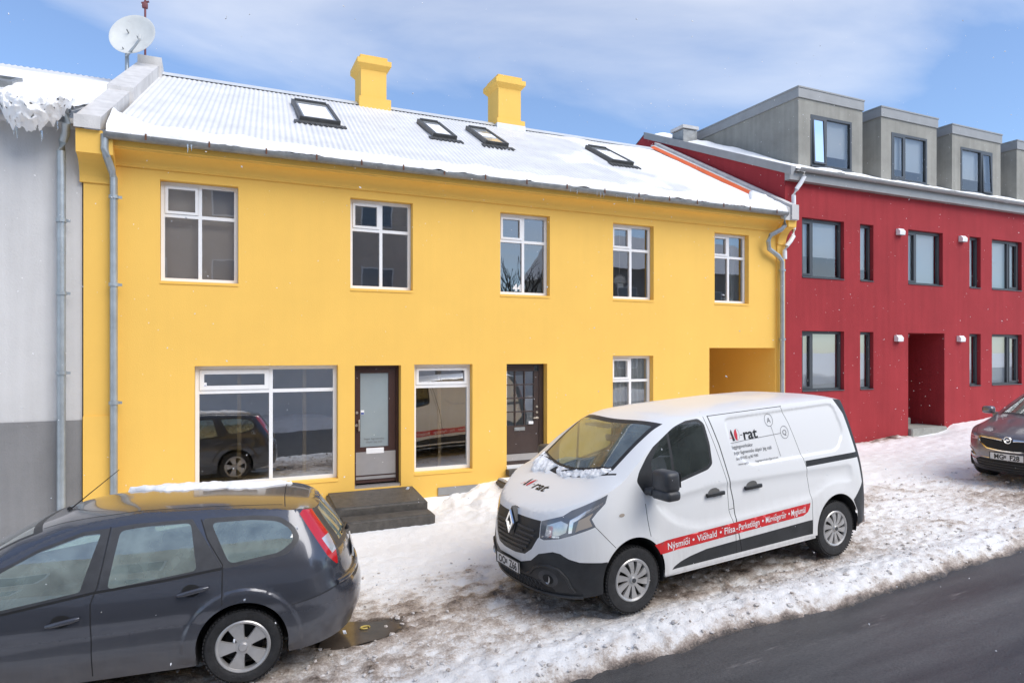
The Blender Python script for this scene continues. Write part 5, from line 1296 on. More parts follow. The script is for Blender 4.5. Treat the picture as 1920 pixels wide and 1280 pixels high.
# ================================================================== white van
VAN = thing('white_van', (2.9389, -4.9937, -2.7164), 'white delivery van with red side stripe and black bumpers, parked on the snow', 'van')
VAN.rotation_mode = 'XYZ'
VAN.matrix_world = Matrix.Translation((2.9389, -4.9937, -2.7164)) @ Matrix.Rotation(0.0498, 4, 'Z') @ Matrix.Rotation(-0.0484, 4, 'Y') @ Matrix.Rotation(-0.0143, 4, 'X')
_panel = round_poly([(2.34, 1.85), (4.20, 1.87), (4.30, 1.50), (4.13, 1.285), (2.62, 1.285), (2.40, 1.46)], 0.10, 6)
_low = round_poly([(1.16, 1.10), (2.05, 1.18), (4.36, 1.12), (4.36, 0.86), (3.95, 0.90), (3.60, 0.76), (1.75, 0.70), (1.42, 0.83)], 0.15, 6)
def van_disp(x, z):
    d = 0.0
    if 2.2 < x < 4.4 and 1.2 < z < 1.92: d -= 0.017 * sstep(-0.004, 0.030, poly_sdf(x, z, _panel))
    if 1.0 < x < 4.5 and 0.6 < z < 1.25: d -= 0.022 * sstep(0.0, 0.09, poly_sdf(x, z, _low))
    # swollen arches
    for cx in (0.933, 4.031):
        r = math.hypot(x - cx, z - 0.34); d += 0.012 * math.exp(-((r - 0.44) / 0.07) ** 2)
    return d
vx = smooth_table([(0.15, 0.16), (0.28, 0.05), (0.40, 0.01), (0.50, 0.0), (0.62, 0.015), (0.80, 0.045), (0.95, 0.085), (1.06, 0.14), (1.3, 0.45), (2.0, 1.4)], 0.035)
vr = smooth_table([(0.2, 4.86), (0.60, 4.90), (0.9, 4.88), (1.2, 4.80), (1.6, 4.66), (1.85, 4.55), (2.0, 4.44)], 0.06)
vw = smooth_table([(0.1, 0.95), (0.5, 0.972), (0.8, 0.978), (1.1, 0.972), (1.3, 0.945), (1.55, 0.905), (1.8, 0.855), (1.92, 0.82), (2.1, 0.76)], 0.06)
vT = smooth_table([(0.0, 0.99), (0.14, 1.03), (0.40, 1.155), (0.66, 1.265), (0.84, 1.335), (1.22, 1.605), (1.62, 1.825), (1.85, 1.885), (2.3, 1.905), (3.4, 1.925), (4.15, 1.925), (4.35, 1.90), (4.6, 1.82)], 0.045)
vZ = smooth_table([(0.0, 0.99), (0.14, 1.045), (0.40, 1.175), (0.68, 1.30), (0.80, 1.39), (1.15, 1.655), (1.45, 1.865), (1.70, 1.925), (2.2, 1.965), (3.4, 1.985), (4.2, 1.97), (4.40, 1.93), (4.6, 1.83)], 0.045)
vb = smooth_table([(0, 0.27), (0.25, 0.235), (0.6, 0.30), (1.3, 0.315), (3.6, 0.33), (4.35, 0.33), (4.7, 0.37), (4.9, 0.42)], 0.04)
V = Shell(vx, vr, vw, 0.72, 4.30, 2.35, 2.9, vT, vZ, vb, 4.0, van_disp)
# wheel arches
V.hole([(1.318, 0.20)] + [(0.933 + 0.385 * math.cos(a), 0.385 + 0.40 * math.sin(a)) for a in np.linspace(-0.1, PI + 0.1, 30)] + [(0.548, 0.20)])
V.hole([(4.40, 0.2)] + [(4.031 + 0.372 * math.cos(a), 0.385 + 0.39 * math.sin(a)) for a in np.linspace(-0.1, PI + 0.1, 30)] + [(3.662, 0.2)])
# black front bumper
V.side('bumper', 'blackplastic', [('p', 0.0, 0.1), ('p', 0.0, 0.535), ('f', 0.24, 0.525), ('f', 0.40, 0.57), ('f', 0.50, 0.655), ('f', 0.66, 0.70), ('f', 0.73, 0.69), ('f', 0.80, 0.645), ('s', 0.34, 0.615), ('s', 0.54, 0.60), ('s', 0.60, 0.60), ('s', 0.62, 0.1)])
V.side('lower_grille', 'seam', round_poly([(0.0, 0.395), (0.40, 0.40), (0.60, 0.36), (0.66, 0.30), (0.50, 0.27), (0.0, 0.265)], 0.02), 'f')
V.side('fog_recess', 'greyplastic', circ(0.60, 0.425, 0.105, 22, 0.085), 'f'); V.side('fog_recess', 'seam', circ(0.605, 0.42, 0.058, 18, 0.05), 'f')
# grille
V.side('grille', 'blackplastic', [('p', 0.0, 0.975), ('f', 0.15, 0.975), ('f', 0.475, 0.975), ('f', 0.49, 0.82), ('f', 0.47, 0.80), ('f', 0.40, 0.685), ('f', 0.30, 0.615), ('f', 0.12, 0.595), ('p', 0.0, 0.595)])
# headlight with dark sweep
hlp = [('f', 0.48, 0.975), ('f', 0.50, 0.81), ('f', 0.55, 0.80), ('f', 0.72, 0.835), ('s', 0.36, 0.90), ('s', 0.505, 0.955), ('s', 0.475, 1.03), ('s', 0.53, 1.09), ('s', 0.625, 1.17), ('s', 0.665, 1.255), ('s', 0.52, 1.19), ('s', 0.35, 1.105), ('f', 0.70, 1.05)]
V.side('headlight', 'greylamp', hlp)
V.side('headlight', 'clearlamp', [('f', 0.56, 0.945), ('f', 0.555, 0.835), ('f', 0.70, 0.86), ('f', 0.765, 0.90), ('f', 0.77, 0.98), ('f', 0.70, 1.005)])
V.side('headlight', 'chrome', [('f', 0.785, 0.89), ('f', 0.81, 0.90), ('s', 0.33, 1.0), ('s', 0.45, 1.085), ('s', 0.60, 1.165), ('s', 0.61, 1.185), ('s', 0.44, 1.105), ('s', 0.31, 1.02)])
V.side('headlight', 'orangelamp', [('f', 0.835, 0.905), ('s', 0.36, 0.925), ('s', 0.475, 0.965), ('s', 0.455, 1.03), ('s', 0.50, 1.09), ('s', 0.37, 1.02)])
V.side('headlight', 'chrome', [('f', 0.52, 0.822), ('f', 0.71, 0.842), ('f', 0.71, 0.856), ('f', 0.52, 0.838)])
# doors, seams
fd = [(1.105, 1.10), (1.02, 1.325), (1.06, 1.43), (1.19, 1.575), (1.42, 1.775), (1.54, 1.845), (1.70, 1.885), (2.0, 1.893), (2.063, 1.875), (2.15, 1.575), (2.255, 1.15), (2.262, 0.85), (2.33, 0.60), (2.34, 0.36), (1.35, 0.36), (1.325, 0.45), (1.29, 0.60), (1.20, 0.72), (1.145, 0.78)]
V.side('door', 'vanwhite', fd)
V.side('sliding_door', 'vanwhite', [(2.13, 1.893), (2.215, 1.567), (2.335, 0.942), (2.35, 0.70), (2.42, 0.36), (3.567, 0.36), (3.587, 0.73), (3.525, 1.17), (3.37, 1.70), (3.30, 1.90)])
V.side('sill_trim', 'blackplastic', [(1.41, 0.36), (1.44, 0.385), (1.54, 0.425), (1.66, 0.455), (1.89, 0.49), (2.33, 0.502), (3.572, 0.53), (3.566, 0.36)])
wn = round_poly([(1.15, 1.40), (1.42, 1.735), (1.56, 1.815), (1.70, 1.845), (1.96, 1.858), (2.035, 1.80), (2.06, 1.60), (2.055, 1.40), (1.99, 1.355), (1.53, 1.262), (1.15, 1.20)], 0.035)
V.side('window_trim', 'blackplastic', round_poly([(1.03, 1.33), (1.075, 1.42), (1.20, 1.562), (1.43, 1.76), (1.55, 1.835), (1.69, 1.868), (1.985, 1.88), (2.055, 1.82), (2.082, 1.60), (2.075, 1.38), (2.0, 1.33), (1.53, 1.24), (1.18, 1.175), (1.115, 1.185)], 0.03))
V.side('window', 'glass_van', [p for p in wn if p[0] > 1.24] + [(1.24, 1.225), (1.24, 1.50)][::1] if False else round_poly([(1.245, 1.50), (1.42, 1.715), (1.508, 1.775), (1.508, 1.262), (1.245, 1.215)], 0.02))
V.side('window', 'glass_van', round_poly([(1.540, 1.795), (1.70, 1.838), (1.96, 1.850), (2.025, 1.80), (2.05, 1.60), (2.045, 1.405), (1.985, 1.362), (1.540, 1.272)], 0.03))
V.side('rail_cover', 'blackplastic', [(3.522, 1.238), (4.50, 1.238), (4.50, 1.170), (3.526, 1.168)])
V.side('pillar', 'blackplastic', [('s', 4.20, 1.96), ('s', 4.345, 1.72), ('s', 4.462, 1.24), ('s', 4.545, 0.85), ('s', 4.50, 0.80), ('s', 4.42, 0.73), ('s', 4.32, 0.66), ('s', 4.40, 0.50), ('s', 4.40, 0.1), ('p', 3.0, 0.1), ('p', 3.0, 0.66), ('r', 0.85, 0.66), ('s', 4.78, 0.80), ('r', 0.83, 1.0), ('r', 0.80, 1.5), ('r', 0.70, 1.9), ('s', 4.40, 1.99)])
V.side('tail_light', 'redlamp', [('s', 4.515, 1.62), ('s', 4.565, 1.45), ('s', 4.66, 1.16), ('s', 4.69, 1.10), ('r', 0.80, 1.10), ('r', 0.74, 1.62)])
V.side('rear_window', 'privacy', [('r', 0.06, 1.28), ('r', 0.66, 1.28), ('r', 0.60, 1.76), ('r', 0.06, 1.76)])
for ln, wd in (([(1.105, 1.10), (1.118, 0.95), (1.145, 0.76)], 0.007), ([(2.063, 1.895), (2.15, 1.575), (2.255, 1.15), (2.262, 0.85), (2.33, 0.60), (2.335, 0.36)], 0.006), ([(2.125, 1.90), (2.215, 1.567), (2.335, 0.942), (2.35, 0.70), (2.42, 0.36)], 0.013),
               ([(3.28, 1.90), (3.37, 1.70), (3.525, 1.17), (3.587, 0.73), (3.567, 0.36)], 0.006), ([(2.12, 1.893), (2.7, 1.898), (3.30, 1.902)], 0.008), ([(0.50, 0.955), (0.58, 0.86), (0.70, 0.725)], 0.006), ([(2.262, 0.855), (2.345, 0.86)], 0.005)):
    V.side('body', 'seam', strip(ln, wd))
def uu(y, a, b): return a + b * (y / 0.8) ** 2
ws = [(uu(y, 0.735, 0.20), y) for y in np.linspace(-0.72, 0.72, 15)] + [(uu(y, 1.47, 0.14), y) for y in np.linspace(0.72, -0.72, 15)]
wsi = [(uu(y, 0.80, 0.17), y) for y in np.linspace(-0.665, 0.665, 15)] + [(uu(y, 1.40, 0.12), y) for y in np.linspace(0.665, -0.665, 15)]
V.top('windscreen_surround', 'blackplastic', ws); V.top('windscreen', 'screen', round_poly(wsi, 0.03))
V.top('body', 'seam', strip([(uu(y, 0.69, 0.19), y) for y in np.linspace(-0.80, 0.80, 15)], 0.02))
V.top('cowl', 'blackplastic', [(uu(y, 0.70, 0.19), y) for y in np.linspace(-0.70, 0.70, 15)] + [(uu(y, 0.738, 0.20), y) for y in np.linspace(0.70, -0.70, 15)])
vn = {'body': ('body', None), 'bumper': ('bumper', None), 'lower_grille': ('lower_grille', 'bumper'), 'fog_recess': ('fog_lamp', 'bumper', 1), 'grille': ('grille', None), 'headlight': ('headlight', None, 1), 'door': ('door', None, 1), 'sliding_door': ('sliding_door', None, 1),
      'sill_trim': ('sill_trim', None, 1), 'window_trim': ('window_trim', 'door', 1), 'window': ('window', 'door', 1), 'rail_cover': ('slide_rail', None, 1), 'pillar': ('rear_corner', None), 'tail_light': ('tail_light', None, 1), 'rear_window': ('rear_window', None),
      'windscreen_surround': ('windscreen_surround', None), 'windscreen': ('windscreen', None), 'cowl': ('cowl', None)}
ep = []
for pl_ in (_panel, _low):
    q = subdiv(pl_, 0.03); cx = sum(a for a, b in q) / len(q); cz = sum(b for a, b in q) / len(q)
    n = len(q)
    for i, (a, b) in enumerate(q):
        d = Vector((q[(i + 1) % n][0] - q[i - 1][0], q[(i + 1) % n][1] - q[i - 1][1]))
        if d.length < 1e-6: continue
        d.normalize(); nn_ = Vector((-d.y, d.x))
        if poly_sdf(a + nn_.x * 0.01, b + nn_.y * 0.01, q) < 0: nn_ = -nn_
        for o_ in (-0.006, 0.008, 0.022, 0.036): ep.append((a + nn_.x * o_, b + nn_.y * o_))
VO = V.build(VAN, vn, extra_pts=ep, lining={'body': 'lining', 'door': 'lining', 'sliding_door': 'lining'})
door = VO['door#n']; sdoor = VO['sliding_door#n']
# grille bars, emblem, plate
for z, y0, y1 in ((0.885, 0.12, 0.41), (0.835, 0.15, 0.42), (0.785, 0.10, 0.38), (0.735, 0.0, 0.36), (0.69, 0.0, 0.33), (0.645, 0.0, 0.27)):
    for sgn in (-1, 1):
        b = MB(); ys = np.linspace(y0, y1, 8)
        b.tube([V.frontpt(sgn * max(y, 0.002), z - 0.02 * (y / 0.4) if z > 0.75 else z, 0.006) for y in ys], 0.011, 6)
        b.build('grille_bar', 'greyplastic', VO['grille'], smooth=True)
e = MB(); c0 = V.frontpt(0, 0.88, 0.035)
def dia(hw, hh, off): return [c0 + Vector((-off + 0.10 * q, p, q)) for p, q in ((0, hh), (-hw, 0), (0, -hh), (hw, 0))]
o_, i_ = dia(0.088, 0.132, 0.0), dia(0.042, 0.072, 0.0); of_, if_ = dia(0.080, 0.122, 0.016), dia(0.046, 0.078, 0.016)
e._add(o_ + of_ + if_ + i_, [(k * 4 + j, k * 4 + (j + 1) % 4, k * 4 + 4 + (j + 1) % 4, k * 4 + 4 + j) for k in range(3) for j in range(4)]); e.build('emblem', 'chrome', VO['grille'])
hb = MB(); hh = [c0 + Vector((0.012 + 0.10 * q, p, q)) for p, q in ((0, 0.165), (-0.105, 0.02), (-0.06, -0.12), (0, -0.155), (0.06, -0.12), (0.105, 0.02))]; hb._add(hh + [p + Vector((0.05, 0, 0)) for p in hh], [tuple(range(6))] + [(i, (i + 1) % 6, 6 + (i + 1) % 6, 6 + i) for i in range(6)]); hb.build('emblem_surround', 'blackplastic', VO['grille'])
number_plate(VO['bumper'], V.frontpt(0, 0.465, 0.022), 'OO   Z66', rot=(0, 0, 0))
lg = MB()
for i in range(-9, 10):
    for z0, z1 in ((0.275, 0.39),):
        y = i * 0.055
        lg.tube([V.frontpt(y - 0.02, z0, 0.004), V.frontpt(y + 0.02, (z0 + z1) / 2, 0.004), V.frontpt(y - 0.02, z1, 0.004)], 0.004, 4)
        lg.tube([V.frontpt(y + 0.02, z0, 0.004), V.frontpt(y - 0.02, (z0 + z1) / 2, 0.004), V.frontpt(y + 0.02, z1, 0.004)], 0.004, 4)
lg.build('grille_mesh', 'greyplastic', VO['bumper'])['kind'] = 'stuff'
# bumper ridge over the fog lamps and lower lip
for sgn in (-1, 1):
    b = MB(); b.tube([V.frontpt(sgn * y, z, 0.004) for y, z in ((0.30, 0.42), (0.38, 0.44), (0.44, 0.50), (0.52, 0.545), (0.62, 0.555), (0.72, 0.53), (0.78, 0.45), (0.80, 0.36), (0.82, 0.31))], 0.016, 8); b.build('bumper_ridge', 'blackplastic', VO['bumper'], smooth=True)
    b = MB(); b.lathe([(0.0, 0.0), (0.04, 0.0), (0.05, -0.012)], 16, 'x', V.frontpt(sgn * 0.605, 0.42, -0.004)); b.build('fog_glass', 'clearlamp', VO['bumper'], smooth=True)
b = MB(); b.tube([V.frontpt(y, 0.262 - 0.0 * abs(y), 0.010) for y in np.linspace(-0.86, 0.86, 25)], 0.018, 8); b.build('lip', 'blackplastic', VO['bumper'], smooth=True)
# wheels
for x in (0.933, 4.031):
    for sgn in (-1, 1):
        wheel(VAN, x, sgn * 0.935, 0.338, 0.215, 0.212, sgn, (10, 0.036, 0.082, 0.10)); arch_liner(VAN, x, 0.385, 0.39, sgn * 0.945, sgn * 0.62)
for x in (0.933, 4.031):
    for sgn in (-1, 1):
        k = MB(); k.lathe([(0, sgn * 0.006), (0.022, sgn * 0.006), (0.024, 0)], 12, 'y', (x, sgn * 0.948, 0.338)); k.build('hub_badge', 'greyplastic', VAN)
ub = MB(); ub.box(0.35, 0.54, -0.80, 0.80, 0.26, 0.8); ub.box(1.33, 3.65, -0.86, 0.86, 0.25, 0.345); ub.box(0.5, 1.4, -0.55, 0.55, 0.24, 0.8); ub.box(3.6, 4.75, -0.55, 0.55, 0.26, 0.6); ub.tube([(3.4, 0.3, 0.3), (4.8, 0.3, 0.33)], 0.06, 10); ub.build('underbody', 'seam', VAN)
MB().box(1.335, 3.64, -0.955, -0.86, 0.295, 0.33).build('sill_lip', 'vanwhite', VAN)
# mud-caked ice hanging under the tail
b = MB(); bm = bmesh.new(); bmesh.ops.create_icosphere(bm, subdivisions=3, radius=0.09)
for v in bm.verts: v.co = Vector((4.58 + v.co.x * 2.0, -0.80 + v.co.y, 0.33 + v.co.z * 0.8)) + noise.noise_vector(v.co * 22) * 0.035
b.bm(bm); M['mudice'] = mat('muddy_ice', (0.16, 0.12, 0.10), 0.5, var=0.4, vscale=15); b.build('muddy_ice', 'mudice', VAN, smooth=True)
# handles
for par, x in ((door, 1.93), (sdoor, 2.50)):
    hb = MB(); p0 = V.sidept(x + 0.13, 1.062)
    hb.rbox(x, x + 0.265, p0.y - 0.038, p0.y - 0.012, 1.035, 1.080, 0.012, 3); hb.rbox(x + 0.012, x + 0.05, p0.y - 0.02, p0.y + 0.01, 1.04, 1.075, 0.005); hb.rbox(x + 0.21, x + 0.255, p0.y - 0.02, p0.y + 0.01, 1.04, 1.075, 0.005)
    hn = hb.build('handle', 'blackplastic', par, smooth=True)
    poly_patch(lambda a, b: V.sidept(a, b, 0.0015), circ(x + 0.13, 1.075, 0.085, 20, 0.05), 'handle_recess', 'ply', par, 0.04)
# side repeater lamp
poly_patch(lambda a, b: V.sidept(a, b, 0.004), circ(0.80, 1.03, 0.035, 16, 0.018), 'side_lamp', 'orangelamp', VAN, 0.03)
# door mirrors
for sgn, par in ((-1, door), (1, VO['door#f'])):
    b = MB(); yb = V.sidept(1.2, 1.25).y
    b.rbox(1.12, 1.30, yb - 0.36, yb - 0.09, 1.245, 1.46, 0.05, 3); b.rbox(1.115, 1.29, yb - 0.37, yb - 0.085, 1.165, 1.27, 0.04, 3)
    b.rbox(1.10, 1.24, yb - 0.12, yb + 0.01, 1.19, 1.26, 0.025, 2)
    if sgn > 0: b.v = [Vector((p.x, -p.y, p.z)) for p in b.v]; b.f = [f[::-1] for f in b.f]
    mo = b.build('mirror', 'greyplastic', par, smooth=True, sharp=45)
    g = MB(); ys = (yb - 0.345, yb - 0.105); ys = ys if sgn < 0 else (-ys[0], -ys[1])
    if sgn < 0: g.quad((1.303, ys[0], 1.29), (1.303, ys[1], 1.29), (1.303, ys[1], 1.44), (1.303, ys[0], 1.44))
    else: g.quad((1.303, ys[0], 1.29), (1.303, ys[0], 1.44), (1.303, ys[1], 1.44), (1.303, ys[1], 1.29))
    # mirror glass would be a fourth level, so it is joined to the door
    g.build('mirror_glass', 'chrome', par)
# side print
st = [(1.187, 0.665), (1.36, 0.682), (3.548, 0.737), (3.535, 0.685), (3.50, 0.635), (3.42, 0.603), (1.263, 0.552), (1.235, 0.605)]
on = lambda off: (lambda a, b: V.sidept(a, b, off))
sp = poly_patch(on(0.002), st, 'red_stripe', 'stripe', VAN, 0.045)
# lettering follows the lean of the stripe
def along(body, x0, x1, m, size=0.098, bold=0.0012):
    v, f = text2d(body, size, bold=bold); xs_ = [a for a, b in v]; k = (x1 - x0) / (max(xs_) - min(xs_))
    out_ = []
    for a, b in v:
        x = x0 + (a - min(xs_)) * k; t = (x - 1.27) / (3.45 - 1.27); zb_ = 0.580 + t * 0.060
        out_.append(V.sidept(x, zb_ + b, 0.004))
    return mk('lettering', out_, f, m, sp)
along('Nýsmíði', 1.36, 1.66, 'print_white'); along('•', 1.70, 1.728, 'print_white'); along('Viðhald', 1.765, 2.045, 'print_white'); along('•', 2.09, 2.118, 'print_white'); along('Flísa', 2.16, 2.32, 'print_white'); along('-', 2.335, 2.36, 'print_white'); along('Parketlögn', 2.375, 2.695, 'print_white')
along('•', 2.735, 2.763, 'print_white'); along('Múrviðgerðir', 2.795, 3.13, 'print_white'); along('•', 3.165, 3.19, 'print_white'); along('Myglumál', 3.215, 3.455, 'print_white')
def far(off):
    def g(a, b):
        p = V.sidept(a, b, off); return Vector((p.x, -p.y, p.z))
    return g
spf = poly_patch(far(0.002), st, 'red_stripe', 'stripe', VAN, 0.045)
for body, x0, x1 in (('Nýsmíði', 3.155, 3.455), ('Viðhald', 2.77, 3.05), ('Flísa - Parketlögn', 2.12, 2.655), ('Múrviðgerðir', 1.685, 2.02), ('Myglumál', 1.36, 1.60)):
    v, f = text2d(body, 0.098, bold=0.0012); xs_ = [a for a, b in v]; k = (x1 - x0) / (max(xs_) - min(xs_))
    mk('lettering', [far(0.004)(x1 - (a - min(xs_)) * k, 0.580 + (x1 - (a - min(xs_)) * k - 1.27) / 2.18 * 0.060 + b) for a, b in v], f, 'print_white', spf)
def logo(fn, x, z, s, parent, sh=0.0):
    """AQ-rat word mark: heavy A and rat with hairlines, half red Q"""
    def P(pts): return [(x + (a + sh * b) * s, z + b * s) for a, b in pts]
    for nm, pts, m in (('A', [(0.36, 0.0), (0.56, 0.0), (0.34, 0.78), (0.24, 0.62)], 'ink'), ('a2', [(0.02, 0.0), (0.24, 0.62), (0.26, 0.66), (0.05, 0.0)], 'ink_red'), ('a3', [(0.10, 0.20), (0.40, 0.20), (0.40, 0.225), (0.10, 0.225)], 'ink_red'),
                       ('q', [(0.78, 0.0)] + [(0.78 - 0.22 * math.sin(PI * i / 12), 0.38 - 0.38 * math.cos(PI * i / 12)) for i in range(1, 12)] + [(0.78, 0.76), (0.84, 0.38)], 'ink_red'), ('h', [(1.10, 0.30), (1.28, 0.30), (1.28, 0.35), (1.10, 0.35)], 'ink')):
        poly_patch(fn, P(pts), 'lettering', m, parent, 0.1)
    for k in range(10):
        a0 = -PI / 2 + PI * k / 10; a1 = a0 + PI / 10
        poly_patch(fn, P([(0.80 + 0.24 * math.cos(a0), 0.38 + 0.38 * math.sin(a0)), (0.80 + 0.24 * math.cos(a1), 0.38 + 0.38 * math.sin(a1)), (0.80 + 0.225 * math.cos(a1), 0.38 + 0.365 * math.sin(a1)), (0.80 + 0.225 * math.cos(a0), 0.38 + 0.365 * math.sin(a0))]), 'lettering', 'ink_grey', parent, 0.1)
    v, f = text2d('rat', 1.0 * s, bold=0.022 * s, sx=1.15)
    mk('lettering', [fn(x + 1.33 * s + a + sh * b, z + b) for a, b in v], f, 'ink', parent)
logo(on(0.003), 2.385, 1.585, 0.168, sdoor)
def sidetext(body, x0, x1, z, size, m='ink_grey', tilt=0.0):
    v, f = text2d(body, size); xs_ = [a for a, b in v]; k = (x1 - x0) / (max(xs_) - min(xs_))
    mk('lettering', [V.sidept(x0 + (a - min(xs_)) * k, z + b, 0.003) for a, b in v], f, m, sdoor)
sidetext('Byggingaverktakar', 2.40, 2.735, 1.50, 0.058); sidetext('Þegar fagmennska skiptir þig máli', 2.415, 3.02, 1.435, 0.058); sidetext('Sími: 699 8182 og 867 9080', 2.43, 2.79, 1.375, 0.046); sidetext('www.aqrat.is', 2.45, 2.62, 1.318, 0.038); sidetext('byggingaverktakar@gmail.com', 2.735, 3.10, 1.318, 0.036)
def line_patch(x0, z0, x1, z1, t=0.005): poly_patch(on(0.003), [p for p in strip([(x0, z0), (x1, z1)], t)], 'print_line', 'ink_grey', sdoor, 0.2)
line_patch(2.385, 1.568, 3.21, 1.595); line_patch(3.075, 1.69, 3.145, 1.335)
for cx, cz, ch in ((3.058, 1.762, 'A'), (3.275, 1.60, 'Q')):
    for k in range(20):
        a0 = 2 * PI * k / 20; a1 = a0 + PI / 10; r0, r1 = 0.062, 0.067
        poly_patch(on(0.003), [(cx + r1 * math.cos(a0), cz + r1 * 1.12 * math.sin(a0)), (cx + r1 * math.cos(a1), cz + r1 * 1.12 * math.sin(a1)), (cx + r0 * math.cos(a1), cz + r0 * 1.12 * math.sin(a1)), (cx + r0 * math.cos(a0), cz + r0 * 1.12 * math.sin(a0))], 'print_ring', 'ink_grey', sdoor, 0.2)
    v, f = text2d(ch, 0.085, align='CENTER'); mk('lettering', [V.sidept(cx + a, cz - 0.03 + b, 0.003) for a, b in v], f, 'ink_grey', sdoor)
logo(lambda a, b: V.toppt(0.40 + b * 0.8, -a, 0.004), -0.44, 0.0, 0.20, VO['body'], 0.25)
# interior
MB().box(2.16, 2.20, -0.80, 0.80, 0.45, 1.85).build('bulkhead', 'ply', VAN)
seat(VAN, 1.62, -0.45, 0.92); seat(VAN, 1.62, 0.42, 0.92); seat(VAN, 1.62, 0.02, 0.92)
db = MB(); db.rbox(0.80, 1.28, -0.82, 0.82, 0.85, 1.235, 0.06, 3); db.build('dashboard', 'blackplastic', VAN, smooth=True)
steering(VAN, 1.30, -0.42, 1.20, 0.20)
mr = MB(); mr.rbox(1.40, 1.44, -0.12, 0.12, 1.60, 1.68, 0.015); mr.tube([(1.42, 0, 1.68), (1.45, 0, 1.8)], 0.01, 6); mr.build('rear_view_mirror', 'greyplastic', VAN, smooth=True)
vs_ = MB(); vs_.rbox(1.45, 1.62, -0.62, -0.12, 1.74, 1.765, 0.01); vs_.rbox(1.45, 1.62, 0.12, 0.62, 1.74, 1.765, 0.01); vs_.build('sun_visor', 'paleliner', VAN)
# wipers, antenna
for y0, y1 in ((-0.62, 0.0), (0.05, 0.66)):
    b = MB(); b.tube([V.toppt(uu(y, 0.775, 0.19), y, 0.02) for y in np.linspace(y0, y1, 7)], 0.008, 6); b.tube([V.toppt(uu(y1, 0.72, 0.19), y1, 0.02), V.toppt(uu((y0 + y1) / 2, 0.775, 0.19), (y0 + y1) / 2, 0.03)], 0.009, 6); b.build('wiper', 'blackplastic', VAN)
# things lying on the dashboard, snow on the bonnet
def van_world(p): return VAN.matrix_world @ Vector(p)
random.seed(11)
for x, y, r, m, lb_, nm in ((1.02, -0.02, 0.055, 'foil', 'crumpled orange wrapper on the dashboard of the white van', 'wrapper'), (0.98, 0.36, 0.04, 'paper', 'crumpled white paper on the dashboard of the white van', 'paper')):
    bm = bmesh.new(); bmesh.ops.create_icosphere(bm, subdivisions=3, radius=r)
    for v in bm.verts: v.co = v.co * Vector((1, 1.8, 0.8)) if False else Vector((v.co.x, v.co.y * 1.8, v.co.z * 0.8)) + noise.noise_vector(v.co * 30) * 0.03
    b = MB(); b.T = Matrix.Translation(van_world((x, y, 1.285))); b.bm(bm); tag(b.build(nm, m), lb_, nm)
pl_ = MB(); pl_.T = VAN.matrix_world
vs = []; fs = []; nu, nv = 160, 14
for i in range(nu + 1):
    y = 0.74 - 1.44 * i / nu; q = fbm(y * 5, 1, 2, 4); wdt = (0.10 + 0.07 * q + 0.16 * sstep(0.1, 0.74, y)) * (0.25 + 0.75 * sstep(0.0, 0.12, abs(y + 0.02 - 0.2)))
    for j in range(nv + 1):
        t = j / nv; x = uu(y, 0.775, 0.19) - wdt * t; h = 0.030 * (1 + 0.9 * q) * math.sin(PI * min(1, t * 0.93 + 0.05)) ** 0.6 * (0.6 + 0.7 * sstep(0.0, 0.7, y)) + 0.016 * fbm(x * 16, y * 16, 5, 4) + 0.008 * fbm(x * 45, y * 45, 5, 2)
        vs.append(VAN.matrix_world @ V.toppt(x, y, max(-0.01, h if 0 < j < nv else -0.01)))
for i in range(nu):
    for j in range(nv): fs.append((i * (nv + 1) + j, i * (nv + 1) + j + 1, (i + 1) * (nv + 1) + j + 1, (i + 1) * (nv + 1) + j))
tag(mk('snow_patch', vs, fs, 'snow', smooth=True), 'ragged white snow lying along the windscreen base of the white van', 'snow', kind='stuff')

# ================================================================== dark blue estate car
CAR = thing('estate_car', (0, 0, 0), 'dark slate blue estate car with snow on its roof, parked at the lower left', 'car')
CAR.matrix_world = Matrix.Translation((-3.1346, -4.1894, -2.8512)) @ Matrix.Rotation(-0.12, 4, 'Z') @ Matrix.Rotation(-0.0146, 4, 'Y')
def car_disp(x, z):
    d = 0.0
    for cx in (0.85, 3.50):
        r = math.hypot(x - cx, z - 0.34)
        if z > 0.25: d += 0.020 * sstep(0.485, 0.455, r) * sstep(0.30, 0.36, r)
    d -= 0.012 * sstep(0.14, 0.0, abs(z - (0.50 + 0.02 * x)))           # shallow door scallop
    return d
cT = smooth_table([(0.0, 0.66), (0.2, 0.72), (0.6, 0.79), (1.05, 0.845), (1.20, 0.885), (1.45, 1.01), (1.723, 1.158), (1.986, 1.290), (2.28, 1.390), (2.66, 1.440), (3.10, 1.432), (3.7, 1.405), (3.97, 1.378), (4.10, 1.35)], 0.035)
cZ = smooth_table([(0.0, 0.68), (0.2, 0.76), (0.6, 0.86), (0.95, 0.925), (1.05, 0.96), (1.45, 1.17), (1.78, 1.34), (2.1, 1.435), (2.66, 1.488), (3.2, 1.475), (3.8, 1.432), (4.02, 1.402), (4.15, 1.37)], 0.035)
cxr = smooth_table([(0.1, 4.37), (0.2, 4.44), (0.42, 4.535), (0.62, 4.54), (0.70, 4.50), (0.76, 4.455), (0.9, 4.43), (1.0, 4.40), (1.12, 4.335), (1.39, 4.13), (1.6, 3.98)], 0.03)
cxf = smooth_table([(0.1, 0.14), (0.3, 0.02), (0.5, 0.0), (0.64, 0.03), (0.76, 0.14), (1.0, 0.6)], 0.04)
cw = smooth_table([(0.1, 0.84), (0.4, 0.895), (0.68, 0.915), (0.86, 0.905), (0.98, 0.875), (1.16, 0.79), (1.36, 0.675), (1.45, 0.61), (1.6, 0.50)], 0.035)
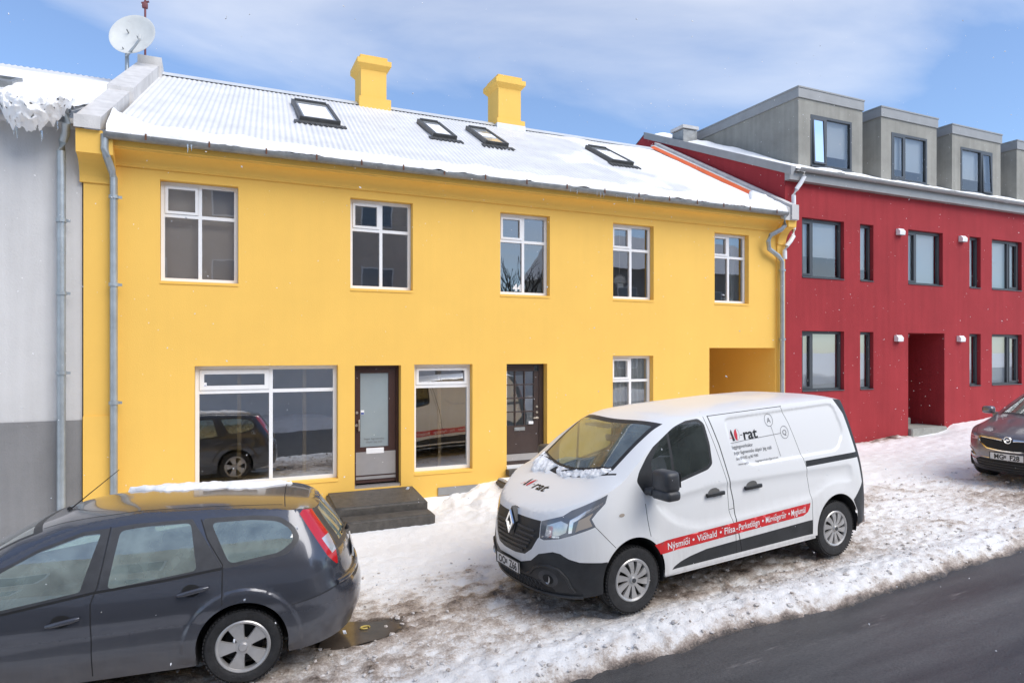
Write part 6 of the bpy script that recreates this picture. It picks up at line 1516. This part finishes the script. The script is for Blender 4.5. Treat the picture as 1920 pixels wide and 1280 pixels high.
cb = smooth_table([(0, 0.20), (0.5, 0.19), (1.3, 0.20), (3.0, 0.20), (3.9, 0.22), (4.6, 0.27)], 0.05)
C_ = Shell(cxf, cxr, cw, 0.80, 3.86, 2.2, 2.35, cT, cZ, cb, 4.0, car_disp)
for cx in (0.85, 3.50): C_.hole([(cx + 0.375, 0.1)] + [(cx + 0.365 * math.cos(a), 0.34 + 0.365 * math.sin(a)) for a in np.linspace(-0.15, PI + 0.15, 30)] + [(cx - 0.375, 0.1)])
C_.side('front_door', 'carblue', [(1.27, 0.845), (1.45, 0.985), (1.723, 1.132), (1.986, 1.265), (2.28, 1.362), (2.482, 1.375), (2.455, 1.10), (2.429, 0.947), (2.387, 0.828), (2.385, 0.24), (1.26, 0.24), (1.22, 0.5)])
C_.side('rear_door', 'carblue', [(2.482, 1.375), (2.66, 1.392), (3.10, 1.392), (3.22, 1.22), (3.348, 1.017), (3.345, 0.70), (3.19, 0.56), (3.11, 0.24), (2.385, 0.24), (2.387, 0.828), (2.429, 0.947), (2.455, 1.10)])
C_.side('front_door', 'greyplastic', [(1.30, 0.855), (1.46, 0.978), (1.723, 1.120), (1.986, 1.252), (2.28, 1.348), (2.478, 1.362), (2.425, 0.925), (1.73, 0.822), (1.26, 0.755)])
C_.side('rear_door', 'greyplastic', [(2.490, 1.362), (2.66, 1.378), (3.095, 1.378), (3.21, 1.21), (3.335, 1.002), (2.90, 0.955), (2.438, 0.925)])
C_.side('front_window', 'glass_car', round_poly([(1.33, 0.845), (1.48, 0.962), (1.733, 1.100), (1.996, 1.232), (2.292, 1.322), (2.415, 1.328), (2.31, 0.925), (1.73, 0.845), (1.30, 0.785)], 0.02))
C_.side('rear_side_window', 'privacy', round_poly([(2.556, 1.335), (2.75, 1.350), (3.085, 1.350), (3.15, 0.995), (2.50, 0.925)], 0.04))
C_.side('quarter_surround', 'greyplastic', round_poly([(3.165, 1.375), (3.582, 1.370), (3.80, 1.345), (3.92, 1.265), (3.975, 1.155), (3.868, 1.046), (3.344, 0.984), (3.235, 1.19)], 0.05))
C_.side('quarter_window', 'privacy', round_poly([(3.245, 1.338), (3.582, 1.335), (3.79, 1.308), (3.898, 1.232), (3.915, 1.148), (3.80, 1.070), (3.40, 1.020)], 0.05))
C_.side('tail_light', 'redlamp', [(3.968, 1.345), (4.025, 1.405), (4.20, 1.28), (4.30, 1.13), (4.385, 1.0), (4.40, 0.90), (4.36, 0.868), (4.28, 0.875), (4.205, 0.965), (4.09, 1.15)])
C_.side('tail_light', 'clearlamp', [(4.155, 1.115), (4.245, 1.145), (4.335, 1.01), (4.245, 0.975)])
C_.side('hatch', 'carblue', [('p', 3.0, 0.74), ('r', 0.50, 0.74), ('r', 0.60, 0.80), ('r', 0.66, 0.88), ('r', 0.60, 1.05), ('r', 0.54, 1.30), ('r', 0.50, 1.42), ('p', 3.0, 1.46)])
C_.side('hatch', 'greyplastic', [('p', 3.0, 1.00), ('r', 0.585, 0.985), ('r', 0.55, 1.20), ('r', 0.50, 1.385), ('p', 3.0, 1.41)])
C_.side('rear_window', 'privacy', [('p', 3.0, 1.045), ('r', 0.48, 1.04), ('r', 0.465, 1.20), ('r', 0.42, 1.335), ('p', 3.0, 1.365)])
C_.side('bumper', 'carblue', [('s', 3.88, 0.1), ('s', 3.895, 0.630), ('s', 4.05, 0.655), ('s', 4.29, 0.705), ('r', 0.66, 0.735), ('p', 3.0, 0.735), ('p', 3.0, 0.1)])
C_.side('bumper', 'blackplastic', [('p', 3.0, 0.722), ('r', 0.50, 0.722), ('r', 0.50, 0.675), ('p', 3.0, 0.675)])
C_.side('front_bumper', 'carblue', [('p', 0.0, 0.1), ('p', 0.0, 0.6), ('s', 0.48, 0.60), ('s', 0.48, 0.1)])
C_.side('front_grille', 'seam', round_poly([(0.0, 0.50), (0.42, 0.50), (0.40, 0.30), (0.0, 0.30)], 0.03), 'f')
C_.side('headlight', 'clearlamp', [('f', 0.52, 0.60), ('f', 0.55, 0.68), ('s', 0.52, 0.745), ('s', 0.42, 0.64)])
for ln, wd in (([(2.482, 1.37), (2.455, 1.10), (2.429, 0.947), (2.387, 0.828), (2.385, 0.24)], 0.009), ([(3.165, 1.37), (3.22, 1.22), (3.348, 1.017), (3.345, 0.70)], 0.009), ([(3.895, 0.630), (4.05, 0.655), (4.29, 0.705), (4.34, 0.72)], 0.008), ([(1.27, 0.80), (1.22, 0.5), (1.26, 0.24)], 0.008)): C_.side('body', 'seam', strip(ln, wd))
C_.side('body', 'seam', strip([(1.27, 0.742), (1.73, 0.812), (2.41, 0.91), (2.9, 0.943), (3.35, 0.99)], 0.02))
cu = lambda y, a, b: a + b * (y / 0.7) ** 2
C_.top('windscreen_surround', 'blackplastic', [(cu(y, 1.00, 0.22), y) for y in np.linspace(-0.70, 0.70, 15)] + [(cu(y, 1.86, 0.16), y) for y in np.linspace(0.56, -0.56, 15)])
C_.top('windscreen', 'screen', [(cu(y, 1.07, 0.2), y) for y in np.linspace(-0.64, 0.64, 15)] + [(cu(y, 1.80, 0.15), y) for y in np.linspace(0.53, -0.53, 15)])
C_.top('body', 'seam', strip([(cu(y, 0.98, 0.2), y) for y in np.linspace(-0.75, 0.75, 15)], 0.012))
C_.top('spoiler', 'carblue', [(cu(y, 3.83, 0.02), y) for y in np.linspace(-0.60, 0.60, 12)] + [(4.2, 0.60), (4.2, -0.60)])
C_.top('spoiler', 'seam', strip([(cu(y, 3.83, 0.02), y) for y in np.linspace(-0.58, 0.58, 12)], 0.008))
for sg in (-1, 1): C_.top('body', 'seam', strip([(x, sg * (float(np.interp(x, [1.9, 2.6, 3.9], [0.50, 0.545, 0.53])))) for x in np.linspace(1.95, 3.82, 14)], 0.012))
cn = {'body': ('body', None), 'front_door': ('front_door', None, 1), 'rear_door': ('rear_door', None, 1), 'front_window': ('window', 'front_door', 1), 'rear_side_window': ('window', 'rear_door', 1), 'quarter_surround': ('quarter_frame', None, 1), 'quarter_window': ('window', 'quarter_surround', 1),
      'tail_light': ('tail_light', None, 1), 'hatch': ('hatch', None), 'rear_window': ('rear_window', 'hatch'), 'bumper': ('bumper', None), 'front_bumper': ('bumper', None), 'front_grille': ('grille', None), 'headlight': ('headlight', None, 1), 'windscreen_surround': ('windscreen_surround', None), 'windscreen': ('windscreen', None), 'spoiler': ('spoiler', None)}
ep = [(cx + r * math.cos(a), 0.34 + r * math.sin(a)) for cx in (0.85, 3.50) for r in (0.385, 0.42, 0.45, 0.462, 0.475, 0.49) for a in np.linspace(0, PI, 50)]
CO = C_.build(CAR, cn, bodymat='carblue', extra_pts=ep, lining={'body': 'lining', 'front_door': 'lining', 'rear_door': 'lining', 'hatch': 'lining'})
for x in (0.85, 3.50):
    for sg in (-1, 1):
        wheel(CAR, x, sg * 0.885, 0.316, 0.205, 0.215, sg, (5, 0.07, 0.15, 0.0)); arch_liner(CAR, x, 0.34, 0.37, sg * 0.895, sg * 0.55)
ub = MB(); ub.box(0.3, 0.48, -0.7, 0.7, 0.22, 0.6); ub.box(1.23, 3.12, -0.80, 0.80, 0.20, 0.34); ub.box(0.45, 1.3, -0.5, 0.5, 0.2, 0.6); ub.box(3.1, 4.25, -0.5, 0.5, 0.24, 0.55); ub.build('underbody', 'seam', CAR)
for nm_, x0, x1, z0, z1 in (('front_door', 2.09, 2.32, 0.70, 0.735), ('rear_door', 3.015, 3.245, 0.825, 0.862)):
    for sd in ('n', 'f'):
        b = MB(); p0 = C_.sidept((x0 + x1) / 2, (z0 + z1) / 2)
        b.tube([(x0, p0.y - 0.022, z0), (x0 + 0.06, p0.y - 0.034, z0 + 0.01), (x1 - 0.05, p0.y - 0.034, z1 - 0.006), (x1, p0.y - 0.022, z1)], [0.014, 0.02, 0.02, 0.014], 10)
        b.tube([(x0 + 0.03, p0.y - 0.02, z0 + 0.004), (x0 + 0.03, p0.y + 0.03, z0 + 0.004)], 0.013, 8); b.tube([(x1 - 0.03, p0.y - 0.02, z1 - 0.004), (x1 - 0.03, p0.y + 0.03, z1 - 0.004)], 0.013, 8)
        if sd == 'f': b.v = [Vector((p.x, -p.y, p.z)) for p in b.v]; b.f = [f[::-1] for f in b.f]
        b.build('handle', 'carblue', CO[nm_ + '#' + sd], smooth=True)
        if sd == 'n': poly_patch(lambda a, q: C_.sidept(a, q, 0.0015), circ((x0 + x1) / 2 - 0.02, (z0 + z1) / 2, 0.07, 20, 0.05), 'handle_recess', 'seam', CO[nm_ + '#n'], 0.03)
for sg in (-1, 1):
    b = MB(); yb = C_.sidept(1.5, 0.95).y; b.rbox(1.38, 1.56, yb - 0.22, yb - 0.04, 0.90, 1.05, 0.05, 3); b.rbox(1.42, 1.5, yb - 0.06, yb + 0.03, 0.90, 0.95, 0.01)
    if sg > 0: b.v = [Vector((p.x, -p.y, p.z)) for p in b.v]; b.f = [f[::-1] for f in b.f]
    b.build('mirror', 'carblue', CO['front_door#' + ('n' if sg < 0 else 'f')], smooth=True, sharp=45)
b = MB(); b.rbox(4.445, 4.46, -0.26, 0.26, 0.80, 0.91, 0.003, 1); b.build('number_plate', 'plate', CO['hatch'])
df = MB()
for i in range(9):
    z = 1.075 + 0.028 * i; ys = np.linspace(-0.42, 0.42, 14)
    df.tube([C_.rearpt(y * (1 - 0.012 * i), z, -0.004) for y in ys], 0.0022, 4, cap=False)
df.build('defroster', 'ply', CO['hatch'])['kind'] = 'stuff'
b = MB(); b.tube([C_.rearpt(0.02, 1.01, 0.02), C_.rearpt(-0.05, 1.06, 0.035), C_.rearpt(-0.42, 1.07, 0.03)], [0.03, 0.014, 0.008], 8); b.build('rear_wiper', 'blackplastic', CO['hatch'], smooth=True)
b = MB(); b.tube([C_.rearpt(y, 0.725, 0.01) for y in np.linspace(-0.74, 0.74, 25)], 0.022, 8); b.build('bumper_ledge', 'carblue', CO['bumper'], smooth=True)
a0 = C_.toppt(1.99, 0.0, 0.0); am = MB(); am.lathe([(0.022, 0), (0.018, 0.02), (0.0, 0.03)], 12, 'z', tuple(a0)); am.tube([a0, a0 + Vector((0.40, 0.0, 0.335))], [0.006, 0.003], 6); am.build('antenna', 'seam', CAR)
seat(CAR, 1.95, -0.38, 0.50, h=0.60, tilt=0.3); seat(CAR, 1.95, 0.38, 0.50, h=0.60, tilt=0.3)
b = MB(); b.rbox(2.65, 3.15, -0.62, 0.62, 0.38, 0.55, 0.06); b.T = Matrix.Translation((3.12, 0, 0.5)) @ Matrix.Rotation(0.3, 4, 'Y'); b.rbox(-0.06, 0.06, -0.62, 0.62, 0, 0.5, 0.05)
for y in (-0.36, 0.36): b.rbox(-0.04, 0.05, y - 0.13, y + 0.13, 0.53, 0.70, 0.04)
b.build('rear_bench', 'seat', CAR, smooth=True, sharp=50)
MB().rbox(1.12, 1.62, -0.70, 0.70, 0.50, 0.86, 0.06, 3).build('dashboard', 'blackplastic', CAR, smooth=True)
steering(CAR, 1.68, -0.36, 0.80, 0.18)
MB().box(3.3, 4.2, -0.60, 0.60, 0.5, 0.80).build('load_cover', 'seat', CAR)
# snow left on the far half of the roof
vs = []; fs = []; nu, nv = 60, 12
for i in range(nu + 1):
    x = 2.35 + 1.55 * i / nu; q = fbm(x * 4, 2, 2, 4); e = sstep(2.35, 2.75, x) * sstep(3.92, 3.5, x)
    ya = 0.44 - (0.30 + 0.12 * q) * e; yb = 0.47 + 0.03 * q
    for j in range(nv + 1):
        t = j / nv; y = ya + (yb - ya) * t; h = 0.035 * (1 + 0.6 * q) * math.sin(PI * t) ** 0.6 + 0.012 * fbm(x * 14, y * 14, 3, 3)
        vs.append(CAR.matrix_world @ C_.toppt(x, y, h if 0 < j < nv and 0 < i < nu else -0.01))
for i in range(nu):
    for j in range(nv): fs.append((i * (nv + 1) + j, (i + 1) * (nv + 1) + j, (i + 1) * (nv + 1) + j + 1, i * (nv + 1) + j + 1))
tag(mk('snow_patch', vs, fs, 'snow', smooth=True), 'thin strip of white snow on the roof of the dark blue estate car', 'snow', kind='stuff')

# ================================================================== mauve car at the right edge
OC = thing('mauve_car', (0, 0, 0), 'mauve grey car with chrome edged black grille, cut by the right edge', 'car')
OC.matrix_world = Matrix.Translation((12.28, -4.76, -2.30)) @ Matrix.Rotation(-0.048, 4, 'Y')
oT = smooth_table([(0.0, 0.825), (0.12, 0.845), (0.45, 0.875), (0.9, 0.965), (1.15, 1.05), (1.9, 1.44), (2.3, 1.52), (3.6, 1.52), (4.2, 1.42), (4.6, 1.2)], 0.05)
oZ = smooth_table([(0.0, 0.835), (0.12, 0.885), (0.5, 0.99), (0.93, 1.085), (1.03, 1.13), (1.75, 1.48), (2.2, 1.60), (3.4, 1.60), (4.2, 1.5), (4.6, 1.3)], 0.05)
oxf = smooth_table([(0.1, 0.22), (0.25, 0.10), (0.38, 0.03), (0.5, 0.0), (0.7, 0.01), (0.82, 0.04), (0.9, 0.12), (1.2, 0.6)], 0.03)
oxr = smooth_table([(0.2, 4.40), (0.6, 4.47), (0.9, 4.45), (1.2, 4.35), (1.6, 4.1)], 0.06)
ow_ = smooth_table([(0.1, 0.83), (0.3, 0.885), (0.6, 0.92), (0.85, 0.905), (1.05, 0.86), (1.3, 0.78), (1.5, 0.69), (1.7, 0.6)], 0.05)
ob = smooth_table([(0, 0.22), (0.5, 0.22), (1.3, 0.22), (3.2, 0.22), (4.6, 0.28)], 0.05)
O = Shell(oxf, oxr, ow_, 0.75, 3.85, 2.25, 2.5, oT, oZ, ob, 3.2, None)
for cx in (0.89, 3.565): O.hole([(cx + 0.395, 0.1)] + [(cx + 0.385 * math.cos(a), 0.355 + 0.385 * math.sin(a)) for a in np.linspace(-0.15, PI + 0.15, 30)] + [(cx - 0.395, 0.1)])
O.side('grille', 'chrome', [('p', 0.0, 0.822), ('f', 0.50, 0.822), ('f', 0.53, 0.80), ('f', 0.50, 0.71), ('f', 0.36, 0.628), ('f', 0.15, 0.608), ('p', 0.0, 0.606)])
O.side('grille', 'seam', [('p', 0.0, 0.815), ('f', 0.485, 0.815), ('f', 0.505, 0.797), ('f', 0.475, 0.718), ('f', 0.35, 0.645), ('f', 0.15, 0.628), ('p', 0.0, 0.626)])
O.side('headlight', 'clearlamp', [('f', 0.545, 0.81), ('f', 0.56, 0.755), ('f', 0.70, 0.745), ('s', 0.33, 0.765), ('s', 0.50, 0.83), ('s', 0.36, 0.825)])
O.side('headlight', 'greylamp', [('f', 0.63, 0.80), ('f', 0.64, 0.762), ('f', 0.74, 0.765), ('f', 0.75, 0.80)])
O.side('lower_grille', 'seam', [('p', 0.0, 0.455), ('f', 0.30, 0.455), ('f', 0.50, 0.455), ('f', 0.62, 0.40), ('f', 0.60, 0.29), ('f', 0.45, 0.265), ('p', 0.0, 0.26)])
O.side('bumper_vent', 'seam', [('f', 0.60, 0.475), ('f', 0.70, 0.56), ('s', 0.36, 0.575), ('s', 0.36, 0.50), ('f', 0.74, 0.47)])
O.side('bumper_vent', 'clearlamp', [('f', 0.70, 0.512), ('f', 0.80, 0.512), ('f', 0.80, 0.545), ('f', 0.72, 0.545)])
O.side('lower_trim', 'blackplastic', [('p', 0.0, 0.1), ('p', 0.0, 0.262), ('f', 0.45, 0.268), ('f', 0.66, 0.30), ('s', 0.40, 0.36), ('s', 0.52, 0.38), ('s', 0.52, 0.1)])
O.side('door', 'carmauve', [(1.35, 0.25), (1.35, 1.05), (2.0, 1.42), (2.5, 1.45), (2.5, 0.25)]); O.side('window', 'glass_van', round_poly([(1.52, 1.05), (2.0, 1.38), (2.42, 1.42), (2.45, 1.06)], 0.03))
O.side('rear_door', 'carmauve', [(2.5, 1.45), (3.4, 1.44), (3.4, 0.7), (3.1, 0.25), (2.5, 0.25)]); O.side('rear_side_window', 'glass_van', round_poly([(2.55, 1.42), (3.3, 1.40), (3.35, 1.08), (2.55, 1.06)], 0.03))
for ln in ([(1.35, 1.05), (1.35, 0.25)], [(2.5, 1.45), (2.5, 0.25)], [(3.4, 1.44), (3.4, 0.74)]): O.side('body', 'seam', strip(ln, 0.008))
ou = lambda y, a, b: a + b * (y / 0.75) ** 2
O.top('windscreen_surround', 'blackplastic', [(ou(y, 0.98, 0.17), y) for y in np.linspace(-0.74, 0.74, 15)] + [(ou(y, 1.80, 0.14), y) for y in np.linspace(0.60, -0.60, 15)])
O.top('windscreen', 'screen', [(ou(y, 1.03, 0.17), y) for y in np.linspace(-0.69, 0.69, 15)] + [(ou(y, 1.76, 0.13), y) for y in np.linspace(0.57, -0.57, 15)])
O.top('body', 'seam', strip([(ou(y, 0.965, 0.16), y) for y in np.linspace(-0.78, 0.78, 15)], 0.012))
for sg in (-1, 1): O.top('body', 'seam', strip([(x, sg * float(np.interp(x, [0.2, 0.5, 1.1], [0.60, 0.755, 0.80]))) for x in np.linspace(0.2, 1.1, 12)], 0.006))
on_ = {'body': ('body', None), 'grille': ('grille', None), 'headlight': ('headlight', None, 1), 'lower_grille': ('lower_grille', None), 'bumper_vent': ('bumper_vent', None, 1), 'lower_trim': ('lower_trim', None), 'door': ('front_door', None, 1), 'window': ('window', 'door', 1), 'rear_door': ('rear_door', None, 1), 'rear_side_window': ('window', 'rear_door', 1), 'windscreen_surround': ('windscreen_surround', None), 'windscreen': ('windscreen', None)}
OO = O.build(OC, on_, bodymat='carmauve', lining={'body': 'lining', 'door': 'lining', 'rear_door': 'lining'})
for sg in (-1, 1):
    b = MB(); ys = np.linspace(0.085, 0.46, 8); b.tube([O.frontpt(sg * y, 0.795 + 0.012 * (y / 0.46) , 0.012) for y in ys], [0.022, 0.017, 0.012, 0.009, 0.008, 0.007, 0.007, 0.006], 8); b.build('chrome_bar', 'chrome', OO['grille'], smooth=True)
    b = MB(); b.tube([O.frontpt(sg * y, z, 0.006) for y, z in ((0.25, 0.470), (0.48, 0.470), (0.56, 0.44), (0.61, 0.41), (0.70, 0.405), (0.80, 0.425), (0.85, 0.45))], 0.007, 6); b.build('chrome_strip', 'chrome', OC, smooth=True)
    b = MB(); b.tube([O.frontpt(sg * y, z, 0.006) for y, z in ((0.60, 0.475), (0.66, 0.53), (0.72, 0.568), (0.82, 0.585))], 0.006, 6); b.build('chrome_strip', 'chrome', OC, smooth=True)
    b = MB(); yb = O.sidept(1.3, 1.05).y; b.rbox(1.18, 1.34, yb - 0.24, yb - 0.05, 1.08, 1.22, 0.05, 3); b.rbox(1.25, 1.33, yb - 0.08, yb + 0.06, 1.04, 1.11, 0.01)
    if sg > 0: b.v = [Vector((p.x, -p.y, p.z)) for p in b.v]; b.f = [f[::-1] for f in b.f]
    b.build('mirror', 'carmauve', OC, smooth=True, sharp=45)
e = MB(); c0 = O.frontpt(0, 0.80, 0.02); e.lathe([(0.062, 0.0), (0.058, -0.010), (0.047, -0.010), (0.043, 0.0)], 32, 'x', tuple(c0)); e._add([c0 + Vector((-0.009, a, b)) for a, b in ((0.075, -0.012), (-0.02, -0.012), (-0.02, 0.002), (0.02, 0.002), (-0.075, 0.014), (0.02, 0.014))], [(0, 1, 2, 3), (3, 2, 4, 5)]); e.build('emblem', 'chrome', OO['grille'], smooth=True)
number_plate(OC, O.frontpt(0, 0.525, 0.02), 'MG   F28')
for j in range(3):
    b = MB(); b.tube([O.frontpt(y, 0.30 + 0.05 * j, 0.004) for y in np.linspace(-0.56, 0.56, 17)], 0.006, 5); b.build('grille_bar', 'greyplastic', OO['lower_grille'])
for x in (0.89, 3.565):
    for sg in (-1, 1): wheel(OC, x, sg * 0.905, 0.345, 0.22, 0.228, sg, (5, 0.07, 0.16, 0.1)); arch_liner(OC, x, 0.355, 0.39, sg * 0.90, sg * 0.58)
ub = MB(); ub.box(0.4, 0.5, -0.7, 0.7, 0.24, 0.7); ub.box(1.3, 3.15, -0.82, 0.82, 0.22, 0.36); ub.box(0.45, 1.35, -0.5, 0.5, 0.22, 0.6); ub.box(3.1, 4.3, -0.5, 0.5, 0.26, 0.55); ub.build('underbody', 'seam', OC)
MB().rbox(1.15, 1.6, -0.72, 0.72, 0.6, 1.0, 0.06, 3).build('dashboard', 'blackplastic', OC, smooth=True)
seat(OC, 1.95, -0.38, 0.62); seat(OC, 1.95, 0.38, 0.62); steering(OC, 1.68, -0.38, 0.98, 0.18)

# ------------------------------------------------------------------ falling snow
random.seed(21); vs = []; fs = []
for _ in range(2600):
    x = random.uniform(-4, 21); y = random.uniform(-9.8, -0.15); z = random.uniform(-2.5, 5.0)
    r = random.uniform(0.0022, 0.0062); k = len(vs); u = Vector((random.uniform(-1, 1), random.uniform(-1, 1), random.uniform(-1, 1))).normalized(); v_ = u.orthogonal().normalized(); w_ = u.cross(v_)
    c0 = Vector((x, y, z)); vs += [c0 + u * r * 1.5, c0 - u * r * 1.5, c0 + v_ * r, c0 - v_ * r, c0 + w_ * r * 0.7, c0 - w_ * r * 0.7]
    fs += [tuple(k + q for q in t) for t in ((0, 2, 4), (2, 1, 4), (1, 3, 4), (3, 0, 4), (2, 0, 5), (1, 2, 5), (3, 1, 5), (0, 3, 5))]
tag(mk('falling_snow', vs, fs, 'snow'), 'small white snowflakes falling through the air over the street', 'snow', kind='stuff')
